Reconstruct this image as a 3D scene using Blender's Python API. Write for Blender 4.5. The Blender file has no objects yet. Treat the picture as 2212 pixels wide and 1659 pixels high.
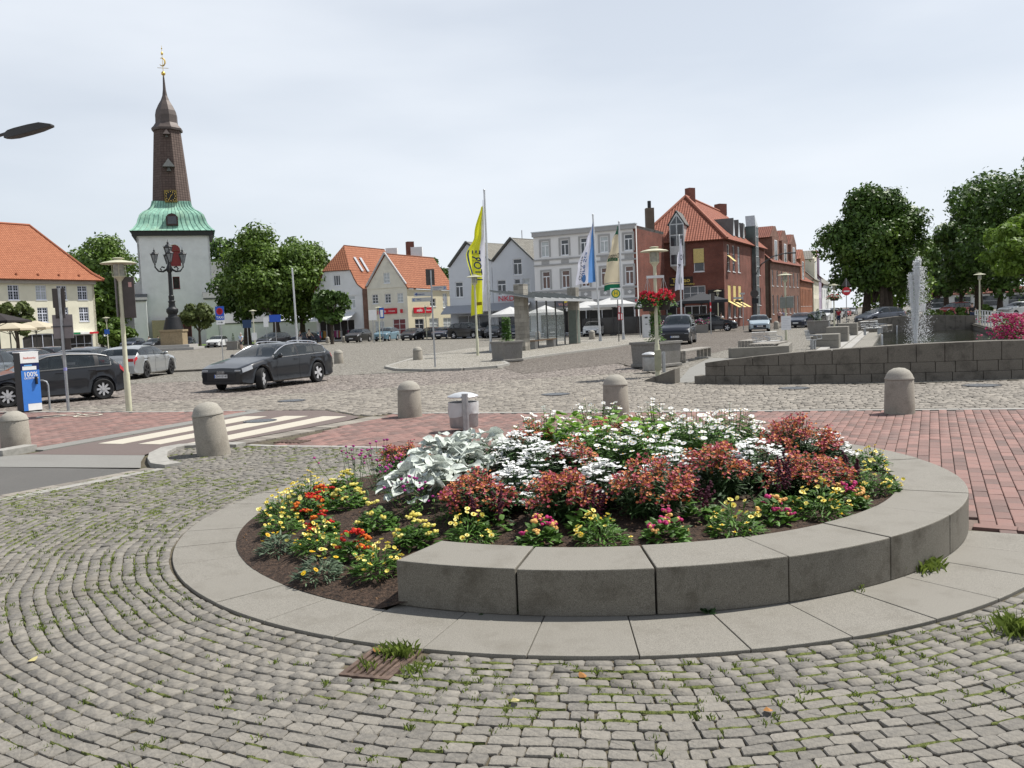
import bpy, math, random
import numpy as np
from mathutils import Vector, noise as mnoise
from mathutils.geometry import tessellate_polygon

# ---------------------------------------------------------------- camera, sky, sun, exposure
SC = bpy.context.scene
COL = SC.collection
random.seed(7)
RNG = np.random.default_rng(7)
EYE, FPX, PITCH, ROLL = 1.88, 875.0, 0.0727, -0.0415
_f = np.array([0, math.cos(PITCH), -math.sin(PITCH)])
_u0 = np.array([0, math.sin(PITCH), math.cos(PITCH)])
_r0 = np.array([1.0, 0, 0])
_rt = math.cos(ROLL) * _r0 + math.sin(ROLL) * _u0
_up = -math.sin(ROLL) * _r0 + math.cos(ROLL) * _u0
cam_d = bpy.data.cameras.new('camera')
cam = bpy.data.objects.new('camera', cam_d)
COL.objects.link(cam)
cam_d.sensor_width = 36.0
cam_d.lens = 36.0 * FPX / 1024.0
cam_d.clip_start = 0.1
cam_d.clip_end = 3000
from mathutils import Matrix
cam.matrix_world = Matrix(((_rt[0], _up[0], -_f[0], 0), (_rt[1], _up[1], -_f[1], 0), (_rt[2], _up[2], -_f[2], EYE), (0, 0, 0, 1)))
SC.camera = cam

SUN_EL, SUN_AZ = math.radians(58), math.radians(66)      # azimuth from +Y towards +X
world = bpy.data.worlds.new('World')
SC.world = world
world.use_nodes = True
_n, _l = world.node_tree.nodes, world.node_tree.links
_n.clear()
_out = _n.new('ShaderNodeOutputWorld')
_bg = _n.new('ShaderNodeBackground')
_bg.inputs['Strength'].default_value = 0.07
_sky = _n.new('ShaderNodeTexSky')
_sky.sky_type = 'NISHITA'
_sky.sun_disc = False
_sky.sun_elevation = SUN_EL
_sky.sun_rotation = SUN_AZ
_sky.air_density = 1.0
_sky.dust_density = 0.8
_sky.ozone_density = 1.6
_tc = _n.new('ShaderNodeTexCoord')
_mp = _n.new('ShaderNodeMapping')
_mp.inputs['Scale'].default_value = (0.8, 0.8, 3.2)
_mp.inputs['Location'].default_value = (1.55, 0.1, 0.35)
_nz = _n.new('ShaderNodeTexNoise')
_nz.inputs['Scale'].default_value = 1.3
_nz.inputs['Detail'].default_value = 6
_nz.inputs['Roughness'].default_value = 0.45
_rp = _n.new('ShaderNodeValToRGB')
_rp.color_ramp.elements[0].position = 0.36
_rp.color_ramp.elements[0].color = (0.66, 0.66, 0.66, 1)
_rp.color_ramp.elements[1].position = 0.56
_rp.color_ramp.elements[1].color = (0.97, 0.97, 0.97, 1)
_mx = _n.new('ShaderNodeMix')
_mx.data_type = 'RGBA'
_mx.inputs[7].default_value = (10.8, 11.4, 12.2, 1)
_l.new(_tc.outputs['Generated'], _mp.inputs[0])
_l.new(_mp.outputs[0], _nz.inputs['Vector'])
_l.new(_nz.outputs[0], _rp.inputs[0])
# the haze thins from the horizon towards the zenith
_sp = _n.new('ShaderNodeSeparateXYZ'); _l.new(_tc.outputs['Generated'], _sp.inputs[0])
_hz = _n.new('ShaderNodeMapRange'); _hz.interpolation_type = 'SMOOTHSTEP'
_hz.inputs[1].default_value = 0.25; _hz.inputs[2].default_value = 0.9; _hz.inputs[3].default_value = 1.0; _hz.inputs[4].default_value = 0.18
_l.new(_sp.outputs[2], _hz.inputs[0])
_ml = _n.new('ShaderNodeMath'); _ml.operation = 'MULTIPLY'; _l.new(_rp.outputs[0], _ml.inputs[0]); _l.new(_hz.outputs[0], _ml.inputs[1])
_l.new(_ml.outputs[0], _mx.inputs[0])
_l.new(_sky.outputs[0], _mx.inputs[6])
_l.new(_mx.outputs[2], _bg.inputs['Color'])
_l.new(_bg.outputs[0], _out.inputs[0])

sun_d = bpy.data.lights.new('sun', 'SUN')
sun_d.energy = 5.0
sun_d.angle = math.radians(0.55)
sun_d.color = (1.0, 0.965, 0.9)
sun = bpy.data.objects.new('sun', sun_d)
COL.objects.link(sun)
_sv = Vector((math.sin(SUN_AZ) * math.cos(SUN_EL), math.cos(SUN_AZ) * math.cos(SUN_EL), math.sin(SUN_EL)))
sun.rotation_euler = _sv.to_track_quat('Z', 'Y').to_euler()
sun.location = (40, 20, 60)

VS = SC.view_settings
VS.view_transform = 'Standard'
VS.look = 'None'
VS.exposure = 0.3
VS.gamma = 1.0
VS.use_curve_mapping = False
SC.render.engine = 'CYCLES'
SC.cycles.max_bounces = 8
SC.cycles.transparent_max_bounces = 12
SC.cycles.use_denoising = True

# ---------------------------------------------------------------- survey helpers
def ray(x, y):
    return ((x / 2.16 - 512) * _rt - (y / 2.16 - 384) * _up) / FPX + _f
def gp(x, y, z=0.0):
    """ground point surveyed from the photograph (2212 px wide view), on the level z"""
    d = ray(x, y); t = (z - EYE) / d[2]
    return (d[0] * t, d[1] * t, z)
def pd(x, D, z=0.0):
    """ground point at distance D whose foot stands in column x of the view"""
    v = np.array([0, D, -EYE]); k = (x / 2.16 - 512) / FPX
    X = (k * (v @ _f) - v @ _rt) / (_rt[0] - k * _f[0])
    return (X, D, z)
def proj(p):
    v = np.asarray(p, float) - np.array([0, 0, EYE])
    w = v @ _f
    return 512 + FPX * (v @ _rt) / w, 384 - FPX * (v @ _up) / w, w

# ---------------------------------------------------------------- texts (all made while the scene is small)
TEXTS = {}
def make_texts(strings):
    obs = []
    for s in strings:
        c = bpy.data.curves.new('t', 'FONT'); c.body = s; c.align_x = 'CENTER'; c.align_y = 'CENTER'; c.size = 1.0
        c.extrude = 0.004; c.offset = 0.012; c.resolution_u = 3
        o = bpy.data.objects.new('t', c); COL.objects.link(o); obs.append((s, o))
    dg = bpy.context.evaluated_depsgraph_get(); dg.update()
    for s, o in obs:
        me = bpy.data.meshes.new_from_object(o.evaluated_get(dg))
        TEXTS[s] = ([tuple(v.co) for v in me.vertices], [list(p.vertices) for p in me.polygons])
        bpy.data.meshes.remove(me)
    for s, o in obs:
        c = o.data; bpy.data.objects.remove(o); bpy.data.curves.remove(c)
make_texts(['100%', 'ÖKOSTROM', 'Stadtwerke', 'TAXI', 'H', 'NKD', 'amplifon', 'Die Hörexperten', 'Tobao', 'FINE TASTE', 'URBAN CUISINE', 'WALZER',
            'Eure Sta', 'Glücksta', 'Dithmarsch', 'PILSENER', 'L', 'O', 'R', 'E', 'T', 'OHV EF 40', 'HK KJ 1102', 'IZ AR 80', 'PI 8083', 'IZ M 2', 'Museum', 'WC', 'P'])

# ---------------------------------------------------------------- materials
MATS = {}
def M(name, col, rough=0.75, metal=0.0, var=0.12, scale=5.0, bump=0.0, bscale=60.0, col2=None, island=0.0, spec=0.35,
      emit=0.0, detail=4, blotch=0.0, blotch_col=(0.05, 0.045, 0.04), bl_scale=1.2, coat=0.0, transl=0.0, bdist=0.01):
    if name in MATS: return MATS[name]
    m = bpy.data.materials.new(name); m.use_nodes = True; MATS[name] = m
    n, l = m.node_tree.nodes, m.node_tree.links
    b = n['Principled BSDF']
    b.inputs['Roughness'].default_value = rough; b.inputs['Metallic'].default_value = metal
    b.inputs['Specular IOR Level'].default_value = spec
    b.inputs['Coat Weight'].default_value = coat; b.inputs['Coat Roughness'].default_value = 0.04
    tc = n.new('ShaderNodeTexCoord')
    nz = n.new('ShaderNodeTexNoise'); nz.inputs['Scale'].default_value = scale; nz.inputs['Detail'].default_value = detail
    l.new(tc.outputs['Object'], nz.inputs['Vector'])
    mx = n.new('ShaderNodeMix'); mx.data_type = 'RGBA'
    a = [max(0, c * (1 - var)) for c in col[:3]]; bb = [min(1, c * (1 + var)) for c in (col2 or col)[:3]]
    mx.inputs[6].default_value = (*a, 1); mx.inputs[7].default_value = (*bb, 1)
    rp = n.new('ShaderNodeMapRange'); rp.inputs[1].default_value = 0.3; rp.inputs[2].default_value = 0.7
    l.new(nz.outputs[0], rp.inputs[0]); fac = rp.outputs[0]
    if island:
        g = n.new('ShaderNodeNewGeometry'); oi = n.new('ShaderNodeObjectInfo')
        ad = n.new('ShaderNodeMath'); ad.operation = 'ADD'; fr = n.new('ShaderNodeMath'); fr.operation = 'FRACT'
        l.new(g.outputs['Random Per Island'], ad.inputs[0]); l.new(oi.outputs['Random'], ad.inputs[1]); l.new(ad.outputs[0], fr.inputs[0])
        m2 = n.new('ShaderNodeMix'); m2.data_type = 'FLOAT'; m2.inputs[0].default_value = island
        l.new(fac, m2.inputs[2]); l.new(fr.outputs[0], m2.inputs[3]); fac = m2.outputs[0]
    l.new(fac, mx.inputs[0]); cout = mx.outputs[2]
    if blotch:
        n2 = n.new('ShaderNodeTexNoise'); n2.inputs['Scale'].default_value = bl_scale; n2.inputs['Detail'].default_value = 7; n2.inputs['Roughness'].default_value = 0.65
        l.new(tc.outputs['Object'], n2.inputs['Vector'])
        r2 = n.new('ShaderNodeMapRange'); r2.inputs[1].default_value = 0.5; r2.inputs[2].default_value = 0.75; r2.inputs[4].default_value = blotch
        l.new(n2.outputs[0], r2.inputs[0])
        m3 = n.new('ShaderNodeMix'); m3.data_type = 'RGBA'; m3.inputs[7].default_value = (*blotch_col, 1)
        l.new(r2.outputs[0], m3.inputs[0]); l.new(cout, m3.inputs[6]); cout = m3.outputs[2]
    l.new(cout, b.inputs['Base Color'])
    if emit:
        b.inputs['Emission Color'].default_value = (*col[:3], 1); b.inputs['Emission Strength'].default_value = emit
    if bump:
        nb = n.new('ShaderNodeTexNoise'); nb.inputs['Scale'].default_value = bscale; nb.inputs['Detail'].default_value = 5
        l.new(tc.outputs['Object'], nb.inputs['Vector'])
        bp = n.new('ShaderNodeBump'); bp.inputs['Strength'].default_value = bump; bp.inputs['Distance'].default_value = bdist
        l.new(nb.outputs[0], bp.inputs['Height']); l.new(bp.outputs[0], b.inputs['Normal'])
    if transl:
        tr = n.new('ShaderNodeBsdfTranslucent'); l.new(cout, tr.inputs[0])
        ms = n.new('ShaderNodeMixShader'); ms.inputs[0].default_value = transl
        l.new(b.outputs[0], ms.inputs[1]); l.new(tr.outputs[0], ms.inputs[2]); l.new(ms.outputs[0], n['Material Output'].inputs[0])
    return m

def nodes_of(name):
    m = bpy.data.materials.new(name); m.use_nodes = True; MATS[name] = m
    return m, m.node_tree.nodes, m.node_tree.links, m.node_tree.nodes['Principled BSDF']

def math_node(n, l, op, a, b=None):
    k = n.new('ShaderNodeMath'); k.operation = op
    for i, v in enumerate((a, b)):
        if v is None: continue
        if isinstance(v, (int, float)): k.inputs[i].default_value = v
        else: l.new(v, k.inputs[i])
    return k.outputs[0]

def tile_mat(name, col, col2, tu=0.24, tv=0.33, dark=0.55, depth=0.05):
    """clay tiles on a UV in metres: rows across v, rolls across u"""
    m, n, l, b = nodes_of(name)
    b.inputs['Roughness'].default_value = 0.8; b.inputs['Specular IOR Level'].default_value = 0.25
    uv = n.new('ShaderNodeUVMap'); sp = n.new('ShaderNodeSeparateXYZ'); l.new(uv.outputs[0], sp.inputs[0])
    u = math_node(n, l, 'DIVIDE', sp.outputs[0], tu); v = math_node(n, l, 'DIVIDE', sp.outputs[1], tv)
    fu = math_node(n, l, 'FRACT', u); fv = math_node(n, l, 'FRACT', v)
    su = math_node(n, l, 'SINE', math_node(n, l, 'MULTIPLY', u, 2 * math.pi))
    h = math_node(n, l, 'ADD', math_node(n, l, 'MULTIPLY', su, 0.5), math_node(n, l, 'MULTIPLY', fv, -1.0))
    iu = math_node(n, l, 'FLOOR', u); iv = math_node(n, l, 'FLOOR', v)
    cb = n.new('ShaderNodeCombineXYZ'); l.new(iu, cb.inputs[0]); l.new(iv, cb.inputs[1])
    wn = n.new('ShaderNodeTexWhiteNoise'); wn.noise_dimensions = '2D'; l.new(cb.outputs[0], wn.inputs['Vector'])
    nz = n.new('ShaderNodeTexNoise'); nz.inputs['Scale'].default_value = 0.35; nz.inputs['Detail'].default_value = 5; l.new(uv.outputs[0], nz.inputs['Vector'])
    mixf = math_node(n, l, 'ADD', math_node(n, l, 'MULTIPLY', wn.outputs[0], 0.55), math_node(n, l, 'MULTIPLY', nz.outputs[0], 0.5))
    mx = n.new('ShaderNodeMix'); mx.data_type = 'RGBA'; mx.inputs[6].default_value = (*col, 1); mx.inputs[7].default_value = (*col2, 1)
    l.new(mixf, mx.inputs[0])
    gap = math_node(n, l, 'MAXIMUM', math_node(n, l, 'LESS_THAN', fv, 0.13), math_node(n, l, 'LESS_THAN', fu, 0.12))
    mg = n.new('ShaderNodeMix'); mg.data_type = 'RGBA'; mg.inputs[7].default_value = (*[c * (1 - dark) for c in col], 1)
    l.new(math_node(n, l, 'MULTIPLY', gap, 0.75), mg.inputs[0]); l.new(mx.outputs[2], mg.inputs[6])
    l.new(mg.outputs[2], b.inputs['Base Color'])
    bp = n.new('ShaderNodeBump'); bp.inputs['Strength'].default_value = 0.9; bp.inputs['Distance'].default_value = depth
    l.new(h, bp.inputs['Height']); l.new(bp.outputs[0], b.inputs['Normal'])
    return m

def brick_mat(name, c1, c2, mortar, bw=0.24, bh=0.075, msize=0.012):
    """brickwork on a wall whose own frame has X along the wall and Z up"""
    m, n, l, b = nodes_of(name)
    b.inputs['Roughness'].default_value = 0.85; b.inputs['Specular IOR Level'].default_value = 0.2
    tc = n.new('ShaderNodeTexCoord'); sp = n.new('ShaderNodeSeparateXYZ'); l.new(tc.outputs['Object'], sp.inputs[0])
    cb = n.new('ShaderNodeCombineXYZ'); l.new(math_node(n, l, 'ADD', sp.outputs[0], sp.outputs[1]), cb.inputs[0]); l.new(sp.outputs[2], cb.inputs[1])
    br = n.new('ShaderNodeTexBrick'); l.new(cb.outputs[0], br.inputs['Vector'])
    br.inputs['Scale'].default_value = 1.0; br.inputs['Brick Width'].default_value = bw; br.inputs['Row Height'].default_value = bh
    br.inputs['Mortar Size'].default_value = msize; br.inputs['Color1'].default_value = (*c1, 1); br.inputs['Color2'].default_value = (*c2, 1)
    br.inputs['Mortar'].default_value = (*mortar, 1); br.inputs['Bias'].default_value = -0.1
    nz = n.new('ShaderNodeTexNoise'); nz.inputs['Scale'].default_value = 0.7; nz.inputs['Detail'].default_value = 6; l.new(tc.outputs['Object'], nz.inputs['Vector'])
    hs = n.new('ShaderNodeHueSaturation'); l.new(br.outputs['Color'], hs.inputs['Color'])
    mr = n.new('ShaderNodeMapRange'); mr.inputs[1].default_value = 0.3; mr.inputs[2].default_value = 0.7; mr.inputs[3].default_value = 0.75; mr.inputs[4].default_value = 1.25
    l.new(nz.outputs[0], mr.inputs[0]); l.new(mr.outputs[0], hs.inputs['Value'])
    l.new(hs.outputs[0], b.inputs['Base Color'])
    bp = n.new('ShaderNodeBump'); bp.inputs['Strength'].default_value = 0.5; bp.inputs['Distance'].default_value = 0.01; bp.invert = True
    l.new(br.outputs['Fac'], bp.inputs['Height']); l.new(bp.outputs[0], b.inputs['Normal'])
    return m

def sett_mat(name, c1, c2, joint, size=0.17, moss=0.25):
    """distant stone setts: cells with dark joints, colour varying by stone and by area"""
    m, n, l, b = nodes_of(name)
    b.inputs['Roughness'].default_value = 0.85; b.inputs['Specular IOR Level'].default_value = 0.25
    tc = n.new('ShaderNodeTexCoord'); mp = n.new('ShaderNodeMapping'); l.new(tc.outputs['Object'], mp.inputs[0])
    mp.inputs['Scale'].default_value = (1 / size, 1.15 / size, 1 / size); mp.inputs['Rotation'].default_value = (0, 0, 0.3)
    vo = n.new('ShaderNodeTexVoronoi'); vo.inputs['Randomness'].default_value = 0.8; vo.inputs['Scale'].default_value = 1.0; l.new(mp.outputs[0], vo.inputs['Vector'])
    ve = n.new('ShaderNodeTexVoronoi'); ve.feature = 'DISTANCE_TO_EDGE'; ve.inputs['Randomness'].default_value = 0.8; ve.inputs['Scale'].default_value = 1.0; l.new(mp.outputs[0], ve.inputs['Vector'])
    sp = n.new('ShaderNodeSeparateColor'); l.new(vo.outputs['Color'], sp.inputs[0])
    nz = n.new('ShaderNodeTexNoise'); nz.inputs['Scale'].default_value = 0.22; nz.inputs['Detail'].default_value = 7; l.new(tc.outputs['Object'], nz.inputs['Vector'])
    f = math_node(n, l, 'ADD', math_node(n, l, 'MULTIPLY', sp.outputs[0], 0.6), math_node(n, l, 'MULTIPLY', nz.outputs[0], 0.5))
    mx = n.new('ShaderNodeMix'); mx.data_type = 'RGBA'; mx.inputs[6].default_value = (*c1, 1); mx.inputs[7].default_value = (*c2, 1); l.new(f, mx.inputs[0])
    mr = n.new('ShaderNodeMapRange'); mr.inputs[1].default_value = 0.03; mr.inputs[2].default_value = 0.12; l.new(ve.outputs['Distance'], mr.inputs[0])
    mj = n.new('ShaderNodeMix'); mj.data_type = 'RGBA'; mj.inputs[6].default_value = (*joint, 1); l.new(mr.outputs[0], mj.inputs[0]); l.new(mx.outputs[2], mj.inputs[7])
    l.new(mj.outputs[2], b.inputs['Base Color'])
    bp = n.new('ShaderNodeBump'); bp.inputs['Strength'].default_value = 0.8; bp.inputs['Distance'].default_value = 0.02
    l.new(mr.outputs[0], bp.inputs['Height']); l.new(bp.outputs[0], b.inputs['Normal'])
    return m

# ---------------------------------------------------------------- mesh builder
class MB:
    def __init__(s): s.v, s.f, s.uv = [], [], {}
    def add(s, vs, fs):
        o = len(s.v); s.v += [tuple(map(float, p)) for p in vs]; s.f += [[i + o for i in f] for f in fs]; return s
    def quad(s, *p, uv=None):
        if uv: s.uv[len(s.f)] = uv
        return s.add(p, [list(range(len(p)))])
    def bx(s, x0, y0, z0, x1, y1, z1):
        return s.add([(x0, y0, z0), (x1, y0, z0), (x1, y1, z0), (x0, y1, z0), (x0, y0, z1), (x1, y0, z1), (x1, y1, z1), (x0, y1, z1)],
                     [[3, 2, 1, 0], [4, 5, 6, 7], [0, 1, 5, 4], [1, 2, 6, 5], [2, 3, 7, 6], [3, 0, 4, 7]])
    def box(s, c, d, rz=0.0, tp=1.0):
        x, y, z = d[0] / 2, d[1] / 2, d[2] / 2; ca, sa = math.cos(rz), math.sin(rz); vs = []
        for k, zz in ((1, -z), (tp, z)):
            for a, b in ((-1, -1), (1, -1), (1, 1), (-1, 1)):
                px, py = a * x * k, b * y * k
                vs.append((c[0] + px * ca - py * sa, c[1] + px * sa + py * ca, c[2] + zz))
        return s.add(vs, [[3, 2, 1, 0], [4, 5, 6, 7], [0, 1, 5, 4], [1, 2, 6, 5], [2, 3, 7, 6], [3, 0, 4, 7]])
    def tube(s, path, r, n=8, caps=True):
        P = [Vector(p) for p in path]; R = r if isinstance(r, (list, tuple)) else [r] * len(P)
        vs, fs = [], []
        for i, p in enumerate(P):
            d = (P[min(i + 1, len(P) - 1)] - P[max(i - 1, 0)]).normalized()
            a = d.cross(Vector((0, 0, 1)) if abs(d.z) < 0.9 else Vector((1, 0, 0))).normalized(); b = d.cross(a)
            for k in range(n):
                t = 2 * math.pi * k / n; vs.append(p + (a * math.cos(t) + b * math.sin(t)) * R[i])
        for i in range(len(P) - 1):
            for k in range(n):
                fs.append([i * n + k, i * n + (k + 1) % n, (i + 1) * n + (k + 1) % n, (i + 1) * n + k])
        if caps: fs.append(list(range(n))[::-1]); fs.append([(len(P) - 1) * n + k for k in range(n)])
        return s.add(vs, fs)
    def cyl(s, p0, p1, r0, r1=None, n=10): return s.tube([p0, p1], [r0, r0 if r1 is None else r1], n)
    def lathe(s, prof, n=16, c=(0, 0, 0), rot=0.0, axis='z', caps=True):
        vs, fs = [], []
        for r, z in prof:
            for k in range(n):
                t = 2 * math.pi * k / n + rot
                q = (r * math.cos(t), r * math.sin(t), z) if axis == 'z' else (r * math.cos(t), z, r * math.sin(t))
                vs.append((c[0] + q[0], c[1] + q[1], c[2] + q[2]))
        for i in range(len(prof) - 1):
            for k in range(n):
                q = [i * n + k, i * n + (k + 1) % n, (i + 1) * n + (k + 1) % n, (i + 1) * n + k]
                fs.append(q if axis == 'z' else q[::-1])
        if caps and prof[0][0] > 1e-4: fs.append(list(range(n))[::-1] if axis == 'z' else list(range(n)))
        if caps and prof[-1][0] > 1e-4:
            q = [(len(prof) - 1) * n + k for k in range(n)]; fs.append(q if axis == 'z' else q[::-1])
        return s.add(vs, fs)
    def ball(s, c, r, n=10, m=6):
        rx, ry, rz = r if isinstance(r, (tuple, list)) else (r, r, r); vs, fs = [], []
        for i in range(m + 1):
            a = math.pi * i / m
            for k in range(n):
                t = 2 * math.pi * k / n
                vs.append((c[0] + rx * math.sin(a) * math.cos(t), c[1] + ry * math.sin(a) * math.sin(t), c[2] - rz * math.cos(a)))
        for i in range(m):
            for k in range(n): fs.append([i * n + k, i * n + (k + 1) % n, (i + 1) * n + (k + 1) % n, (i + 1) * n + k])
        return s.add(vs, fs)
    def prism(s, pts, z0, z1):
        n = len(pts); z0 = z0 if isinstance(z0, (list, tuple)) else [z0] * n; z1 = z1 if isinstance(z1, (list, tuple)) else [z1] * n
        vs = [(p[0], p[1], a) for p, a in zip(pts, z0)] + [(p[0], p[1], a) for p, a in zip(pts, z1)]
        fs = [[i, (i + 1) % n, n + (i + 1) % n, n + i] for i in range(n)]
        fs += [list(range(n))[::-1], [n + i for i in range(n)]]
        return s.add(vs, fs)
    def extr(s, pts, vec):
        n = len(pts); q = [Vector(p) + Vector(vec) for p in pts]
        return s.add([tuple(p) for p in pts] + [tuple(p) for p in q], [[i, (i + 1) % n, n + (i + 1) % n, n + i] for i in range(n)] + [list(range(n))[::-1], [n + i for i in range(n)]])
    def poly(s, outer, holes, y=0.0):
        """face in the local XZ plane with holes, seen from -y"""
        loops = [outer] + holes; flat = [p for lp in loops for p in lp]
        tr = tessellate_polygon([[Vector((p[0], p[1], 0)) for p in lp] for lp in loops])
        fs = []
        for t in tr:
            a, b, c = (flat[i] for i in t)
            fs.append(list(t) if (b[0] - a[0]) * (c[1] - a[1]) - (b[1] - a[1]) * (c[0] - a[0]) > 0 else list(t)[::-1])
        return s.add([(p[0], y, p[1]) for p in flat], fs)
    def text(s, string, c, size, right=(1, 0, 0), up=(0, 0, 1), mirror=False, wscale=1.0):
        v, f = TEXTS[string]; R, U = Vector(right), Vector(up); Nn = R.cross(U); k = -1 if mirror else 1
        vs = [Vector(c) + R * (p[0] * size * wscale * k) + U * (p[1] * size) + Nn * p[2] * size for p in v]
        return s.add(vs, [q[::-1] for q in f] if mirror else f)
    def build(s, name, mat, parent=None, smooth=False, bevel=0.0, loc=None, rz=0.0):
        me = bpy.data.meshes.new(name); me.from_pydata(s.v, [], s.f)
        if s.uv:
            lay = me.uv_layers.new(name='UVMap')
            for fi, q in s.uv.items():
                for li, c in zip(me.polygons[fi].loop_indices, q): lay.data[li].uv = c
        return link(name, me, mat, parent, smooth, bevel, loc, rz)

def link(name, me, mat, parent=None, smooth=False, bevel=0.0, loc=None, rz=0.0):
    if mat is not None: me.materials.append(mat)
    if smooth:
        me.polygons.foreach_set('use_smooth', [True] * len(me.polygons))
        if smooth != 'full': me.set_sharp_from_angle(angle=math.radians(38))
    o = bpy.data.objects.new(name, me); COL.objects.link(o)
    if parent is not None: o.parent = parent
    if loc is not None: o.location = loc
    if rz: o.rotation_euler = (0, 0, rz)
    if bevel:
        b = o.modifiers.new('bevel', 'BEVEL'); b.width = bevel; b.segments = 2; b.limit_method = 'ANGLE'
    return o

def np_mesh(name, V, F, mat, parent=None, smooth=False, loc=None, rz=0.0):
    V = np.asarray(V, np.float32); F = np.asarray(F, np.int32); k = F.shape[1]
    me = bpy.data.meshes.new(name); me.vertices.add(len(V)); me.vertices.foreach_set('co', V.ravel())
    me.loops.add(F.size); me.loops.foreach_set('vertex_index', F.ravel())
    me.polygons.add(len(F)); me.polygons.foreach_set('loop_start', np.arange(0, F.size, k, dtype=np.int32))
    me.update(calc_edges=True)
    return link(name, me, mat, parent, smooth, 0, loc, rz)

USED = {}
def thing(name, label, cat, loc=(0, 0, 0), rz=0.0, group=None):
    o = bpy.data.objects.new(name, None); COL.objects.link(o); o.empty_display_size = 0.2
    o.location = loc; o.rotation_euler = (0, 0, rz); return tag(o, label, cat, group)
def tag(o, label=None, cat=None, group=None, kind=None):
    if label: o['label'] = label
    if cat: o['category'] = cat
    if group: o['group'] = group
    if kind: o['kind'] = kind
    return o
def inpoly(P, poly):
    x, y = P[:, 0], P[:, 1]; r = np.zeros(len(P), bool); n = len(poly)
    for i in range(n):
        x0, y0 = poly[i][:2]; x1, y1 = poly[(i + 1) % n][:2]
        c = ((y0 > y) != (y1 > y)); r ^= c & (x < (x1 - x0) * (y - y0) / ((y1 - y0) if y1 != y0 else 1e-9) + x0)
    return r
def sheet(name, pts, z, mat, kind='structure', parent=None, holes=()):
    mb = MB(); loops = [list(pts)] + [list(h) for h in holes]; flat = [p for lp in loops for p in lp]
    tr = tessellate_polygon([[Vector((p[0], p[1], 0)) for p in lp] for lp in loops]); fs = []
    for t in tr:
        a, b, c = (flat[i] for i in t)
        fs.append(list(t) if (b[0] - a[0]) * (c[1] - a[1]) - (b[1] - a[1]) * (c[0] - a[0]) > 0 else list(t)[::-1])
    mb.add([(p[0], p[1], z) for p in flat], fs)
    o = mb.build(name, mat, parent)
    if kind: o['kind'] = kind
    return o

# palette
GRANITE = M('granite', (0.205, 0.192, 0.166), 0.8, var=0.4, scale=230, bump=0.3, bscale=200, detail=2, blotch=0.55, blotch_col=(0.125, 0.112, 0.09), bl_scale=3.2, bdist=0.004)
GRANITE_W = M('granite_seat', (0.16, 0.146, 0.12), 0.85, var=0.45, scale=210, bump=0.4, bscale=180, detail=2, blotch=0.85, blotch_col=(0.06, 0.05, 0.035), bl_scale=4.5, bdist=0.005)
GRANITE_D = M('granite_weathered', (0.14, 0.126, 0.106), 0.85, var=0.25, scale=60, bump=0.3, bscale=120, detail=4, blotch=0.85, blotch_col=(0.035, 0.031, 0.026), bl_scale=2.6, bdist=0.006)
CONC = M('concrete', (0.33, 0.32, 0.3), 0.85, var=0.12, scale=20, bump=0.2, bscale=70, blotch=0.4, blotch_col=(0.16, 0.15, 0.135), bl_scale=2.0)
KERB = M('kerb_stone', (0.3, 0.29, 0.265), 0.85, var=0.15, scale=14, bump=0.2, bscale=90, blotch=0.3, blotch_col=(0.2, 0.19, 0.17))
SETT = M('sett', (0.128, 0.12, 0.108), 0.8, var=0.16, scale=30, bump=0.8, bscale=55, col2=(0.215, 0.198, 0.17), island=0.5, blotch=0.5, blotch_col=(0.13, 0.112, 0.082), bl_scale=1.3, bdist=0.008)
SETT_STREET = M('street_sett', (0.155, 0.138, 0.118), 0.8, var=0.2, scale=20, bump=0.6, bscale=50, col2=(0.255, 0.23, 0.195), island=0.75, bdist=0.008)
SETT_ROAD = M('road_sett', (0.125, 0.105, 0.09), 0.7, var=0.2, scale=20, bump=0.6, bscale=50, col2=(0.23, 0.2, 0.175), island=0.75, bdist=0.008)
JOINT = M('joint_sand', (0.09, 0.075, 0.05), 0.95, var=0.4, scale=16, bump=0.6, bscale=90, blotch=0.8, blotch_col=(0.06, 0.085, 0.02), bl_scale=1.5)
CLINKER = M('clinker', (0.145, 0.098, 0.086), 0.8, var=0.15, scale=30, bump=0.3, bscale=90, col2=(0.235, 0.132, 0.112), island=0.8, blotch=0.35, blotch_col=(0.19, 0.165, 0.155), bl_scale=1.4)
BR_JOINT = M('brick_joint', (0.17, 0.13, 0.11), 0.95, var=0.2, scale=20)
ASPH = M('asphalt', (0.1, 0.096, 0.09), 0.85, var=0.18, scale=120, bump=0.4, bscale=200, blotch=0.3, blotch_col=(0.15, 0.14, 0.13), bl_scale=0.8)
ASPH_RED = M('asphalt_reddish', (0.135, 0.105, 0.095), 0.85, var=0.15, scale=120, bump=0.4, bscale=200, blotch=0.3, blotch_col=(0.17, 0.15, 0.14), bl_scale=0.8)
ASPH_L = M('asphalt_light', (0.21, 0.205, 0.19), 0.85, var=0.15, scale=120, bump=0.4, bscale=200, blotch=0.3, blotch_col=(0.14, 0.13, 0.12), bl_scale=0.9)
PAINT = M('road_paint', (0.46, 0.425, 0.35), 0.7, var=0.06, scale=30, blotch=0.3, blotch_col=(0.45, 0.42, 0.37), bl_scale=3)
SOIL = M('soil', (0.026, 0.016, 0.011), 0.95, var=0.5, scale=30, bump=1.0, bscale=60, col2=(0.058, 0.036, 0.024), bdist=0.03)
WHITE = M('white_paint', (0.8, 0.8, 0.79), 0.5, var=0.04)
WIN_W = M('window_white', (0.76, 0.77, 0.78), 0.5, var=0.04)
BLACK = M('black_plastic', (0.02, 0.02, 0.022), 0.5, var=0.1)
DARK = M('dark_interior', (0.03, 0.027, 0.025), 0.8, var=0.3, scale=2)
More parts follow.
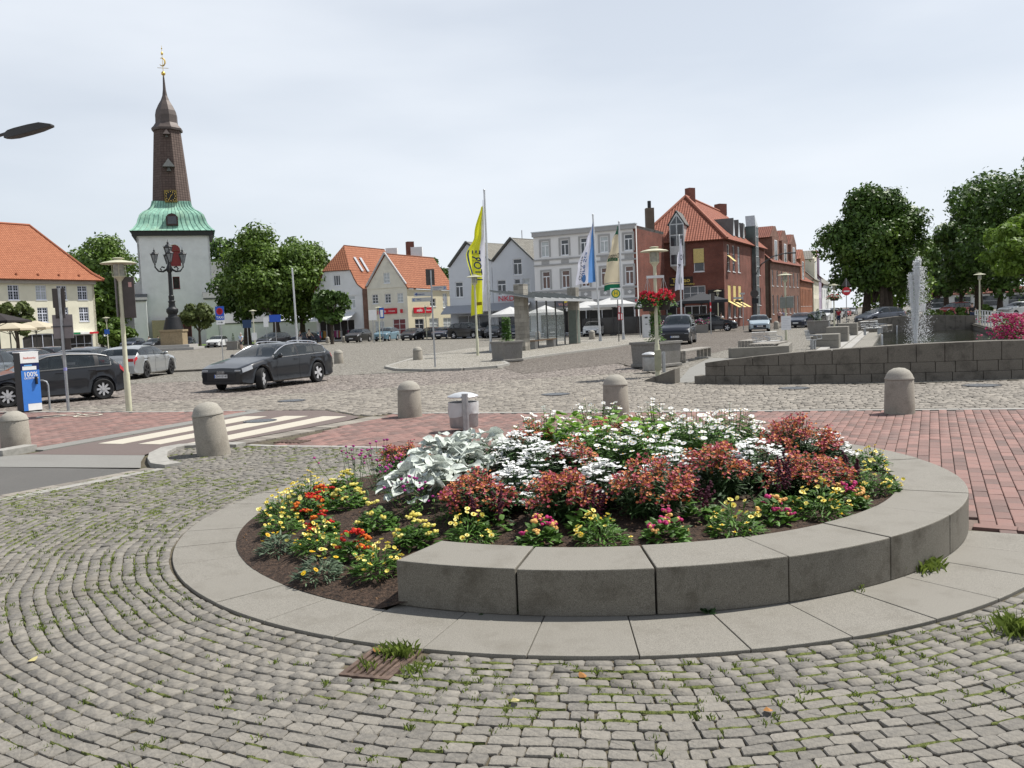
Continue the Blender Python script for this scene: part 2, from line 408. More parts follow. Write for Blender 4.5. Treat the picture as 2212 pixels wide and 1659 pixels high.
GLASS = M('window_glass', (0.035, 0.042, 0.05), 0.06, var=0.6, scale=0.9, spec=0.6)
GLASS_CUR = M('window_curtain', (0.42, 0.45, 0.45), 0.15, var=0.15, scale=3, spec=0.6)
GLASS_BR = M('window_brown', (0.11, 0.05, 0.035), 0.12, var=0.3, scale=3, spec=0.6)
STEEL = M('galvanised_steel', (0.36, 0.37, 0.38), 0.42, metal=0.7, var=0.12, scale=12, bump=0.05, bscale=60)
STEEL_L = M('pale_steel', (0.55, 0.56, 0.57), 0.4, metal=0.4, var=0.08, scale=9)
STEEL_D = M('dark_steel', (0.07, 0.07, 0.072), 0.5, metal=0.3, var=0.15)
SIGNBACK = M('sign_back', (0.075, 0.065, 0.06), 0.55, metal=0.2, var=0.15)
CREAMPOLE = M('cream_lamp_paint', (0.5, 0.49, 0.36), 0.5, var=0.08, scale=8, blotch=0.35, blotch_col=(0.36, 0.34, 0.26), bl_scale=5)
LAMPGLASS = M('lamp_glass', (0.42, 0.43, 0.38), 0.12, var=0.2, scale=14, spec=0.6, transl=0.35)
RED = M('signal_red', (0.55, 0.025, 0.04), 0.45, var=0.05)
BLUE = M('sign_blue', (0.02, 0.1, 0.42), 0.45, var=0.05)
GREEN_SIGN = M('sign_green', (0.015, 0.2, 0.08), 0.45, var=0.05)
YELLOW = M('sign_yellow', (0.8, 0.62, 0.05), 0.45, var=0.05)
LEAF_D = M('leaf_dark', (0.026, 0.056, 0.01), 0.5, var=0.3, scale=0.25, col2=(0.085, 0.155, 0.026), island=0.65, transl=0.18)
LEAF_M = M('leaf_mid', (0.042, 0.085, 0.012), 0.5, var=0.3, scale=0.25, col2=(0.135, 0.215, 0.035), island=0.65, transl=0.25)
LEAF_L = M('leaf_light', (0.09, 0.16, 0.02), 0.55, var=0.2, scale=0.3, col2=(0.2, 0.31, 0.045), island=0.6, transl=0.35)
LEAF_O = M('leaf_olive', (0.06, 0.085, 0.025), 0.6, var=0.25, scale=0.4, col2=(0.14, 0.175, 0.05), island=0.6, transl=0.3)
LEAF_B = M('leaf_copper', (0.022, 0.012, 0.012), 0.6, var=0.3, scale=0.3, col2=(0.055, 0.03, 0.028), island=0.6, transl=0.15)
BARK = M('bark', (0.07, 0.055, 0.042), 0.9, var=0.3, scale=5, bump=0.6, bscale=20)
# ---------------------------------------------------------------- the ground
CX, CY = 0.78, 8.64               # centre of the round flower bed
R_OUT, R_SOIL, R_WALL, W_THICK, W_H = 3.95, 3.42, 3.315, 0.55, 0.315
BD = (6.82 - 3.84, 13.28 - 7.11)  # direction of the clinker courses
BA = math.atan2(BD[1], BD[0])

POOLHOLE = [(11.0, 33.2), (27.9, 71.3), (37.4, 71.0), (19.2, 30.0)]
ground = sheet('ground', [(-900, -60), (900, -60), (900, 1500), (-900, 1500)], -0.045, JOINT, holes=[POOLHOLE])
NEAR = [(-12.5, 0.6), (9.5, 0.6), (9.5, 3.6), (4.33, 6.78), (3.72, 7.16), (-1.2, 13.02), (-2.58, 13.6), (-4.02, 14.1), (-5.3, 14.5), (-5.62, 14.25),
        (-5.6, 13.5), (-5.4, 13.0), (-5.0, 12.4), (-5.95, 10.75)]
FARHOLE = [(-14.2, 0.4), (9.8, 0.4), (16.5, 12.6), (16.5, 20.2), (12, 20.4), (8.9, 20.75), (4.75, 23.3), (4.3, 34.5), (-16.5, 34.5), (-16.5, 24.4)]
MKT = sett_mat('market_setts', (0.17, 0.158, 0.138), (0.3, 0.282, 0.248), (0.1, 0.09, 0.07))
ROADM = sett_mat('road_setts', (0.115, 0.098, 0.083), (0.21, 0.185, 0.16), (0.06, 0.05, 0.04), size=0.15)
ISLM = sett_mat('island_setts', (0.27, 0.255, 0.225), (0.4, 0.38, 0.335), (0.13, 0.115, 0.09), size=0.12)
market = sheet('market_square', [(-400, -50), (400, -50), (400, 600), (-400, 600)], 0.0, MKT, holes=[FARHOLE, POOLHOLE])
road = sheet('road', [gp(1130, 808)[:2], (4.3, 34.6), gp(1390, 800)[:2], gp(1560, 758)[:2], (15.5, 52), (23.5, 80), (40, 120), (60, 170), (52, 172), (34, 122),
                      (19, 84), (12.5, 66), (5.7, 51.2), (2.5, 45.5), (0.6, 41.6), (-0.4, 38.8), (-0.3, 34.6)], 0.005, ROADM)

# raised island of the bus stop with its kerb
ISL = [(-5.45, 38.6), (-4.6, 36.0), (-3.4, 34.7), (-1.9, 34.3), (-0.7, 35.0), (-0.2, 36.6), (-0.45, 38.9), (0.6, 41.5), (2.5, 45.4), (5.6, 51.0), (9.5, 60.0), (12.0, 66.0),
       (10.0, 72.0), (3.0, 68.5), (-2.5, 60.0), (-5.0, 50.0)]
IZ = 0.09
island = sheet('island_pavement', ISL, IZ, ISLM)
kb = MB()
for i in range(len(ISL)):
    a, b = Vector(ISL[i]), Vector(ISL[(i + 1) % len(ISL)]); d = (b - a); nrm = Vector((d.y, -d.x)).normalized() * 0.16
    kb.prism([a + nrm, b + nrm, b, a], -0.03, IZ + 0.006)
kbo = kb.build('island_kerb', KERB); tag(kbo, kind='structure')

def gravel_quads(poly, ang, du, dv, mat, name, parent, jit=0.18, gap=0.013, z=0.0, zj=0.004, bev=0.014, wave=0.0, top=300, piece=None, stagger=True, keep=None, exclude=None):
    """rows of separate bevelled stones filling a polygon; the ones that show largest become parts, the rest one part"""
    P = np.array(poly, float)[:, :2]; c = P.mean(0); ca, sa = math.cos(ang), math.sin(ang)
    R = np.array([[ca, sa], [-sa, ca]]); L = (P - c) @ R.T; (u0, v0), (u1, v1) = L.min(0), L.max(0)
    nv = int((v1 - v0) / dv) + 2; cells = []
    for j in range(nv):
        v = v0 + j * dv; n = int((u1 - u0) / du) + 3
        w = du * (1 + jit * 1.3 * (RNG.random(n) - 0.5) * 2)
        e = u0 - du * (RNG.random() if stagger is True else (0.5 if j % 2 else 0.0)) + np.concatenate([[0], np.cumsum(w)])
        cells.append(np.stack([e[:-1], e[1:], np.full(n, v), np.full(n, v + dv)], 1))
    Cc = np.concatenate(cells); mid = np.stack([(Cc[:, 0] + Cc[:, 1]) / 2, (Cc[:, 2] + Cc[:, 3]) / 2], 1)
    ok = inpoly(mid, L)
    wm = mid @ R + c
    if exclude is not None: ok &= ~exclude(wm)
    Cc = Cc[ok]; N = len(Cc); g = gap / 2
    u = np.stack([Cc[:, 0] + g, Cc[:, 1] - g, Cc[:, 1] - g, Cc[:, 0] + g], 1); v = np.stack([Cc[:, 2] + g, Cc[:, 2] + g, Cc[:, 3] - g, Cc[:, 3] - g], 1)
    u = u + (RNG.random((N, 4)) - 0.5) * jit * du * 0.28; v = v + (RNG.random((N, 4)) - 0.5) * jit * dv * 0.4
    if wave: v = v + wave * np.sin(u * 1.1 + 0.6 * np.sin(v * 0.7)); 
    mu, mv = u.mean(1, keepdims=True), v.mean(1, keepdims=True)
    k = 1 - 2 * bev / du; ti = (mu + (u - mu) * k, mv + (v - mv) * (1 - 2 * bev / dv))
    zt = z + (RNG.random((N, 1)) - 0.5) * 2 * zj + (RNG.random((N, 4)) - 0.5) * zj
    def W(uu, vv, zz): xy = np.stack([uu, vv], -1) @ R + c; return np.concatenate([xy, zz[..., None]], -1)
    top_v = W(ti[0], ti[1], zt); mid_v = W(u, v, zt - bev * 0.7)
    V = np.concatenate([top_v, mid_v], 1)                                   # N,8,3
    F = np.array([[0, 1, 2, 3]] + [[4 + i, 4 + (i + 1) % 4, (i + 1) % 4, i] for i in range(4)])
    Vlow = W(u, v, np.full((N, 4), z - 0.05)); V = np.concatenate([V, Vlow], 1)
    F = np.concatenate([F, np.array([[8 + i, 8 + (i + 1) % 4, 4 + (i + 1) % 4, 4 + i] for i in range(4)])])
    return split_parts(V, F, mat, name, parent, top, piece)

def split_parts(V, F, mat, name, parent, top, piece):
    N = len(V); ctr = V.mean(1); idx = np.arange(N); sel = np.zeros(N, bool)
    if top:
        x, y, w = np.array([proj(p) for p in ctr]).T
        vis = (x > -5) & (x < 1029) & (y < 775) & (y > 0) & (w > 0)
        sc = np.where(vis, 1 / (w ** 2), 0); order = np.argsort(-sc)[:top]; sel[order[sc[order] > 0]] = True
    for i in idx[sel]:
        q = ctr[i].copy(); q[2] = 0
        me = bpy.data.meshes.new(piece); me.from_pydata((V[i] - q).tolist(), [], F.tolist()); link(piece, me, mat, parent, False, 0, tuple(q))
    rest = V[~sel]; n = len(rest)
    if n:
        k = V.shape[1]; FF = (F[None] + (np.arange(n) * k)[:, None, None]).reshape(-1, F.shape[1])
        o = np_mesh(name, rest.reshape(-1, 3), FF, mat, parent); o['kind'] = 'stuff'
    return ctr

# --- near setts, laid in rings round the bed
near_base = sheet('sett_pavement', NEAR, -0.013, JOINT)
GR_A, GR_B, GR_C, GR_D = (-0.99, 4.58), (-0.68, 4.53), (-0.60, 4.97), (-0.91, 5.03)     # storm drain grate
def ring_setts():
    out = []; r = R_OUT + 0.022; k = 0
    while r < 13.2:
        dr = 0.088 + random.uniform(-0.005, 0.005); a = random.random() * 0.1 - math.pi
        while a < math.pi + 0.1:
            da = (0.122 + random.uniform(-0.03, 0.034)) / r
            out.append((r, r + dr, a, a + da)); a += da
        r += dr; k += 1
    Cc = np.array(out); rm = Cc[:, :2].mean(1); am = Cc[:, 2:].mean(1)
    mid = np.stack([CX + rm * np.cos(am), CY + rm * np.sin(am)], 1)
    ok = inpoly(mid, NEAR) & (mid[:, 1] > 1.6)
    gq = np.array([GR_A, GR_B, GR_C, GR_D]); gc = gq.mean(0); ok &= ~inpoly(mid, (gc + (gq - gc) * 1.05).tolist())
    gy = (np.hypot(mid[:, 0] + 4.74, mid[:, 1] - 13.64) < 0.24); ok &= ~gy
    Cc = Cc[ok]; N = len(Cc); g = 0.003
    r0, r1, a0, a1 = Cc.T; rr = (r0 + r1) / 2
    def corner(ra, aa): return ra, aa
    # eight points round each stone: chopped corners, uneven sides
    t = 0.1 + 0.1 * RNG.random((N, 8)); ga = g / rr
    A0, A1, Q0, Q1 = a0 + ga, a1 - ga, r0 + g, r1 - g; dA, dQ = A1 - A0, Q1 - Q0
    pa = np.stack([A0 + t[:, 0] * dA * .7, A1 - t[:, 1] * dA * .7, A1, A1, A1 - t[:, 4] * dA * .7, A0 + t[:, 5] * dA * .7, A0, A0], 1)
    pr = np.stack([Q0, Q0, Q0 + t[:, 2] * dQ, Q1 - t[:, 3] * dQ, Q1, Q1, Q1 - t[:, 6] * dQ, Q0 + t[:, 7] * dQ], 1)
    pa += (RNG.random((N, 8)) - .5) * 0.01 / rr[:, None]; pr += (RNG.random((N, 8)) - .5) * 0.009
    wob = 0.02 * np.sin(pa * 9 + pr * 2) + 0.012 * np.sin(pa * 23 + 1.3 * pr); pr = pr + wob * np.clip((pr - R_OUT) / 0.4, 0, 1)
    x = CX + pr * np.cos(pa); y = CY + pr * np.sin(pa); mx, my = x.mean(1, keepdims=True), y.mean(1, keepdims=True)
    k = 0.95; zt = (RNG.random((N, 1)) - .5) * 0.008 + (RNG.random((N, 8)) - .5) * 0.006 + 0.0
    tilt = ((x - mx) * (RNG.random((N, 1)) - .5) + (y - my) * (RNG.random((N, 1)) - .5)) * 0.05; zt = zt + tilt
    T = np.stack([mx + (x - mx) * k, my + (y - my) * k, zt], -1); Bv = np.stack([x, y, zt - 0.005], -1); Lw = np.stack([x, y, np.full_like(x, -0.04)], -1)
    V = np.concatenate([T, Bv, Lw], 1)
    F = [[0, 1, 2, 3], [0, 3, 4, 7], [4, 5, 6, 7]]
    F += [[8 + i, 8 + (i + 1) % 8, (i + 1) % 8, i] for i in range(8)] + [[16 + i, 16 + (i + 1) % 8, 8 + (i + 1) % 8, 8 + i] for i in range(8)]
    return split_parts(V, np.array(F), SETT, 'setts', near_base, 300, 'sett'), (rm[ok], am[ok], Cc)
sett_ctr, sett_polar = ring_setts()

# --- flat granite ring round the bed
ring = MB()
def arc(r0, r1, a0, a1, z0, z1, n=6, mb=None):
    mb = mb or MB(); pts = [(CX + r0 * math.cos(a0 + (a1 - a0) * i / n), CY + r0 * math.sin(a0 + (a1 - a0) * i / n)) for i in range(n + 1)]
    pts2 = [(CX + r1 * math.cos(a0 + (a1 - a0) * i / n), CY + r1 * math.sin(a0 + (a1 - a0) * i / n)) for i in range(n + 1)]
    vs, fs = [], []
    for (a, b) in zip(pts, pts2): vs += [(*a, z0), (*b, z0), (*b, z1), (*a, z1)]
    for i in range(n):
        o, q = i * 4, i * 4 + 4
        for k in range(4): fs.append([o + k, o + (k + 1) % 4, q + (k + 1) % 4, q + k])
    fs += [[3, 2, 1, 0], [n * 4 + k for k in range(4)]]
    return mb.add(vs, [f[::-1] for f in fs])
ringb = arc(2.9, R_OUT - 0.005, math.radians(95), math.radians(332.5), -0.04, -0.02, 40).build('ring_pavement', JOINT); ringb['kind'] = 'structure'
a = math.radians(96)
while a < math.radians(331):
    b = min(a + math.radians(9.05), math.radians(332.3))
    inner = R_SOIL if math.degrees(a) < 236 else 2.95
    arc(inner, R_OUT, a + 0.0009, b - 0.0009, -0.04, 0.012 + random.uniform(-.002, .002), 4).build('slab', GRANITE, ringb, bevel=0.004); a = b

# --- seat wall of granite blocks
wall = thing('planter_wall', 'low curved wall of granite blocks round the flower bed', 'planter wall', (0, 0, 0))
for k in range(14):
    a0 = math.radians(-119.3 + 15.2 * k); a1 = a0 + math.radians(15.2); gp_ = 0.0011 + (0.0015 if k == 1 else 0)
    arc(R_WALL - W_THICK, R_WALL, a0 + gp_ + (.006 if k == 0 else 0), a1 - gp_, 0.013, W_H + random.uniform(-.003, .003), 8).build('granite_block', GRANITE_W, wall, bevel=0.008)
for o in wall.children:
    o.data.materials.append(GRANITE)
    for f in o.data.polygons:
        if abs(f.normal.z) > .9: f.material_index = 1  # tops get paler granite; darker sides carry the front's shade in their colour

# --- clinker pavement with its pale edging, the crossing and the asphalt
BR_R = [(-2.95, 17.75), (-2.56, 18.5), (1.75, 17.08), (5.84, 15.77), (8.77, 14.82), (16.3, 12.4), (16.3, 2.0), (9.5, 3.65), (4.33, 6.83), (3.72, 7.2), (1.5, 11.9), (-1.15, 13.05), (-2.58, 13.7), (-3.95, 14.22)]
brick_base = sheet('clinker_pavement', BR_R, -0.022, BR_JOINT)
outbed = lambda m: (np.hypot(m[:, 0] - CX, m[:, 1] - CY) < R_WALL + 0.05) | ((np.hypot(m[:, 0] - CX, m[:, 1] - CY) < R_OUT + .05) & (m[:, 0] < 0.2))
gravel_quads(BR_R, BA, 0.27, 0.132, CLINKER, 'clinkers', brick_base, jit=0.02, gap=0.008, zj=0.0025, bev=0.006, top=300, piece='clinker', stagger=False, exclude=outbed)
BR_L = [(-17, 24.3), (-13.71, 23.25), (-8.83, 21.33), (-6.2, 20.62), (-8.3, 15.1), (-8.5, 14.75), (-16.5, 14.75)]
brick_l = sheet('clinker_footway', BR_L, -0.022, BR_JOINT)
gravel_quads(BR_L, BA + 0.2, 0.27, 0.132, CLINKER, 'clinkers', brick_l, jit=0.02, gap=0.008, zj=0.0025, bev=0.006, top=0, stagger=False)
def strip(name, pts, w, z=0.004, mat=KERB, seg=1.0, h=0.05):
    base = None
    for i in range(len(pts) - 1):
        a, b = Vector(pts[i][:2]), Vector(pts[i + 1][:2]); d = b - a; n = max(1, round(d.length / seg)); u = d.normalized(); nr = Vector((-u.y, u.x)) * w
        for k in range(n):
            p, q = a + d * (k / n) + u * 0.004, a + d * ((k + 1) / n) - u * 0.004
            mb = MB().prism([p, q, q + nr, p + nr], z - h, z + random.uniform(-.002, .002))
            if base is None: base = mb.build(name, mat, bevel=0.004); base['kind'] = 'structure'
            else: mb.build('edging_stone', mat, base, bevel=0.004)
    return base
strip('pale_edging', [(-2.6, 18.56), (1.75, 17.12), (5.84, 15.81), (8.77, 14.86), (16.3, 12.44)], 0.16)
strip('footway_edging', [(-17, 24.3), (-13.71, 23.28), (-8.83, 21.36), (-6.1, 20.64)], 0.15)
strip('bed_edging', [(-4.45, 14.36), (-4.02, 14.12), (-2.58, 13.6), (-1.2, 13.03)], 0.14)
strip('crossing_edging', [(-8.44, 15.0), (-6.2, 20.62)], -0.42, mat=ASPH_L, seg=2.0, z=0.006)
CROSS = [(-8.1, 14.4), (-5.75, 20.5), (-4.3, 19.95), (-3.2, 18.2), (-3.36, 17.55), (-5.1, 14.6), (-5.45, 14.62), (-5.8, 14.4), (-5.85, 13.7)]
crossing = sheet('crossing_asphalt', CROSS, 0.0, ASPH_RED)
sheet('light_asphalt', [(-14, 11.9), (-7.75, 13.07), (-5.35, 12.4), (-5.6, 13.0), (-5.83, 13.7), (-8.1, 14.42), (-8.44, 14.25), (-14, 13.2)], -0.002, ASPH_L)
sheet('asphalt_road', [(-14, 0.4), (-12.6, 0.5), (-6.25, 10.75), (-5.3, 12.3), (-7.75, 13.07), (-14, 11.9)], -0.006, ASPH)
for q in ([(-5.97, 19.31), (-5.40, 19.09), (-6.87, 15.23), (-7.38, 15.42)], [(-4.98, 19.0), (-4.43, 18.79), (-6.1, 14.96), (-6.54, 15.13)], [(-4.06, 18.59), (-3.52, 18.38), (-5.22, 14.63), (-5.67, 14.76)]):
    mb = MB().prism(q[::-1], -0.001, 0.006); tag(mb.build('crossing_stripe', PAINT), kind='structure')
strip('sett_border', [(-5.05, 14.55), (-3.3, 17.5), (-2.95, 18.15)], -0.42, mat=SETT_STREET, seg=0.2)
strip('road_gutter', [(-12.6, 0.6), (-6.2, 10.8), (-5.25, 12.35)], -0.2, mat=SETT_STREET, seg=0.24)
strip('road_edging', [(-12.35, 0.6), (-6.0, 10.7), (-5.05, 12.27)], -0.16, mat=KERB)
strip('corner_kerb', [(-4.95, 12.26), (-5.25, 12.5), (-5.5, 13.0), (-5.72, 13.6), (-5.78, 14.2), (-5.6, 14.55), (-5.1, 14.62), (-4.45, 14.42)], -0.27, z=0.05, seg=0.6, h=0.1)
strip('footway_kerb', [(-14, 13.25), (-8.42, 14.3), (-8.2, 14.95)], 0.28, z=0.09, seg=1.0, h=0.14)
strip('square_kerb', [gp(318, 807)[:2], gp(452, 801)[:2]], .2, z=.1, mat=GRANITE_D, seg=1.0, h=.14)
strip('clinker_edging', [(3.78, 7.17), (4.33, 6.83), (9.5, 3.65), (16.3, 2.0)], .14, z=.007, mat=CLINKER, seg=.27)
# bicycle symbol painted on the footway
mb = MB()
def ringp(c, r, w, n=24):
    P = [(c[0] + math.cos(t) * r, c[1] + math.sin(t) * r * 1.0) for t in [2 * math.pi * i / n for i in range(n)]]; Q = [(c[0] + math.cos(t) * (r - w), c[1] + math.sin(t) * (r - w)) for t in [2 * math.pi * i / n for i in range(n)]]
    for i in range(n): j = (i + 1) % n; mb.quad((*P[i], .012), (*P[j], .012), (*Q[j], .012), (*Q[i], .012))
bc = gp(150, 899)
ringp((bc[0] - 0.5, bc[1] + 0.1), 0.33, 0.08); ringp((bc[0] + 0.5, bc[1] - 0.1), 0.33, 0.08)
for a_, b_ in (((-.5, .1), (-.1, .55)), ((-.1, .55), (.5, -.1)), ((-.5, .1), (.15, .0)), ((.15, 0), (.35, .6))):
    d = Vector(b_) - Vector(a_); nr = Vector((-d.y, d.x)).normalized() * .035; p, q = Vector(a_) + Vector(bc[:2]), Vector(b_) + Vector(bc[:2])
    mb.quad((*(p - nr), .0125), (*(q - nr), .0125), (*(q + nr), .0125), (*(p + nr), .0125))
tag(mb.build('bicycle_marking', PAINT), kind='structure')

# street setts in the middle distance (light in front, darker on the carriageway)
lA, lB = gp(240, 874), gp(1385, 803)
side = lambda m: (lB[0] - lA[0]) * (m[:, 1] - lA[1]) - (lB[1] - lA[1]) * (m[:, 0] - lA[0])
ST = [(-16.4, 24.5), (-13.7, 23.55), (-8.83, 21.6), (-6.1, 20.85), (-5.5, 20.62), (-4.3, 20.1), (-3.05, 18.35), (-2.6, 18.82), (1.75, 17.36), (5.84, 16.02), (8.77, 15.07), (16.4, 12.6), (16.4, 20.1), (12, 20.3), (8.9, 20.65), (4.7, 23.2), (4.2, 34.4), (-16.4, 34.4)]
st_base = sheet('street_paving', FARHOLE, -0.026, JOINT)
gravel_quads(ST, -0.31, 0.165, 0.135, SETT_STREET, 'street_setts', st_base, jit=0.3, gap=0.014, zj=0.006, bev=0.012, wave=0.05, top=60, piece='street_sett', exclude=lambda m: side(m) > 0)
gravel_quads(ST, -0.2, 0.15, 0.135, SETT_ROAD, 'road_setts', st_base, jit=0.3, gap=0.014, zj=0.006, bev=0.012, wave=0.06, top=0, exclude=lambda m: side(m) <= 0)
for (x, y, r, nm) in ((1200, 852, .36, 'manhole cover in the setts left of the middle bollard'), (2120, 833, .4, 'manhole cover in front of the pool wall at the right'), (1715, 839, .36, 'manhole cover in front of the pool wall beside its low end'), (630, 866, .36, 'manhole cover in the street setts in front of the grey estate car'), (562, 910, .34, 'manhole cover inside the first stripe of the zebra crossing')):
    p = gp(x, y); t = thing('manhole_cover', 'round dark iron ' + nm, 'manhole cover', (p[0], p[1], 0.008))
    MB().lathe([(r, -.02), (r, .006), (r * .9, .008), (r * .88, .003), (0, .004)], 28).build('lid', STEEL_D, t)
    m2 = MB()
    for i in range(-3, 4): w = math.sqrt(max(0, (r * .82) ** 2 - (i * r * .24) ** 2)); m2.bx(-w, i * r * .24 - .015, .004, w, i * r * .24 + .015, .009)
    m2.build('tread_bars', STEEL, t)
# storm drain in front of the bed
gc = ((GR_A[0] + GR_C[0]) / 2, (GR_A[1] + GR_C[1]) / 2); ga_ = math.atan2(GR_B[1] - GR_A[1], GR_B[0] - GR_A[0])
t = thing('drain_grate', 'rusty iron drain grate in the setts before the granite ring', 'drain grate', (*gc, 0), ga_ - 0.18)
RUST = M('rusty_iron', (0.07, 0.045, 0.035), 0.75, var=0.3, scale=15, metal=0.2, bump=0.3, bscale=60, col2=(0.13, 0.09, 0.07))
MB().bx(-.14, -.2, -.05, .14, .2, -.03).build('sump', BLACK, t)
mf = MB(); mf.bx(-.15, -.21, -.04, -.12, .21, .004).bx(.12, -.21, -.04, .15, .21, .004).bx(-.12, -.21, -.04, .12, -.18, .004).bx(-.12, .18, -.04, .12, .21, .004); mf.build('frame', RUST, t)
for i in range(6): MB().bx(-.11 + i * .04, -.18, -.03, -.087 + i * .04, .18, .0).build('bar', RUST, t)
p = gp(620, 955); t = thing('gutter_grate', 'small dark drain grate at the edge of the zebra crossing', 'drain grate', (p[0] + .1, p[1], 0.012), -.4)
for i in range(7): MB().bx(-.28 + i * .08, -.16, -.02, -.23 + i * .08, .16, .004).build('bar', RUST, t)
# ---------------------------------------------------------------- soil and plants of the bed
def sstep(x): x = min(1, max(0, x)); return x * x * (3 - 2 * x)
def soil_z(x, y):
    dx, dy = x - CX, y - CY; rho = min(1.0, math.hypot(dx, dy) / R_SOIL); th = math.degrees(math.atan2(dy, dx))
    a = (th + 180) % 360
    walled = sstep((a - 58) / 34) * (1 - sstep((a - 265) / 30)) if a < 300 else 0.0        # wall from -119 deg to +93 deg
    e = 0.015 + 0.2 * walled
    return e + (0.4 - e) * (1 - rho ** 1.7)
mb = MB(); nr, na = 30, 120; vs = [(CX, CY, soil_z(CX, CY))]; fs = []
for i in range(1, nr + 1):
    for k in range(na):
        r = (R_SOIL + 0.01) * i / nr; t = 2 * math.pi * k / na; th = math.degrees(t)
        if th > 180: th -= 360
        if -114 < th < 93: r = min(r, 2.82)
        elif -119 < th < -113: r = min(r, R_WALL - .02)
        x, y = CX + r * math.cos(t), CY + r * math.sin(t)
        z = soil_z(x, y) + (mnoise.noise((x * 7, y * 7, 0)) * 0.022 + mnoise.noise((x * 19, y * 19, 3)) * 0.012) * (1 if i < nr else 0.2)
        vs.append((x, y, z))
for k in range(na): fs.append([0, 1 + k, 1 + (k + 1) % na])
for i in range(nr - 1):
    for k in range(na): a_, b_ = 1 + i * na, 1 + (i + 1) * na; fs.append([a_ + k, b_ + k, b_ + (k + 1) % na, a_ + (k + 1) % na])
mb.add(vs, fs); soil = mb.build('soil', SOIL, smooth='full'); tag(soil, kind='structure')
# crumbs, chips and fallen petals on the soil
cr = MB()
for i in range(1500):
    t = random.uniform(0, 6.283); r = R_SOIL * math.sqrt(random.random()) * .99; x, y = CX + r * math.cos(t), CY + r * math.sin(t)
    if -121 < (math.degrees(t) - 360 if t > math.pi else math.degrees(t)) < 93 and r > 2.76: continue
    s = random.uniform(.006, .02); cr.box((x, y, soil_z(x, y) + .008), (s, s * random.uniform(.5, 1), s * .6), random.random() * 3, .5)
tag(cr.build('soil_crumbs', M('crumb', (0.1, 0.06, 0.035), 0.95, var=.3, col2=(0.22, 0.13, 0.075), island=.9)), 'dark crumbs of bark and earth on the bed', 'soil crumbs', kind='stuff')

def bed(x, y):
    d = ray(x, y); z = 0.1
    for _ in range(12): t = (z - EYE) / d[2]; z = soil_z(d[0] * t, d[1] * t)
    return d[0] * t, d[1] * t, z

def rleaf(mb, p, L, w, az, el, bend=0.3, roll=0.0):
    """one pointed leaf of four faces, drooping at the tip"""
    ca, sa = math.cos(az), math.sin(az); d = Vector((ca * math.cos(el), sa * math.cos(el), math.sin(el))); s = Vector((-sa, ca, 0)); u = d.cross(s) * -1
    s = (s * math.cos(roll) + u * math.sin(roll)); P = Vector(p); m1 = P + d * L * .35; m2 = P + d * L * .7 - Vector((0, 0, bend * L * .25)); tp = P + d * L - Vector((0, 0, bend * L * .7))
    up = u * (w * .25)
    mb.add([P, m1 + s * w / 2 + up, m1, m1 - s * w / 2 + up, m2 + s * w * .38 + up * .6, m2, m2 - s * w * .38 + up * .6, tp],
           [[0, 2, 1], [0, 3, 2], [2, 5, 4, 1], [3, 6, 5, 2], [4, 5, 7], [5, 6, 7]])
def disc(mb, p, r, nrm, n=7, cup=0.25):
    N = Vector(nrm).normalized(); a = N.cross(Vector((0, 0, 1)) if abs(N.z) < .95 else Vector((1, 0, 0))).normalized(); b = N.cross(a); P = Vector(p); t0 = random.random() * 6
    mb.add([P - N * r * cup] + [P + (a * math.cos(t0 + 6.283 * i / n) + b * math.sin(t0 + 6.283 * i / n)) * r for i in range(n)], [[0, 1 + i, 1 + (i + 1) % n] for i in range(n)])
def pom(mb, p, r): mb.ball(p, (r, r, r * .75), 6, 4)
def updir(sp=.5): return (random.gauss(0, sp), random.gauss(-.15, sp), 1)

G1 = M('plant_green', (0.035, 0.085, 0.012), 0.55, var=.3, scale=8, col2=(0.095, 0.2, 0.03), island=.8, transl=.25)
G2 = M('plant_dark_green', (0.016, 0.042, 0.012), 0.6, var=.3, scale=8, col2=(0.05, 0.1, 0.03), island=.8, transl=.2)
G3 = M('plant_bright_green', (0.1, 0.21, 0.02), 0.5, var=.2, scale=8, col2=(0.21, 0.38, 0.05), island=.8, transl=.35)
G4 = M('plant_grey_green', (0.05, 0.085, 0.05), 0.6, var=.25, scale=8, col2=(0.12, 0.17, 0.1), island=.8, transl=.2)
def F(n, c, c2, v=.12): return M('petal_' + n, c, .55, var=v, scale=20, col2=c2, island=.85, transl=.25)
F_YEL, F_GOLD, F_PALE = F('yellow', (.72, .58, .06), (.85, .78, .25)), F('gold', (.75, .42, .01), (.85, .6, .03)), F('pale_yellow', (.78, .66, .1), (.86, .8, .3))
F_RED, F_OR, F_MAG, F_PEACH = F('red', (.4, .006, .006), (.62, .02, .01)), F('orange', (.6, .1, .01), (.78, .24, .03)), F('magenta', (.42, .015, .12), (.62, .05, .22)), F('peach', (.75, .35, .12), (.85, .6, .2))
F_WINE, F_RUST, F_WHITE, F_PUR = F('wine', (.045, .004, .018), (.09, .01, .03)), F('rust', (.48, .12, .05), (.68, .3, .1)), F('white', (.72, .73, .72), (.88, .88, .87)), F('purple', (.35, .02, .2), (.55, .08, .36))
F_CRIM = F('crimson', (.33, .045, .07), (.5, .12, .15))
SILVER = M('silver_leaf', (0.44, 0.48, 0.44), 0.8, var=.12, scale=12, col2=(0.62, 0.66, 0.61), bump=.15, bscale=60, transl=.12)

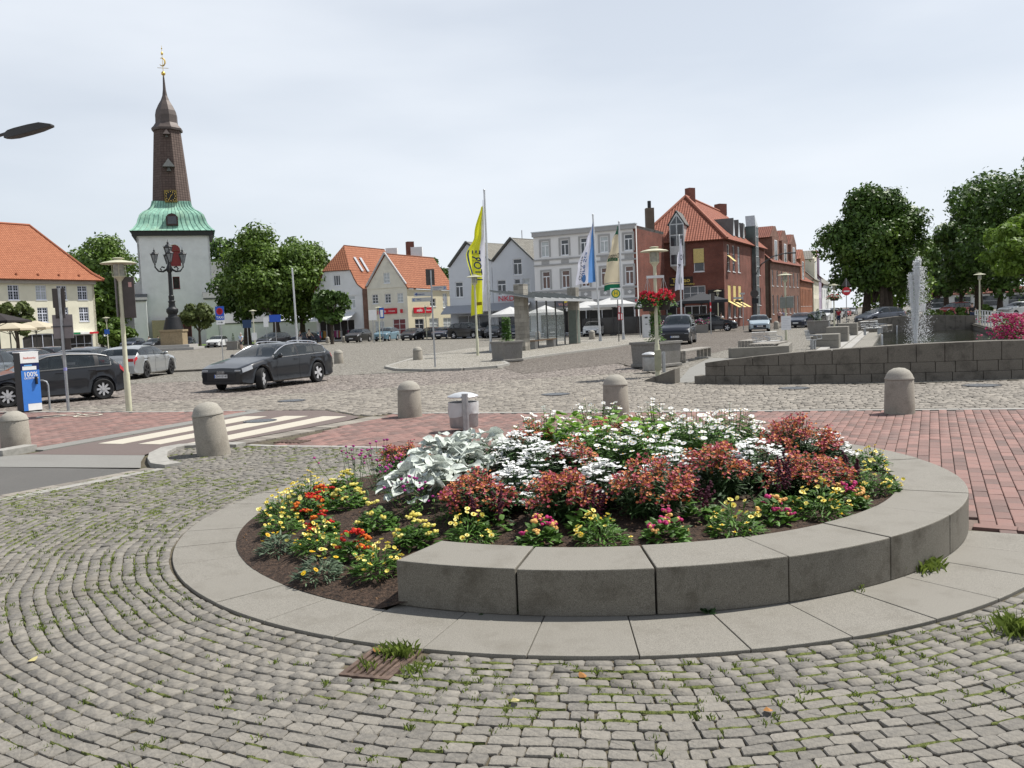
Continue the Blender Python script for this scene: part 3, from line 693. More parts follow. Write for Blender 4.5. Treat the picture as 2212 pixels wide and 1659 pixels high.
def foliage(t, mat, n, rx, h, L, w, name='foliage', flat=.3):
    mb = MB()
    for i in range(n):
        a = random.uniform(0, 6.283); q = math.sqrt(random.random()); zz = h * (1 - q ** 1.6) * random.uniform(.15, 1)
        rleaf(mb, (math.cos(a) * rx * q * .85, math.sin(a) * rx * q * .85, zz), L * random.uniform(.7, 1.2), w * random.uniform(.7, 1.2), a + random.gauss(0, .6), random.uniform(-.1, 1.0) * (1 - flat) + .25 * flat, random.uniform(.1, .7), random.gauss(0, .4))
    return mb.build(name, mat, t)
def dome_pt(rx, h, k=1.0):
    a = random.uniform(0, 6.283); q = math.sqrt(random.random()) * k; return math.cos(a) * rx * q, math.sin(a) * rx * q, h * (1 - .75 * q ** 2)

def marguerite(x, y, label, s=1.0, n=16, mat=F_PALE, fol=G1):
    p = bed(x, y); t = thing('marguerite', label, 'flowers', p, random.random() * 6, 'yellow marguerites in the bed'); t.scale = (1.12, 1.12, 1.1); n = int(n * 1.3)
    foliage(t, fol, int(260 * s), .18 * s, .17 * s, .085, .016)
    f, st, ce = MB(), MB(), MB(); n = int(n * 1.35)
    for i in range(n):
        q = dome_pt(.19 * s, .22 * s); q = (q[0], q[1], q[2] * random.uniform(.75, 1.12)); st.tube([(q[0] * .5, q[1] * .5, .02), (q[0], q[1], q[2] - .006)], .002, 3); u_ = updir(.45); r_ = random.uniform(.012, .021); disc(f, q, r_, u_, 11, .15); un = Vector(u_).normalized() * .002; ce.ball((q[0] + un.x, q[1] + un.y, q[2] + un.z), r_ * .34, 6, 4)
    st.build('stems', fol, t); f.build('blossoms', mat, t); ce.build('flower_centres', F_GOLD, t)
    c = MB(); 
    for i in range(max(2, n // 5)): q = dome_pt(.2 * s, .23 * s); disc(c, q, .016, updir(.7), 8, .5)
    c.build('faded_blossoms', F_YEL, t)
def zinnia(x, y, label, s=1.0, n=14, mats=(F_RED, F_OR), fol=G1, cat_name='lantana', grp='lantanas in the bed'):
    p = bed(x, y); t = thing(cat_name, label, 'flowers', p, random.random() * 6, grp)
    foliage(t, fol, int(130 * s), .16 * s, .17 * s, .085, .048)
    a, b = MB(), MB()
    for i in range(n):
        q = dome_pt(.15 * s, .2 * s); m = a if random.random() < .62 else b
        for k in range(7):
            pom(m if k else b, (q[0] + random.gauss(0, .015), q[1] + random.gauss(0, .015), q[2] + random.uniform(-.006, .012)), random.uniform(.011, .017))
    a.build('blossoms', mats[0], t); b.build('young_blossoms', mats[1], t)
def wallflower(x, y, label, rx=.22, h=.42, n=46):
    p = bed(x, y); t = thing('wallflower', label, 'flowers', p, 0, 'wallflowers in the bed'); t.scale = (1.3, 1.3, 1.0); n = int(n * 1.15)
    fo, a, b = MB(), MB(), MB()
    for i in range(n):
        q = dome_pt(rx, h); q = (q[0], q[1], (h * (1 - .42 * (math.hypot(q[0], q[1]) / rx) ** 2)) * random.uniform(.72, 1.14)); l = (q[0] * .45, q[1] * .45, .0); fo.tube([l, q], .0025, 3)
        for k in range(15):
            f_ = random.uniform(.1, .9); v = [l[j] + (q[j] - l[j]) * f_ for j in range(3)]; rleaf(fo, v, random.uniform(.06, .1), .016, random.uniform(0, 6.28), random.uniform(-.2, .7), .5)
        for k in range(random.randint(14, 20)):
            m = a if random.random() < .5 else b; c = (q[0] + random.gauss(0, .022), q[1] + random.gauss(0, .022), q[2] - random.uniform(0, .075)); disc(m, c, random.uniform(.008, .0135), (random.gauss(0, .8), random.gauss(0, .8) - .3, .8), 5, .3)
    fo.build('foliage', G2, t); a.build('orange_blossoms', F_RUST, t); b.build('crimson_blossoms', F_CRIM, t)
def candytuft(x, y, label, rx=.2, h=.32, n=40, tall=False, name='candytuft'):
    p = bed(x, y); t = thing(name, label, 'flowers', p, 0, 'white flowers in the bed'); t.scale = (1.4, 1.4, 1.0); n = int(n * 1.35)
    fo, a, b = MB(), MB(), MB()
    for i in range(n):
        q = dome_pt(rx, h * random.uniform(.75, 1.15) if tall else h * random.uniform(.85, 1.08)); l = (q[0] * .6, q[1] * .6, 0); fo.tube([l, q], .0022, 3)
        for k in range(10): f_ = random.uniform(.1, .88); v = [l[j] + (q[j] - l[j]) * f_ for j in range(3)]; rleaf(fo, v, random.uniform(.06, .1), .02, random.uniform(0, 6.28), random.uniform(-.1, .8), .4)
        if tall: disc(a, q, random.uniform(.017, .028), updir(.4), 9, .15); b.ball((q[0], q[1], q[2] + .002), (.005, .005, .004), 5, 3)
        else:
            for k in range(9): disc(a, (q[0] + random.gauss(0, .019), q[1] + random.gauss(0, .019), q[2] + random.uniform(-.008, .006)), .0125, updir(.35), 5, .2)
    fo.build('foliage', G2 if not tall else G1, t); a.build('blossoms', F_WHITE, t)
    if tall: b.build('flower_centres', F_GOLD, t)
def gomphrena(x, y, label, h=.4, n=9, rx=.1):
    p = bed(x, y); t = thing('gomphrena', label, 'flowers', p, 0, 'magenta globe amaranths')
    fo, a = MB(), MB()
    for i in range(n):
        q = (random.gauss(0, rx), random.gauss(0, rx), h * random.uniform(.65, 1.1)); fo.tube([(q[0] * .4, q[1] * .4, 0), (q[0] * .8, q[1] * .8, q[2] * .6), q], .0025, 3)
        for k in range(7): z = random.uniform(.05, q[2] * .85); rleaf(fo, (q[0] * z / q[2], q[1] * z / q[2], z), .07, .012, random.uniform(0, 6.28), random.uniform(0, .8), .4)
        pom(a, q, random.uniform(.013, .019))
        if random.random() < .5: pom(a, (q[0] + random.gauss(0, .03), q[1] + random.gauss(0, .03), q[2] * .85), .012)
    fo.build('foliage', G1, t); a.build('blossoms', F_PUR, t)
def amaranth(x, y, label, h=.36, n=5):
    p = bed(x, y); t = thing('amaranth', label, 'plant', p, random.random() * 6, 'dark wine amaranths')
    foliage(t, G1, 60, .16, .18, .1, .055, 'leaves')
    for i in range(n):
        a = MB(); x0, y0 = random.gauss(0, .05), random.gauss(0, .05); hh = h * random.uniform(.75, 1.1)
        for k in range(26): z = hh * (.4 + .6 * k / 26); r = .024 * (1 - (k / 26) ** 2) + .004; pom(a, (x0 * (1 + k / 30) + random.gauss(0, r * .6), y0 + random.gauss(0, r * .6), z), .011)
        a.build('plume', F_WINE, t)
def leafy(x, y, label, rx=.25, h=.38, n=120, mat=G3, L=.13, w=.085):
    p = bed(x, y); t = thing('leafy_plant', label, 'plant', p, random.random() * 6); foliage(t, mat, n, rx, h, L, w, 'leaves', .55)

# silver-leaved ragwort: every big felted leaf is a part of its own
LV = []
for k in range(4):
    mb = MB(); n = 6; L, wd = 1.0, random.uniform(.62, .8); rows = []
    for i in range(n + 1):
        f_ = i / n; w = wd * math.sqrt(max(0, 1 - (2 * f_ ** .85 - 1) ** 2)) * .5 + .015; z = .16 * math.sin(f_ * 2.2) - .22 * f_ ** 2 + .03 * math.sin(7 * f_ + k)
        rows.append([(f_ * L, -w, z + w * .3 + .03 * math.sin(9 * f_ + k)), (f_ * L, -w * .5, z + .03), (f_ * L, 0, z - .02), (f_ * L, w * .5, z + .03), (f_ * L, w, z + w * .32 + .03 * math.cos(8 * f_ + k))])
    vs = [p for r in rows for p in r]; fs = [[i * 5 + j, (i + 1) * 5 + j, (i + 1) * 5 + j + 1, i * 5 + j + 1] for i in range(n) for j in range(4)]
    me = bpy.data.meshes.new('leaf'); me.from_pydata(vs, [], fs); me.materials.append(SILVER); me.polygons.foreach_set('use_smooth', [True] * len(me.polygons)); LV.append(me)
def ragwort(x, y, label, rx, ry, h, n):
    p = bed(x, y); t = thing('silver_ragwort', label, 'plant', p, 0, 'silver ragworts in the bed')
    for i in range(n):
        a = random.uniform(0, 6.283); q = math.sqrt((i + .5) / n); px, py, pz = math.cos(a) * rx * q, math.sin(a) * ry * q, h * (1 - .8 * q ** 2) * random.uniform(.8, 1.08)
        o = bpy.data.objects.new('leaf', random.choice(LV)); COL.objects.link(o); o.parent = t; o.location = (px * .85, py * .85, pz); s = random.uniform(.12, .2) * (1 if q > .3 else .8)
        o.scale = (s, s, s); o.rotation_euler = (random.gauss(0, .45), -random.uniform(-.15, .8) * (1 - q * .9), a + random.gauss(0, .7))
    st = MB()
    for i in range(12): a = i * .52; st.tube([(0, 0, 0), (math.cos(a) * rx * .4, math.sin(a) * ry * .4, h * .45), (math.cos(a) * rx * .7, math.sin(a) * ry * .7, h * .4)], .008, 4)
    st.build('stems', G4, t)

ragwort(925, 1085, 'silver felted ragwort hanging over the front left of the mound', .44, .34, .38, 100)
ragwort(975, 1035, 'silver felted ragwort in the middle of the silver mass', .44, .42, .42, 110)
ragwort(1030, 1000, 'silver felted ragwort at the back behind the white daisies', .5, .45, .34, 100)
for i, (x, y, s, n, lab) in enumerate((
    (665, 1078, 1.15, 28, 'large yellow marguerite clump at the back left corner of the bed'), (612, 1118, 1.15, 26, 'yellow marguerite clump on the left rim above the sparse one'),
    (612, 1150, .9, 12, 'yellow marguerite clump in the left of the bed, below the large left rim clump'), (690, 1190, 1.0, 16, 'yellow marguerite clump left of the lone red lantana'),
    (818, 1236, 1.0, 22, 'pale yellow marguerite clump right against the end of the seat wall'), (1018, 1168, 1.0, 16, 'pale yellow marguerite clump just inside the first wall block'),
    (1300, 1172, 1.0, 14, 'pale yellow marguerite clump inside the wall between the two pink lantanas'), (1588, 1150, 1.0, 15, 'pale yellow marguerite clump inside the wall right of the middle pink lantana'),
    (1772, 1112, 1.1, 20, 'yellow marguerite clump inside the wall near the fifth block'), (1888, 1062, 1.15, 22, 'yellow marguerite clump at the right end of the bed'),
    (1880, 1010, .95, 12, 'small yellow marguerite clump at the far right back of the bed'))):
    marguerite(x, y, lab, s, n, F_PALE if i not in (0, 2) else F_YEL)
marguerite(605, 1190, 'sparse golden marigold with grey leaves at the left rim', .8, 4, F_GOLD, G4)
marguerite(690, 1246, 'sparse golden marigold nearest the granite ring', .85, 4, F_GOLD, G4)
zinnia(700, 1092, 'red lantana at the back left, behind the two other red ones', 1.0, 16)
zinnia(672, 1112, 'red lantana in the left of the bed between yellow marguerites', 1.0, 15)
zinnia(700, 1152, 'red and orange lantana left of the bare soil', .95, 11)
zinnia(766, 1200, 'lone crimson red lantana on bare soil left of the wall end', 1.0, 15)
for x, y, lab in ((1168, 1172, 'pink and apricot lantana inside the second wall block'), (1440, 1163, 'pink and apricot lantana in the middle front of the bed'), (1665, 1125, 'pink and apricot lantana right of the middle front'), (1832, 1092, 'pink lantana at the right front of the bed'), (1790, 1040, 'pink lantana at the right back next to the white tufts')):
    zinnia(x, y, lab, 1.0, 13, (F_MAG, F_PEACH))
for x, y, lab, n in ((752, 1095, 'yellow lantana behind the red ones, left of the magenta balls', 14), (900, 1172, 'yellow and cream lantana left of the wall end', 12), (815, 1140, 'leafy lantana with few yellow heads in the left middle', 5), (745, 1060, 'pale yellow lantana at the back left near the ring', 10)):
    zinnia(x, y, lab, 1.15, n, (F_YEL, F_PALE))
for x, y, lab, rx, h, n in ((1035, 1118, 'orange and crimson wallflower right of the silver leaves', .24, .38, 60), (1215, 1122, 'orange wallflower in the front middle, left of the white tuft', .24, .4, 62), (1405, 1115, 'tall orange wallflower in the middle of the bed', .25, .46, 70),
    (1545, 1070, 'orange wallflower behind the wine dark plumes', .22, .46, 52), (1722, 1010, 'tall rust red wallflower at the back right, the highest of all', .3, .5, 80), (1745, 1070, 'broad orange wallflower at the right of the bed', .3, .36, 76),
    (872, 1010, 'apricot wallflower behind the magenta balls at the left back', .24, .34, 46), (1150, 985, 'small orange wallflower among the white flowers left of the centre', .2, .4, 26), (1335, 975, 'orange wallflower at the top of the mound', .28, .4, 40), (1240, 1035, 'small orange wallflower behind the front white tuft', .18, .38, 24)):
    wallflower(x, y, lab, rx, h, n)
for x, y, lab, rx, h, n in ((1105, 1095, 'white candytuft between the two left wallflowers', .2, .34, 44), (1305, 1090, 'white candytuft left of the tall middle wallflower', .2, .36, 44), (1450, 1065, 'white candytuft behind the tall middle wallflower', .2, .4, 40), (1632, 1052, 'dense white candytuft right of the middle of the bed', .24, .42, 56),
    (1780, 1000, 'white candytuft between the two right wallflowers', .22, .34, 40), (1190, 1040, 'wide white candytuft left of the centre', .32, .36, 70), (1130, 1010, 'white candytuft beside the silver leaves', .28, .36, 50)):
    candytuft(x, y, lab, rx, h, n)
for x, y, lab, rx, h, n in ((1380, 1010, 'white scabious in the middle of the mound', .36, .42, 70), (1500, 985, 'white scabious right of the mound top', .4, .44, 90), (1580, 965, 'white scabious at the right back', .36, .46, 80), (1420, 945, 'white scabious on the top of the mound', .4, .46, 60), (1180, 965, 'white scabious at the left back behind the silver leaves', .4, .46, 60), (1290, 1000, 'white scabious in front of the bright green leaves', .3, .36, 40), (1290, 935, 'white scabious standing high at the back of the bed', .45, .5, 34)):
    candytuft(x, y, lab, rx, h, n, True, 'scabious')
for x, y, lab, h, n in ((770, 1065, 'tall magenta globe amaranth at the left of the group', .46, 9), (820, 1050, 'magenta globe amaranth at the back of its group', .44, 12), (845, 1085, 'magenta globe amaranth in front of the apricot wallflower', .4, 13), (900, 1120, 'magenta globe amaranth before the silver leaves', .34, 9), (950, 1140, 'lone magenta globe amaranth below the silver leaves', .3, 5)):
    gomphrena(x, y, lab, h, n)
for x, y, lab in ((1062, 1145, 'wine dark amaranth between the left wallflower and the front marguerite'), (1275, 1140, 'wine dark amaranth behind the front middle marguerite'), (1515, 1118, 'wine dark amaranth behind the middle pink lantana'), (1690, 1098, 'tall wine dark amaranth plume right of the white candytuft'), (1835, 1060, 'wine dark amaranth at the right end of the bed')):
    amaranth(x, y, lab, .3 if x != 1690 else .42)
leafy(1225, 975, 'bright green leafy plant on top of the mound, left one', .46, .5, 330); leafy(1395, 980, 'bright green leafy plant on top of the mound, right one', .4, .48, 260); leafy(1320, 985, 'bright green leafy plant on top of the mound between the two others', .4, .5, 260)
leafy(985, 1120, 'low dark green plant under the silver leaves', .16, .14, 60, G1, .05, .025)

fg = MB()
for i in range(4200):
    t_ = random.uniform(0, 6.283); r_ = 2.55 * math.sqrt(random.random()); x, y = CX + .25 + r_ * math.cos(t_), CY + .35 + r_ * .92 * math.sin(t_)
    if x < -.55 and y < 8.4: continue
    rleaf(fg, (x, y, soil_z(x, y) + random.random() ** 2 * .2), random.uniform(.06, .11), random.uniform(.018, .035), random.uniform(0, 6.28), random.uniform(.1, 1.2), .3)
tag(fg.build('filler_foliage', G2), 'low dark green leaves between the flower clumps', 'foliage', kind='stuff')
# grass and weeds in the joints of the setts, thickest round the drain and along the ring
gb = MB()
ms_ = MB()
def moss(r, a0, a1, w):
    n = 4; i0 = len(ms_.v); zz0 = .002
    for k in range(n + 1):
        a = a0 + (a1 - a0) * k / n; c, s = math.cos(a), math.sin(a); d = w * random.uniform(.3, 1.1) * (0.25 if k in (0, n) else 1); wb = .02 * math.sin(a * 9 + r * 2) + .012 * math.sin(a * 23 + 1.3 * r)
        for q, z in ((-d, -.006), (0, zz0 + random.uniform(.002, .009)), (d, -.006)): ms_.v.append((CX + (r + wb + q) * c, CY + (r + wb + q) * s, z))
    for k in range(n):
        for j in range(2): ms_.f.append([i0 + k * 3 + j, i0 + k * 3 + j + 1, i0 + k * 3 + j + 4, i0 + k * 3 + j + 3])
def tuft(x, y, n, h, mb=gb, sp=.03):
    for i in range(n):
        a = random.uniform(0, 6.283); r = random.gauss(0, sp); px, py = x + math.cos(a) * r, y + math.sin(a) * r; hh = h * random.uniform(.5, 1.1); az = random.uniform(0, 6.283); w = .0035
        dx, dy = math.cos(az), math.sin(az); mb.add([(px - dy * w, py + dx * w, -.012), (px + dy * w, py - dx * w, -.012), (px + dx * hh * .35 + dy * w * .6, py + dy * hh * .35 - dx * w * .6, hh * .7), (px + dx * hh * .8, py + dy * hh * .8, hh * .95)], [[0, 1, 2], [0, 2, 3]])
rows_, angs_, cells_ = sett_polar
for i in range(len(cells_)):
    r0, r1, a0, a1 = cells_[i]; x, y = CX + r1 * math.cos(a0), CY + r1 * math.sin(a0); d = r1 - R_OUT
    dens = .09 + .45 * max(0, mnoise.noise((x * .9 + 5, y * .9, 2))) + .14 * math.exp(-d / .5)
    th = math.degrees(math.atan2(y - CY, x - CX))
    if -115 < th < -40 and d < .9: dens += .32
    if th < -140 or th > 150: dens += .24
    if d > 4: dens *= .8
    if random.random() < dens:
        am = random.uniform(a0, a1) if random.random() < .6 else a0; rm_ = r1 if random.random() < .6 else random.uniform(r0, r1)
        if rm_ != r1: am = a0
        tuft(CX + rm_ * math.cos(am), CY + rm_ * math.sin(am), random.randint(6, 18), random.uniform(.01, .026), sp=.02)
    if random.random() < dens * .8: moss(r1, a0 - .3 * (a1 - a0), a1, random.uniform(.006, .014))
for x, y, n, h, sp in ((870, 1415, 90, .07, .05), (840, 1412, 60, .06, .05), (790, 1440, 24, .05, .04), (900, 1450, 50, .05, .05), (2005, 1228, 160, .09, .06), (1990, 1235, 100, .08, .05), (2190, 1365, 120, .1, .06), (2205, 1370, 80, .08, .05), (1850, 1275, 40, .05, .04)):
    p = gp(x, y); tuft(p[0], p[1], n, h, sp=sp)
tag(ms_.build('joint_moss', M('moss', (0.055, 0.075, 0.014), .9, var=.4, scale=40, col2=(0.13, 0.15, 0.04), bump=1.0, bscale=150), smooth='full'), 'green moss filling joints between the setts', 'moss', kind='stuff')
tag(gb.build('joint_grass', M('grass_blade', (0.08, 0.12, 0.018), .6, var=.3, col2=(0.2, 0.26, 0.05), island=.9, transl=.3)), 'short green grass growing in the joints of the setts', 'grass', kind='stuff')
for x, y, s, lab in ((1118, 1318, .12, 'dark dock weed in the open joint of the seat wall'), (1530, 1325, .06, 'small weed at the foot of the seat wall'), (1040, 1325, .05, 'tiny weed at the foot of the first wall block')):
    p = gp(x, y, .012); t = thing('weed', lab, 'weed', p); mb = MB()
    for i in range(int(14 * s / .06)): rleaf(mb, (random.gauss(0, s * .3), random.gauss(0, s * .3) + .02, 0), s, s * .6, random.uniform(0, 6.28), random.uniform(.1, 1.1), .3)
    mb.build('leaves', G2, t)
for x, y, c in ((1265, 1465, 0), (822, 1408, 0), (1108, 1508, 1), (60, 1430, 1), (1655, 1528, 0)):
    p = gp(x, y, .012); t = MB(); rleaf(t, (0, 0, .004), .07, .045, random.random() * 6, .25, .2); o = t.build('fallen_leaf', M('dry_leaf', (.3, .14, .04), .8) if not c else M('straw', (.4, .35, .16), .8), loc=p)
    tag(o, ['dry brown leaf on the setts, %s' % w for w in ('right of the drain grate', 'left beside the drain grate', 'x', 'x', 'far right of the drain grate')][(0, 1, 2, 3, 4)[[1265, 822, 1108, 60, 1655].index(x)]] if not c else ('yellowed leaf on the setts at the left edge' if x == 60 else 'yellowed leaf on the setts below the wall joint'), 'leaf')
# ---------------------------------------------------------------- street furniture
def zz(x, y, D):
    d = ray(x, y); return EYE + d[2] * D / d[1]
BOLL = M('bollard_stone', (0.27, 0.245, 0.205), .85, var=.15, scale=60, bump=.25, bscale=120, blotch=.55, blotch_col=(.12, .1, .075), bl_scale=4)
BOLL_CAP = M('bollard_cap', (0.31, 0.29, 0.25), .85, var=.15, scale=60, bump=.25, bscale=120, blotch=.3, blotch_col=(.17, .15, .12), bl_scale=4)
def bollard(p, label, h=.77, r=.245, tilt=(0, 0)):
    t = thing('bollard', label, 'bollard', p, random.random() * 6, 'round stone bollards'); t.rotation_euler = (tilt[0], tilt[1], 0)
    s = h * .74; MB().lathe([(r * 1.02, -.05), (r * 1.0, .02), (r * .93, s - .01), (r * .9, s)], 28).build('shaft', BOLL, t, 'a')
    MB().lathe([(r * .9, s + .002), (r * .955, s + .006), (r * .955, s + .022), (r * .9, s + .04), (r * .84, s + .085), (r * .66, h - .055), (r * .36, h - .012), (0, h)], 28).build('domed_cap', BOLL_CAP, t, 'a')
bollard(gp(35, 968), 'stone bollard at the left edge behind the kerb', .66, .24)
bollard(gp(462, 978, .02), 'leaning stone bollard on the kerbed corner by the zebra crossing', .8, .25, (.02, -.09))
bollard(gp(886, 900), 'stone bollard left of the silver litter bin', .74, .25)
bollard(pd(1331, 16.5), 'stone bollard half hidden behind the flower bed', .78, .25)
bollard(gp(1943, 892), 'stone bollard in front of the pool wall', .79, .25)
bollard(gp(732, 785), 'stone bollard on the square right of the moving estate car', .72, .25)
bollard(gp(903, 781), 'stone bollard on the square left of the finger post', .75, .25)
bollard(gp(1162, 733, IZ), 'stone bollard behind the glass of the bus shelter', .72, .25); bollard(gp(1279, 733, IZ), 'stone bollard in front of the white hatchback', .74, .25)
bollard(pd(708, 108), 'stone bollard in front of the clothes rails, left one', .8, .25); bollard(pd(743, 108), 'stone bollard in front of the clothes rails, right one', .8, .25)
bollard(pd(520, 92), 'stone bollard beside the far planter by the church', .8, .25); bollard(pd(1677, 82), 'stone bollard behind the pale hatchback', .8, .25)

def lamp(p, label, h=4.0, box=False):
    t = thing('street_lamp', label, 'street lamp', p, 0, 'mushroom street lamps'); hp = h - .62
    MB().lathe([(.075, 0), (.075, .95), (.055, 1.0), (.05, hp), (.05, hp + .02)], 14).build('pole', CREAMPOLE, t, 'a')
    MB().lathe([(.05, hp), (.055, hp + .02), (.13, hp + .12), (.145, hp + .13), (.145, hp + .15)], 18).build('neck', CREAMPOLE, t, 'a')
    MB().lathe([(.125, hp + .152), (.13, hp + .16), (.13, hp + .44)], 18).build('lamp_glass', LAMPGLASS, t, 'a')
    for k in range(4): a = k * 1.571 + .4; MB().cyl((math.cos(a) * .155, math.sin(a) * .155, hp + .13), (math.cos(a) * .155, math.sin(a) * .155, hp + .47), .009, n=5).build('cage_bar', CREAMPOLE, t)
    MB().lathe([(.12, hp + .44), (.3, hp + .455), (.42, hp + .45), (.43, hp + .46), (.36, hp + .49), (.2, hp + .525), (.13, hp + .535), (0, hp + .538)], 30).build('shade', CREAMPOLE, t, 'a')
    MB().lathe([(.1, hp + .538), (.1, hp + .575), (.14, hp + .578), (.145, hp + .59), (.1, hp + .602), (0, hp + .605)], 18).build('top_ring', CREAMPOLE, t, 'a')
    if box: MB().box((0, -.08, .5), (.19, .13, .62)).build('junction_box', M('cream_box', (.3, .3, .21), .6, blotch=.5, blotch_col=(.15, .15, .12), bl_scale=6), t, bevel=.01)
    return t
l1 = lamp(gp(279, 888), 'near cream mushroom lamp with sign backs, left of the grey car', 3.85)
MB().box((-.13, .06, 2.86), (.03, .34, .98), .5).build('sign_panel', SIGNBACK, l1, bevel=.006)
MB().box((.16, .04, 2.84), (.34, .03, 1.02), .12).build('sign_panel', SIGNBACK, l1, bevel=.006)
MB().bx(.2, .015, 3.1, .28, .018, 3.22).build('sticker', M('pale_sticker', (.5, .3, .28), .6), l1)
lamp(gp(1032, 768, IZ), 'mushroom lamp left of the yellow flag on the bus stop island', 4.3)
l3 = lamp(gp(1421, 813), 'cream mushroom lamp carrying two red flower baskets', 3.92, True)
l4 = lamp(gp(1698, 735), 'mushroom lamp with grey boxes and a paper notice beside the benches', 4.05)
MB().box((-.18, -.06, 2.25), (.34, .12, .68), .2).build('cabinet', M('grey_green_box', (.2, .21, .19), .5), l4, bevel=.03); MB().box((.24, -.06, 2.27), (.42, .12, .7), -.1).build('cabinet', MATS['grey_green_box'], l4, bevel=.03)
MB().bx(-.3, -.09, .62, .28, -.08, 1.46).build('paper_notice', M('paper', (.72, .72, .74), .7, var=.03), l4)
m = MB()
for k, (a, b) in enumerate(((-.2, .2), (-.22, .12), (-.2, .18), (-.15, .15), (-.22, .2), (-.22, .05))): m.bx(a, -.093, 1.28 - k * .1, b, -.0915, 1.295 - k * .1)
m.build('print_lines', M('grey_ink', (.45, .45, .47), .8), l4)
lamp(pd(1552, 93), 'mushroom lamp in front of the dark doorway of the red brick corner house', 4.2)
l6 = lamp(pd(235, 100), 'far mushroom lamp with a small blue sign left of the church', 4.2); MB().bx(-.28, -.08, 2.2, .28, -.06, 2.75).build('sign_panel', BLUE, l6)
lamp(pd(821, 100), 'far mushroom lamp in front of the cream gabled shop', 4.1); lamp(pd(922, 105), 'far mushroom lamp before the side windows of the cream shop', 4.1)
l9 = lamp(pd(551, 95), 'far mushroom lamp with a white poster right of the churchyard tree', 4.2); MB().bx(-.25, -.09, .9, .28, -.07, 1.7).build('poster', WHITE, l9)
l10 = lamp(pd(1802, 80), 'mushroom lamp with a red flower basket beside the street queue', 4.0); lamp(pd(2116, 66), 'mushroom lamp under the dark trees beyond the pool', 4.0)

POT = M('dark_pot', (.03, .024, .022), .6)
F_SCAR = F('scarlet', (.55, .012, .03), (.75, .04, .08))
def basket(p, label, r=.36, s=1.0):
    t = thing('flower_basket', label, 'flower basket', p, 0, 'hanging flower baskets')
    MB().lathe([(r * .62, -.32 * s), (r * .9, 0), (r * .95, .02)], 18).build('pot', POT, t, 'a')
    fo, fl = MB(), MB()
    for i in range(330):
        a = random.uniform(0, 6.28); q = math.sqrt(random.random()) * 1.35; z = .3 * (1 - q * .6) * random.random() + (-.2 * max(0, q - .8) * 2); rleaf(fo, (math.cos(a) * r * q, math.sin(a) * r * q, z), .09, .07, a + random.gauss(0, .6), random.uniform(-.2, .9), .4)
    for i in range(46):
        a = random.uniform(0, 6.28); q = random.uniform(.3, 1.5); z = .34 * (1 - .5 * q) - max(0, q - .9) * random.uniform(0, .5)
        for k in range(9): fl.ball((math.cos(a) * r * q + random.gauss(0, .026), math.sin(a) * r * q + random.gauss(0, .026), z + random.gauss(0, .02)), random.uniform(.012, .024), 6, 4)
    fo.build('foliage', G1, t); fl.build('blossoms', F_SCAR, t)
    c = MB()
    for k in range(3): a = k * 2.09 + .3; c.tube([(math.cos(a) * r * .8, math.sin(a) * r * .8, 0), (0, 0, .68)], .006, 4)
    c.build('chains', STEEL, t)
q = gp(1421, 813)
m = MB(); m.box((0, -.03, 3.0), (.52, .09, .08)); m.build('basket_bar', STEEL_L, l3)
basket((q[0] - .24, q[1] - .06, 2.3), 'red geranium basket on the left of the lamp bar', .25); basket((q[0] + .27, q[1] + .1, 2.32), 'red geranium basket on the right of the lamp bar', .25)
q = pd(1802, 80); basket((q[0], q[1] - .1, 2.75), 'far red flower basket on the lamp beside the street queue', .5)

def bin_(p, label, bag=True, s=1.0, post=(.05, -.28)):
    t = thing('litter_bin', label, 'litter bin', p)
    MB().lathe([(.235, .06), (.25, .1), (.25, .5), (.24, .5), (.24, .12)], 26).build('bucket', STEEL, t, 'a')
    if bag:
        mb = MB(); vs, fs = [], []; n = 40
        for j in range(6):
            for k in range(n): a = 6.283 * k / n; r = .262 + .008 * math.sin(a * 9 + j * 1.3) + .006 * random.random(); vs.append((r * math.cos(a), r * math.sin(a), .505 - j * .045 - (.03 * math.sin(a * 2) if j == 5 else 0)))
        for j in range(5):
            for k in range(n): fs.append([j * n + k, (j + 1) * n + k, (j + 1) * n + (k + 1) % n, j * n + (k + 1) % n])
        mb.add(vs, fs).build('bin_bag', M('bin_bag', (.7, .7, .7), .4, var=.05, transl=.3), t, 'full')
    MB().lathe([(0, .585), (.26, .585), (.27, .6), (.26, .615), (.15, .655), (.04, .675), (0, .676)], 30).build('lid', STEEL_L, t, 'a')
    MB().cyl((post[0], post[1], 0), (post[0], post[1], .665), .055, n=16).build('post', STEEL, t, 'a'); MB().box((post[0], post[1] + .04, .56), (.05, .12, .08)).build('bracket', STEEL, t)
bin_(gp(1003, 930), 'silver litter bin with white bag right behind the flower bed')
q = gp(1408, 806); bin_((q[0], q[1] + .25, 0), 'pale litter bin between the basket lamp and the concrete planter', False, 1, (.42, -.1)); q = pd(1787, 77); bin_(q, 'litter bin beside the far lamp with red flowers', False)

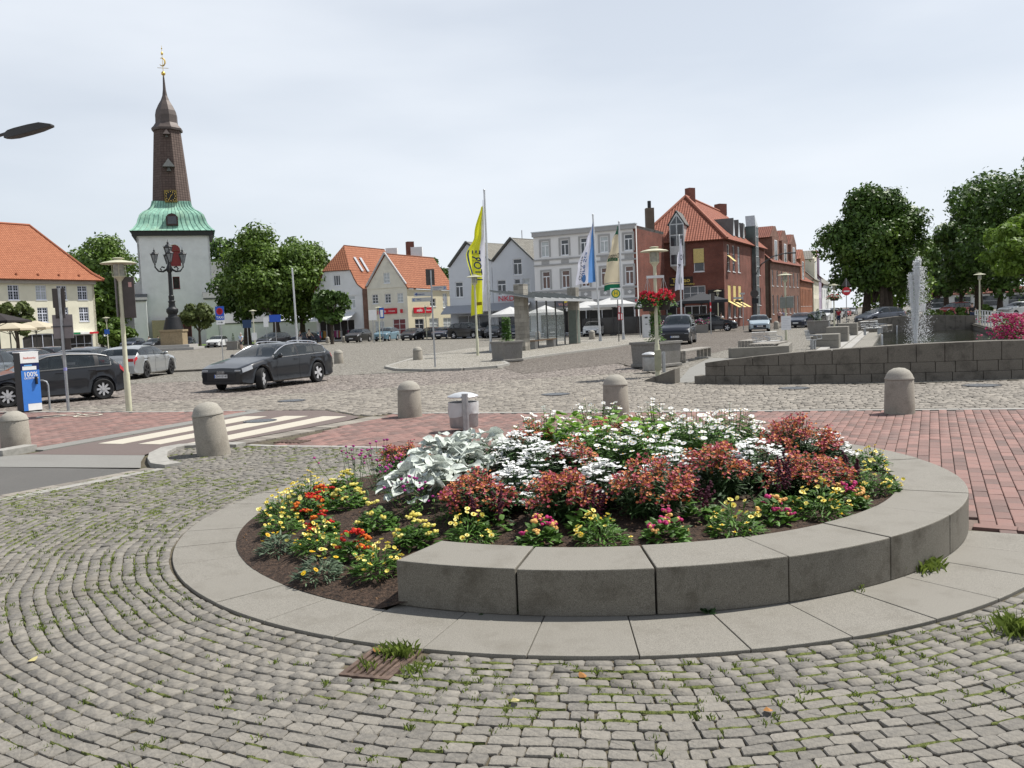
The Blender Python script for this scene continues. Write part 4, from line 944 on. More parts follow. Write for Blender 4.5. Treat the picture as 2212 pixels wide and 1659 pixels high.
# charging pillar
t = thing('charging_pillar', 'blue, white and black electric charging pillar at the left', 'charging pillar', gp(66, 889), math.radians(55))
CB = M('charger_blue', (.05, .2, .62), .35, var=.04); CN = M('charger_navy', (.01, .02, .1), .3, var=.04)
MB().bx(-.24, -.15, .03, .24, .2, 1.56).build('cabinet', BLACK, t, bevel=.015); MB().bx(-.23, -.14, 0, .23, .18, .03).build('plinth', STEEL_D, t)
MB().bx(-.235, -.158, .22, .235, -.151, 1.1).build('front_panel', CB, t); MB().bx(-.235, -.159, 1.101, .235, -.152, 1.285).build('display_panel', CN, t); MB().bx(-.235, -.16, 1.286, .235, -.153, 1.555).build('head_panel', WHITE, t, bevel=.003)
MB().bx(-.12, -.158, .04, .235, -.152, .215).build('lower_plate', WHITE, t); MB().bx(-.235, -.158, .04, -.121, -.151, .219).build('lower_panel', CB, t); MB().bx(-.2, -.165, 1.105, .16, -.16, 1.2).build('label_plate', WHITE, t)
MB().bx(-.25, -.16, 1.556, .25, .21, 1.58).build('roof', WHITE, t, bevel=.008); MB().bx(.1, -.22, .72, .15, -.16, .92).build('plug_holder', BLACK, t, bevel=.01); MB().bx(-.15, -.163, 1.21, .05, -.159, 1.24).build('display', M('display_blue', (.15, .4, .75), .3), t)
MB().text('100%', (0.0, -.162, .985), .17).build('lettering', WHITE, t); MB().text('ÖKOSTROM', (0.01, -.162, .885), .07, wscale=.95).build('lettering', WHITE, t); MB().text('Stadtwerke', (0.0, -.164, 1.42), .07).build('lettering', M('logo_red', (.6, .1, .06), .5), t)
t = thing('bike_stand', 'steel hoop bicycle stand beside the charging pillar', 'bike stand', gp(108, 885), .15)
MB().tube([(-.75, 0, 0), (-.75, 0, .66), (-.72, 0, .75), (-.63, 0, .79), (-.12, 0, .79), (-.03, 0, .75), (0, 0, .66), (0, 0, 0)], .027, 10).build('hoop', STEEL, t, 'a')
for x in (-.75, 0): MB().lathe([(.07, 0), (.07, .012), (.03, .014)], 14, (x, 0, 0)).build('base_plate', STEEL, t)

def post(name, p, label, cat, h, r=.03, mat=STEEL, group=None, rz=0.0):
    t = thing(name, label, cat, p, rz, group); MB().cyl((0, 0, 0), (0, 0, h), r, n=10).build('post', mat, t, 'a'); return t
t = post('traffic_sign', gp(148, 887), 'tall sign post seen from behind, between charging pillar and lamp', 'sign', 3.2, .038, rz=.12)
MB().box((-.03, .02, 2.94), (.31, .02, .5)).build('sign_panel', SIGNBACK, t, bevel=.004); MB().box((-.02, .02, 2.55), (.24, .02, .28)).build('sign_panel', SIGNBACK, t); MB().box((.02, .02, 2.2), (.5, .02, .62)).build('sign_panel', M('grey_plate', (.22, .2, .2), .5, metal=.3), t, bevel=.004); MB().box((.06, .02, 1.74), (.24, .02, .3)).build('sign_panel', SIGNBACK, t); MB().box((0, -.02, 2.2), (.52, .02, .03)).build('clamp', STEEL_D, t)
MB().lathe([(.04, .0), (.042, .01), (.042, .07), (.04, .08)], 12, (0, 0, 1.05)).build('sticker', M('violet_sticker', (.3, .3, .6), .5), t)
t = post('taxi_sign', gp(482, 780), 'blue no stopping sign with red cross and the word TAXI', 'sign', 2.7, .03, rz=-.15)
MB().box((0, -.04, 3.12), (.6, .02, .88)).build('sign_panel', M('sign_blue_bright', (.02, .09, .5), .4, var=.04), t, bevel=.006); mm = MB(); mm.lathe([(.22, 0), (.22, .006), (.175, .006), (.175, 0)], 28, (0, -.056, 3.24), axis='y'); mm.build('red_ring', RED, t)
for a in (.785, -.785): m = MB(); m.add([(x * math.cos(a) - z * math.sin(a), -.055 - .001 * (a > 0), 3.24 + x * math.sin(a) + z * math.cos(a)) for x, z in ((-.19, -.022), (.19, -.022), (.19, .022), (-.19, .022))], [[0, 1, 2, 3]]); m.build('red_bar', RED, t)
MB().text('TAXI', (0, -.055, 2.84), .23).build('lettering', WHITE, t); MB().box((0, -.04, 2.52), (.55, .02, .28)).build('arrow_plate', WHITE, t)
m = MB(); m.bx(-.17, -.055, 2.51, .1, -.052, 2.53); m.add([(.08, -.055, 2.46), (.19, -.055, 2.52), (.08, -.055, 2.58)], [[0, 1, 2]]); m.build('arrow', BLACK, t)
t = post('finger_post', gp(940, 793, IZ), 'grey finger post with three arrow boards and a dark panel', 'sign', 3.95, .035, rz=.05)
MB().box((-.03, .03, 3.68), (.36, .03, .66), .25).build('sign_panel', SIGNBACK, t, bevel=.004)
BRD = M('board_grey', (.42, .43, .42), .5, metal=.2, var=.06)
for (x0, x1, z, tip) in ((-.0, .62, 3.22, 1), (-.72, -.03, 3.0, -1), (-.82, -.03, 2.78, -1)):
    m = MB(); mid = (z - .085, z + .085)
    m.extr([(x0, -.03, mid[0]), (x1, -.03, mid[0]), (x1, -.03, mid[1]), (x0, -.03, mid[1])], (0, .03, 0)); m.build('arrow_board', BRD, t)
    e = x1 if tip > 0 else x0; m = MB(); m.add([(e - tip * .1, -.034, z + .05), (e - tip * .03, -.034, z), (e - tip * .1, -.034, z - .05), (e - tip * .14, -.034, z - .05), (e - tip * .07, -.034, z), (e - tip * .14, -.034, z + .05)], [[0, 5, 4, 1], [1, 4, 3, 2]]); m.build('chevron', BLUE, t)
    if tip < 0: MB().text('Museum' if z > 2.9 else 'WC', ((x0 + x1) / 2 - .1, -.034, z), .11).build('lettering', M('ink_blue', (.03, .06, .2), .5), t)
    else:
        m = MB(); m.bx(x0 + .08, -.034, z + .02, x1 - .2, -.032, z + .035); m.bx(x0 + .08, -.034, z - .04, x1 - .3, -.032, z - .025); m.build('print_lines', MATS.get('ink_blue') or M('ink_blue', (.03, .06, .2), .5), t)
t = post('bus_stop_sign', gp(1337, 738, IZ), 'white bus stop sign with a green and yellow H', 'sign', 2.95, .035, STEEL_D)
MB().box((-.12, -.04, 3.3), (.76, .025, .8)).build('sign_panel', WHITE, t, bevel=.01); MB().lathe([(.31, 0), (.31, .005), (0, .005)], 30, (-.12, -.06, 3.33), axis='y').build('green_disc', GREEN_SIGN, t); MB().lathe([(.235, 0), (.235, .005), (0, .005)], 30, (-.12, -.066, 3.33), axis='y').build('yellow_disc', YELLOW, t)
MB().text('H', (-.12, -.07, 3.33), .38).build('lettering', GREEN_SIGN, t); m = MB()
for x0, z0, h_ in ((.0, 2.0, .45), (-.03, 1.5, .46), (.16, 1.5, .46)): MB().bx(x0, -.07, z0, x0 + .16, -.045, z0 + h_).build('timetable_frame', RED, t); MB().bx(x0 + .035, -.074, z0 + .04, x0 + .125, -.071, z0 + h_ - .04).build('timetable', WHITE, t)
t = thing('ticket_machine', 'pale grey parking ticket machine on the kerb behind the planter', 'ticket machine', gp(1397, 729, IZ), .15)
MB().bx(-.28, -.2, 0, .28, .25, 1.78).build('cabinet', M('machine_grey', (.5, .51, .52), .5, var=.05), t, bevel=.02); MB().bx(-.18, -.215, 1.5, .05, -.205, 1.62).build('display', BLACK, t); MB().bx(-.15, -.215, 1.02, .02, -.205, 1.08).build('slot', BLACK, t)
t = post('parking_sign', gp(1383, 728, IZ), 'slim post with a small blue and white parking plate', 'sign', 2.75, .03); MB().box((0, -.04, 2.62), (.42, .02, .42)).build('sign_panel', WHITE, t); MB().box((0, -.055, 2.72), (.38, .01, .16)).build('blue_field', BLUE, t)
t = post('route_sign', pd(1536, 74), 'sign post with a dark panel and red plate by the street crossing', 'sign', 3.4, .04); MB().box((.16, .02, 3.1), (.42, .03, .7)).build('sign_panel', SIGNBACK, t); MB().box((0, -.045, 2.3), (.12, .02, .8)).build('red_plate', RED, t); MB().box((0, -.057, 2.3), (.07, .004, .2)).build('white_field', WHITE, t)
t = post('street_signs', pd(1606, 84), 'post with grey street arrow boards before the red brick house', 'sign', 3.6, .04); MB().box((-.45, -.02, 3.1), (.9, .03, .18)).build('arrow_board', BRD, t); MB().box((-.35, -.02, 2.8), (.8, .03, .18)).build('arrow_board', BLACK, t); MB().box((-.05, -.02, 3.5), (.5, .03, .16)).build('arrow_board', BRD, t)
t = post('no_entry_sign', pd(1829, 86), 'red no entry sign beside the tree trunks', 'sign', 3.6, .035); m = MB().lathe([(.42, 0), (.42, .01), (0, .01)], 26, (0, -.05, 3.35), axis='y'); m.build('red_disc', RED, t); MB().bx(-.28, -.068, 3.28, .28, -.06, 3.42).build('white_bar', WHITE, t)
m = MB(); m.extr([(-.5, .02, 3.85), (.5, .02, 3.85), (0, .02, 4.7)], (0, .02, 0)); m.build('sign_panel', SIGNBACK, t); MB().cyl((0, 0, 3.5), (0, 0, 4.6), .035).build('upper_post', STEEL, t)
t = post('blue_sign', pd(598, 92), 'wide blue sign on a grey post before the churchyard tree', 'sign', 2.9, .04); MB().box((0, -.05, 3.1), (1.2, .03, .75)).build('sign_panel', M('sign_blue_bright', (.02, .09, .5), .4), t); t = post('small_white_sign', pd(578, 92), 'small white sign beside the wide blue one', 'sign', 2.6, .03); MB().box((0, -.05, 2.75), (.5, .03, 1.0)).build('sign_panel', WHITE, t)
t = post('notice_sign', pd(808, 98), 'white many line notice sign in front of the cream shop', 'sign', 3.0, .05); MB().box((0, -.05, 3.1), (.85, .03, 1.15)).build('sign_panel', WHITE, t); t = post('one_way_sign', pd(828, 99), 'blue and white sign right of the white notice sign', 'sign', 3.0, .04); MB().box((0, -.05, 3.3), (.5, .03, 1.2)).build('sign_panel', BLUE, t); MB().box((0, -.07, 3.25), (.3, .01, .8)).build('white_field', WHITE, t)
t = post('info_board', pd(537, 99), 'dark direction board beside the churchyard tree', 'sign', 2.6, .05); MB().box((0, -.05, 2.7), (1.0, .04, .9)).build('sign_panel', M('navy_board', (.02, .05, .12), .5), t)
t = thing('curved_street_light', 'tall curved street light before the brick row houses', 'street light', pd(1630, 97)); MB().tube([(0, 0, 0), (0, 0, 4.2), (.15, 0, 5.6), (.9, 0, 6.9), (2.2, 0, 7.7), (3.6, 0, 8.0)], [.11, .09, .08, .07, .06, .05], 8).build('mast', STEEL_D, t, 'a'); MB().box((4.1, 0, 7.98), (1.2, .35, .14)).build('lamp_head', STEEL_D, t, bevel=.04)
MB().lathe([(.45, 0), (.45, .02), (0, .02)], 20, (.02, -.12, 3.7), axis='y').build('round_sign', SIGNBACK, t); MB().box((.1, -.1, 2.9), (.7, .03, .55)).build('sign_panel', BLACK, t)
# street light reaching in from the left
D0 = 15.5; ph = pd(-60, D0); _d = ray(20, 286); hx = Vector((_d[0] * D0 / _d[1], D0, EYE + _d[2] * D0 / _d[1]))
t = thing('arm_street_light', 'dark flat street light reaching in at the upper left', 'street light', (ph[0] - 1.3, D0, 0)); O = Vector((ph[0] - 1.3, D0, 0)); e = hx - O
MB().tube([(0, 0, 0), (0, 0, e.z - .9), (.1, 0, e.z - .65)], [.09, .06, .05], 10).build('mast', STEEL_D, t, 'a'); MB().tube([(.08, 0, e.z - .68), (e.x * .5, 0, e.z - .32), (e.x, 0, e.z)], .028, 8).build('arm', STEEL_D, t, 'a')
m = MB(); pr = [(-.08, -.06, .0, .05), (.0, -.065, .05, .07), (.12, -.05, .075, .1), (.36, .0, .125, .1), (.56, .05, .155, .1), (.76, .11, .125, .07)]; vs, fs = [], []
for x, z0, z1, w in pr: vs += [(x, -w, z0), (x, w, z0), (x, w * .9, z1 + .02), (x, -w * .9, z1 + .02)]
for i in range(len(pr) - 1):
    for k in range(4): fs.append([i * 4 + k, i * 4 + (k + 1) % 4, i * 4 + 4 + (k + 1) % 4, i * 4 + 4 + k])
fs += [[3, 2, 1, 0], [20, 21, 22, 23]]; m.add([(e.x + v[0], v[1], e.z + v[2] - .04) for v in vs], fs); m.build('lamp_head', M('lamp_head_grey', (.045, .043, .042), .5), t, 'a', .006)

# planters
PLC = M('planter_concrete', (.2, .19, .175), .85, var=.15, scale=18, bump=.25, bscale=80, blotch=.5, blotch_col=(.11, .105, .075), bl_scale=2)
def planter(p, label, rz, w=1.1, h=.9, bush='column', bh=1.1, bw=.26, mat=PLC, n=1000, big=1.0):
    t = thing('planter', label, 'planter', p, rz, 'concrete planters'); a = w / 2
    MB().box((0, 0, h * .52), (w * .92, w * .92, h * .8), 0, 1.06).build('tub', mat, t, bevel=.02); MB().box((0, 0, h * .09), (w, w, h * .13)).build('base_moulding', mat, t, bevel=.03)
    m = MB(); r = a * 1.04; m.bx(-r, -r, h * .9, r, -r + .1, h).bx(-r, r - .1, h * .9, r, r, h).bx(-r, -r + .1, h * .9, -r + .1, r - .1, h).bx(r - .1, -r + .1, h * .9, r, r - .1, h); m.build('rim', mat, t, bevel=.015)
    MB().bx(-r + .1, -r + .1, h * .85, r - .1, r - .1, h * .93).build('earth', SOIL, t)
    f = MB()
    for i in range(n):
        z = random.random(); a_ = random.uniform(0, 6.28); rr = (bw * (1 - .25 * z) if bush == 'column' else bw * (1.05 - z)) * math.sqrt(random.random())
        if bush == 'column' and z < .12: rr *= 2.0
        rleaf(f, (rr * math.cos(a_), rr * math.sin(a_), h * .93 + z * bh), .09 * big, .06 * big, a_ + random.gauss(0, .5), random.uniform(-.5, .8), .4)
    f.build('climber', G1 if bush == 'column' else G2, t)
    return t
planter(gp(1096, 782, 0), 'concrete planter with ivy column left of the bus shelter', .55, 1.08, .95, bh=1.15, bw=.2)
planter(gp(1418, 793), 'big mossy concrete planter with ivy column behind the basket lamp', .75, 1.3, .92, bh=1.6, bw=.2)
planter(pd(1767, 63), 'dark square planter with small conifer before the street queue', .1, 1.15, .95, 'cone', .9, .3, n=300); planter(pd(505, 92), 'concrete planter with a small conifer in front of the church', 0, 1.2, .9, 'cone', .9, .2, n=200)

# bus shelter between two stone pillars
PA, PB = Vector((0.73, 51.2, IZ)), Vector((4.45, 60.4, IZ)); ax = (PB - PA).normalized(); sa_ = math.atan2(ax.y, ax.x)
t = thing('bus_shelter', 'glass bus shelter with ribbed roof between two stone pillars', 'bus shelter', PA, sa_); Ls = (PB - PA).length
STN = M('shelter_stone', (.21, .195, .165), .85, var=.2, scale=20, bump=.3, bscale=60, col2=(.3, .28, .24), island=.7, blotch=.35, blotch_col=(.08, .075, .065), bl_scale=2)
def stone_pillar(x, h, door=False):
    z = 0.0; k = 0; w, d = .78, .62; core = MB().bx(x - w / 2 + .03, -d / 2 + .03, 0, x + w / 2 - .03, d / 2 - .03, h).build('pillar_core', STN, t)
    while z < h - .05:
        hh = min(.235, h - z); xs = [-w / 2, -.02 if k % 2 else .16, w / 2]; ys = [-d / 2, .05 if k % 2 else -.08, d / 2]
        for i in range(2):
            for j in range(2): MB().bx(x + xs[i] + .004, ys[j] + .004, z + .004, x + xs[i + 1] - .004, ys[j + 1] - .004, z + hh - .004).build('pillar_stone', STN, core, bevel=.008)
        z += hh; k += 1
    return core
stone_pillar(0, 3.85); stone_pillar(Ls, 3.85); MB().bx(Ls - .28, -.33, .05, Ls + .22, -.315, 2.3).build('cabinet_door', M('door_green', (.13, .155, .135), .5), t); MB().bx(Ls - .395, -.29, .05, Ls - .385, .25, 2.3).build('cabinet_side', MATS['door_green'], t)
ROOFG = M('shelter_roof', (.3, .31, .31), .45, metal=.3, var=.08); m = MB(); x0, x1 = -1.2, Ls + .35
m.extr([(x0, -1.25, 2.95), (x1, -1.25, 2.95), (x1, 1.3, 3.42), (x0, 1.3, 3.42)], (0, 0, .05)); m.build('roof', ROOFG, t); MB().bx(x0, -1.33, 2.84, x1, -1.25, 3.0).build('gutter', STEEL_L, t)
for k in range(9): xx = x0 + .1 + k * (x1 - x0 - .25) / 8; m = MB(); m.extr([(xx, -1.25, 3.0), (xx + .07, -1.25, 3.0), (xx + .07, 1.5, 3.5), (xx, 1.5, 3.5)], (0, 0, .09)); m.build('roof_rib', M('rib_grey', (.16, .17, .17), .4, metal=.5), t)
PANE, pn, pl, pb = nodes_of('clear_pane'); pb.inputs['Base Color'].default_value = (.75, .82, .8, 1); pb.inputs['Roughness'].default_value = .02; pb.inputs['Alpha'].default_value = .22; pb.inputs['Specular IOR Level'].default_value = .6
for k in range(6):
    xx = .5 + k * (Ls - 1.0) / 5; MB().bx(xx - .04, .5, 0, xx + .04, .58, 3.1).build('glazing_post', STEEL_D, t)
    if k < 5: x2 = .5 + (k + 1) * (Ls - 1.0) / 5; MB().bx(xx + .05, .53, .25, x2 - .05, .545, 2.4).build('glass_pane', PANE, t)
MB().bx(1.8, -.1, .0, 2.3, .4, .46).build('bench_support', CONC, t, bevel=.01); MB().bx(5.2, -.1, 0, 5.7, .4, .46).build('bench_support', CONC, t, bevel=.01); MB().bx(1.75, -.12, .461, 5.75, .42, .52).build('bench_seat', M('bench_wood', (.3, .19, .11), .6, var=.2, scale=9), t)

# flag poles and flags
CLOTHS = {k: M('cloth_' + k, c, .7, var=.06, scale=2, transl=.45) for k, c in dict(yellow=(.72, .72, .05), white=(.72, .72, .8), blue=(.16, .36, .76), navy=(.05, .16, .38), cream=(.66, .58, .42), green=(.01, .13, .07)).items()}
def flagpole(p, h, label, lean=0.0, r=.075):
    t = thing('flagpole', label, 'flagpole', p, 0, 'flagpoles'); MB().tube([(0, 0, 0), (lean * h, 0, h)], [r, r * .75], 12).build('pole', STEEL_L, t, 'a'); MB().lathe([(r * .85, h - .02), (r * .9, h + .06), (r * .5, h + .1), (0, h + .11)], 12, (lean * h, 0, 0)).build('cap', STEEL_L, t); MB().lathe([(r * 1.7, 0), (r * 1.7, .03), (r * 1.15, .5), (r * 1.05, .52)], 12).build('sleeve', STEEL, t); return t
class Cloth:
    """flag hanging from a pole: rows of (height, width); u 0 at the pole to 1 at the free edge"""
    def __init__(s, p, rows, amp=.12, fr=7.0): s.p, s.rows, s.amp, s.fr = Vector(p), rows, amp, fr
    def at(s, u, z):
        R = s.rows
        for i in range(len(R) - 1):
            if R[i][0] >= z >= R[i + 1][0]: k = (R[i][0] - z) / (R[i][0] - R[i + 1][0]); k = k * k * (3 - 2 * k); w = R[i][1] * (1 - k) + R[i + 1][1] * k; o = R[i][2] * (1 - k) + R[i + 1][2] * k; break
        else: w, o = (R[0][1], R[0][2]) if z > R[0][0] else (R[-1][1], R[-1][2])
        return s.p + Vector((-.09 - u * w + o, math.sin(u * s.fr + z * 1.1) * s.amp * (.15 + u) - .05 * u, z + .1 * math.sin(u * 3) * (.2 + u) - .12 * u))
    def part(s, mb, u0, u1, z0, z1, nu=10, nz=40, off=0.0):
        vs, fs = [], []
        for i in range(nz + 1):
            for j in range(nu + 1): vs.append(s.at(u0 + (u1 - u0) * j / nu, z0 + (z1 - z0) * i / nz) + Vector((0, off, 0)))
        for i in range(nz):
            for j in range(nu): a = i * (nu + 1) + j; fs.append([a, a + 1, a + nu + 2, a + nu + 1])
        return mb.add(vs, fs)
    def letters(s, mb, string, uc, zc, su, sz, rot=False, mirror=True, off=-.012):
        v, f = TEXTS[string]; vs = []
        for p in v:
            x, y = (p[0], p[1]) if not rot else (-p[1], p[0])
            if mirror and not rot: x = -x
            if mirror and rot: x = -x
            vs.append(s.at(uc - x * su, zc + y * sz) + Vector((0, off, 0)))
        return mb.add(vs, f)
D = 52.0; P1 = Vector((*pd(1061, D)[:2], IZ)); h1 = zz(1052, 412, D); lean = (pd(1052, D)[0] * 1.0 - 0) * 0
flagpole(P1, h1 - IZ, 'tall grey flagpole of the yellow flag')
fz = lambda y: zz(1050, y, D); t = thing('flag', 'long yellow and white flag hanging with blue letters', 'flag', (0, 0, 0)); mpx = D / FPX / 2.16
c1 = Cloth((P1.x, P1.y, 0), [(fz(432), .08, 0), (fz(505), 22 * mpx, 0), (fz(545), 42 * mpx, 0), (fz(600), 32 * mpx, 0), (fz(635), 34 * mpx, 0), (fz(680), 36 * mpx, 0)], .3, 8)
c1.part(MB(), .3, 1, fz(445), fz(678)).build('yellow_cloth', CLOTHS['yellow'], t, 'full'); c1.part(MB(), 0, .3, fz(432), fz(672)).build('white_edge', CLOTHS['white'], t, 'full')
INK = M('flag_ink_blue', (.03, .07, .22), .7); m = MB()
for k, ch in enumerate('EROTL'): c1.letters(m, ch, .5, fz(545 + k * 14), .62, .55, True)
m.build('lettering', INK, t); m = MB(); c1.part(m, .86, .95, fz(535), fz(612), 2, 20, -.01); m.build('ink_bar', INK, t); m = MB(); c1.part(m, .35, .75, fz(652), fz(659), 5, 4, -.012); m.build('ochre_swoosh', M('flag_ochre', (.3, .22, .02), .7), t)
D = 64.0; P2 = Vector((*pd(1297, D)[:2], IZ)); h2 = zz(1278, 465, D); flagpole(P2, h2 - IZ, 'grey flagpole of the white and blue flag, left of the bus stop sign', (pd(1279, D)[0] - P2.x) / h2 * .4)
mpx = D / FPX / 2.16; fz = lambda y: zz(1285, y, D); t = thing('flag', 'white flag with blue stripe and blue slogan', 'flag', (0, 0, 0)); L0 = (pd(1279, D)[0] - P2.x) / h2 * .4
c2 = Cloth((P2.x + L0 * fz(560), P2.y, 0), [(fz(480), .06, 0), (fz(520), 16 * mpx, 0), (fz(570), 36 * mpx, .02), (fz(612), 44 * mpx, .05)], .16)
c2.part(MB(), .36, 1, fz(482), fz(612)).build('white_cloth', CLOTHS['white'], t, 'full'); c2.part(MB(), .14, .36, fz(480), fz(610)).build('blue_stripe', CLOTHS['blue'], t, 'full'); c2.part(MB(), 0, .14, fz(481), fz(609)).build('navy_fold', CLOTHS['navy'], t, 'full')
m = MB(); INK2 = M('flag_ink_azure', (.08, .2, .45), .7); c2.letters(m, 'Eure Sta', .62, fz(575), .3, .62, True); m.build('lettering', INK2, t); m = MB(); c2.letters(m, 'Glücksta', .8, fz(578), .2, .5, True); m.build('lettering', M('flag_ink_grey', (.12, .13, .16), .7), t)
m = MB(); vs = [c2.at(.58 + .1 * math.cos(a), fz(601) + .3 * math.sin(a)) + Vector((0, -.015, 0)) for a in np.linspace(0, 6.28, 18)[:-1]]; m.add(vs, [list(range(17))]); m.build('badge', INK2, t)
D = 66.0; P3 = Vector((*pd(1347, D)[:2], IZ)); h3 = zz(1342, 480, D); flagpole(P3, h3 - IZ, 'grey flagpole of the cream and green flag, right of the bus stop sign', -.008)
mpx = D / FPX / 2.16; fz = lambda y: zz(1344, y, D); t = thing('flag', 'cream flag with dark green top and bottom', 'flag', (0, 0, 0))
c3 = Cloth((P3.x - .06, P3.y, 0), [(fz(488), .06, 0), (fz(520), 14 * mpx, 0), (fz(570), 28 * mpx, 0), (fz(600), 34 * mpx, 0), (fz(625), 34 * mpx, 0)], .16, 5)
c3.part(MB(), 0, 1, fz(506), fz(613)).build('cream_cloth', CLOTHS['cream'], t, 'full'); c3.part(MB(), 0, 1, fz(488), fz(506), 10, 8).build('green_top', CLOTHS['green'], t, 'full'); c3.part(MB(), 0, 1, fz(613), fz(625), 10, 8).build('green_hem', CLOTHS['green'], t, 'full'); c3.part(MB(), 0, 1, fz(609.5), fz(610.6), 10, 2, -.012).build('ink_line', INK, t)
m = MB(); c3.letters(m, 'Dithmarsch', .5, fz(552), .21, .5); m.build('lettering', M('flag_ink_black', (.03, .03, .03), .7), t); c3.part(MB(), .1, .95, fz(556.5), fz(563), 8, 4, -.012).build('green_band', CLOTHS['green'], t); m = MB(); c3.letters(m, 'PILSENER', .55, fz(560), .15, .22, off=-.02); m.build('lettering', CLOTHS['cream'], t)
D = 74.0; P4 = Vector((*pd(1473, D)[:2], 0)); h4 = zz(1463, 510, D); flagpole(P4, h4, 'grey flagpole of the white flag before the red brick corner house')
mpx = D / FPX / 2.16; fz = lambda y: zz(1467, y, D); t = thing('flag', 'narrow white flag before the red brick corner house', 'flag', (0, 0, 0)); c4 = Cloth((P4.x + .25, P4.y, 0), [(fz(516), .05, 0), (fz(560), 12 * mpx, .1), (fz(628), 20 * mpx, .1)], .14)
c4.part(MB(), 0, 1, fz(516), fz(626)).build('white_cloth', CLOTHS['white'], t, 'full'); m = MB()
for k, ch in enumerate('OR'): c4.letters(m, ch, .35 + .3 * k, fz(556 + 18 * k), .7, .6, True)
m.build('lettering', M('flag_ink_black', (.03, .03, .03), .7), t); vs = [c4.at(.4 + .22 * math.cos(a), fz(606) + .35 * math.sin(a)) + Vector((0, -.015, 0)) for a in np.linspace(0, 6.28, 18)[:-1]]; MB().add(vs, [list(range(17))]).build('badge', M('flag_grey', (.35, .37, .42), .7), t)
flagpole(pd(643, 95), zz(634, 581, 95), 'bare grey pole in front of the churchyard trees', -.012, .12)

# benches and wire seats by the pool
WOOD = M('bench_plank', (.2, .185, .165), .8, var=.2, scale=7, bump=.3, bscale=30, col2=(.27, .25, .22))
def slab_bench(p, rz, label, L=3.4, n=4, w=.62, h=.46):
    t = thing('bench', label, 'bench', p, rz, 'wooden slab benches'); g = w / n
    for k in range(n):
        y = -w / 2 + k * g + .012
        MB().bx(0, y, h - .055, L, y + g - .024, h).build('plank', WOOD, t, bevel=.008)
        for x in (0, L - .06): MB().bx(x, y, .06, x + .06, y + g - .024, h - .0555).build('end_slat', WOOD, t, bevel=.006)
    for x in (.02, L - .42): MB().bx(x + .05, -w / 2 + .03, 0, x + .35, w / 2 - .03, .058).build('foot', CONC, t)
    return t
q = gp(1452, 786); slab_bench((q[0] + .28, q[1] + .3, 0), math.radians(61), 'wooden slab bench behind the big planter, nearest of the benches')
q = gp(1605, 768); slab_bench((q[0] + .75, q[1], 0), math.radians(60), 'wide wooden slab bench in front of the wire seats', 2.6, 8, 1.1)
q = gp(1763, 747); slab_bench(q, math.radians(60), 'short wooden bench right of the wire seats', 2.2, 3, .55); q = gp(1930, 728); slab_bench((pd(1908, 60)[0], 60, 0), math.radians(60), 'far wooden bench beyond the wire seats', 2.6, 3, .6)
slab_bench((*gp(1608, 757)[:2], 0), math.radians(62), 'wooden bench half hidden behind the wire seats', 2.4, 4, .62)
WIRE = M('wire_grey', (.3, .31, .32), .45, metal=.5)
def wire_seat(p, rz, label, n=2):
    t = thing('wire_seat', label, 'seat', p, rz, 'wire mesh seats')
    for k in range(n):
        x0 = k * .62; m = MB()
        for i in range(13): x = x0 + i * .045; m.tube([(x, -.45, .47), (x, -.42, .44), (x, 0, .42), (x, .06, .46), (x, .14, .86)], .006, 4, False)
        m.build('mesh', WIRE, t); m = MB()
        for yy, zz_ in ((-.45, .47), (-.3, .435), (-.15, .43), (0, .42), (.08, .56), (.11, .7), (.14, .86)): m.cyl((x0 - .02, yy, zz_), (x0 + .56, yy, zz_), .009, n=4)
        m.build('cross_wire', WIRE, t)
        for x in (x0 - .02, x0 + .56): MB().tube([(x, -.45, .47), (x, -.42, .62), (x, .0, .64), (x, .1, .66)], .018, 6).build('armrest', STEEL, t)
    for x in (.1, n * .62 - .2): MB().box((x, -.15, .21), (.1, .12, .42)).build('foot', STEEL, t)
    MB().bx(0, -.2, .38, n * .62 - .08, -.12, .41).build('beam', STEEL, t)
q = gp(1715, 757); wire_seat((q[0] - 1.6, q[1] + .8, 0), .1, 'double wire mesh seat behind the wide slab bench'); wire_seat((*gp(1745, 755)[:2], 0), .9, 'single wire mesh seat right of the double one', 1); wire_seat((*pd(1862, 56)[:2], 0), .15, 'wire mesh seat beyond the lamp with the paper notice'); wire_seat((*pd(1895, 58)[:2], 0), .9, 'turned wire mesh seat beyond the paper notice', 1)
# ---------------------------------------------------------------- vehicles
TYRE = M('tyre', (.015, .015, .016), .8, var=.2); RIM = M('rim_alloy', (.5, .5, .51), .3, metal=.15, var=.05); RIM_D = M('rim_dark', (.03, .03, .032), .4, metal=.5)
CGLASS = M('car_glass', (.02, .026, .028), .02, var=.3, spec=.7, coat=.35); TRIM = M('car_trim', (.016, .016, .018), .45); CHROME = M('chrome', (.62, .62, .63), .18, metal=.9, var=.03)
HEAD = M('headlight', (.3, .31, .33), .08, var=.1, spec=.8, coat=.8); TAIL = M('tail_light', (.38, .012, .015), .2, coat=.6); PLATE = M('number_plate', (.62, .63, .64), .4, var=.03)
def paint(n, c, metal=.35): return M('paint_' + n, c, .32, metal=metal, var=.05, scale=2, coat=.55, spec=.35)
CGLASS.node_tree.nodes['Principled BSDF'].inputs['Alpha'].default_value = .62
SEAT = M('car_seat', (.05, .05, .055), .8)
P_GREY, P_SILV, P_BLK, P_WHT = paint('graphite', (.013, .0145, .018), .2), paint('silver', (.36, .37, .37), .55), paint('black', (.007, .008, .012), 0), paint('white', (.62, .63, .63), 0)
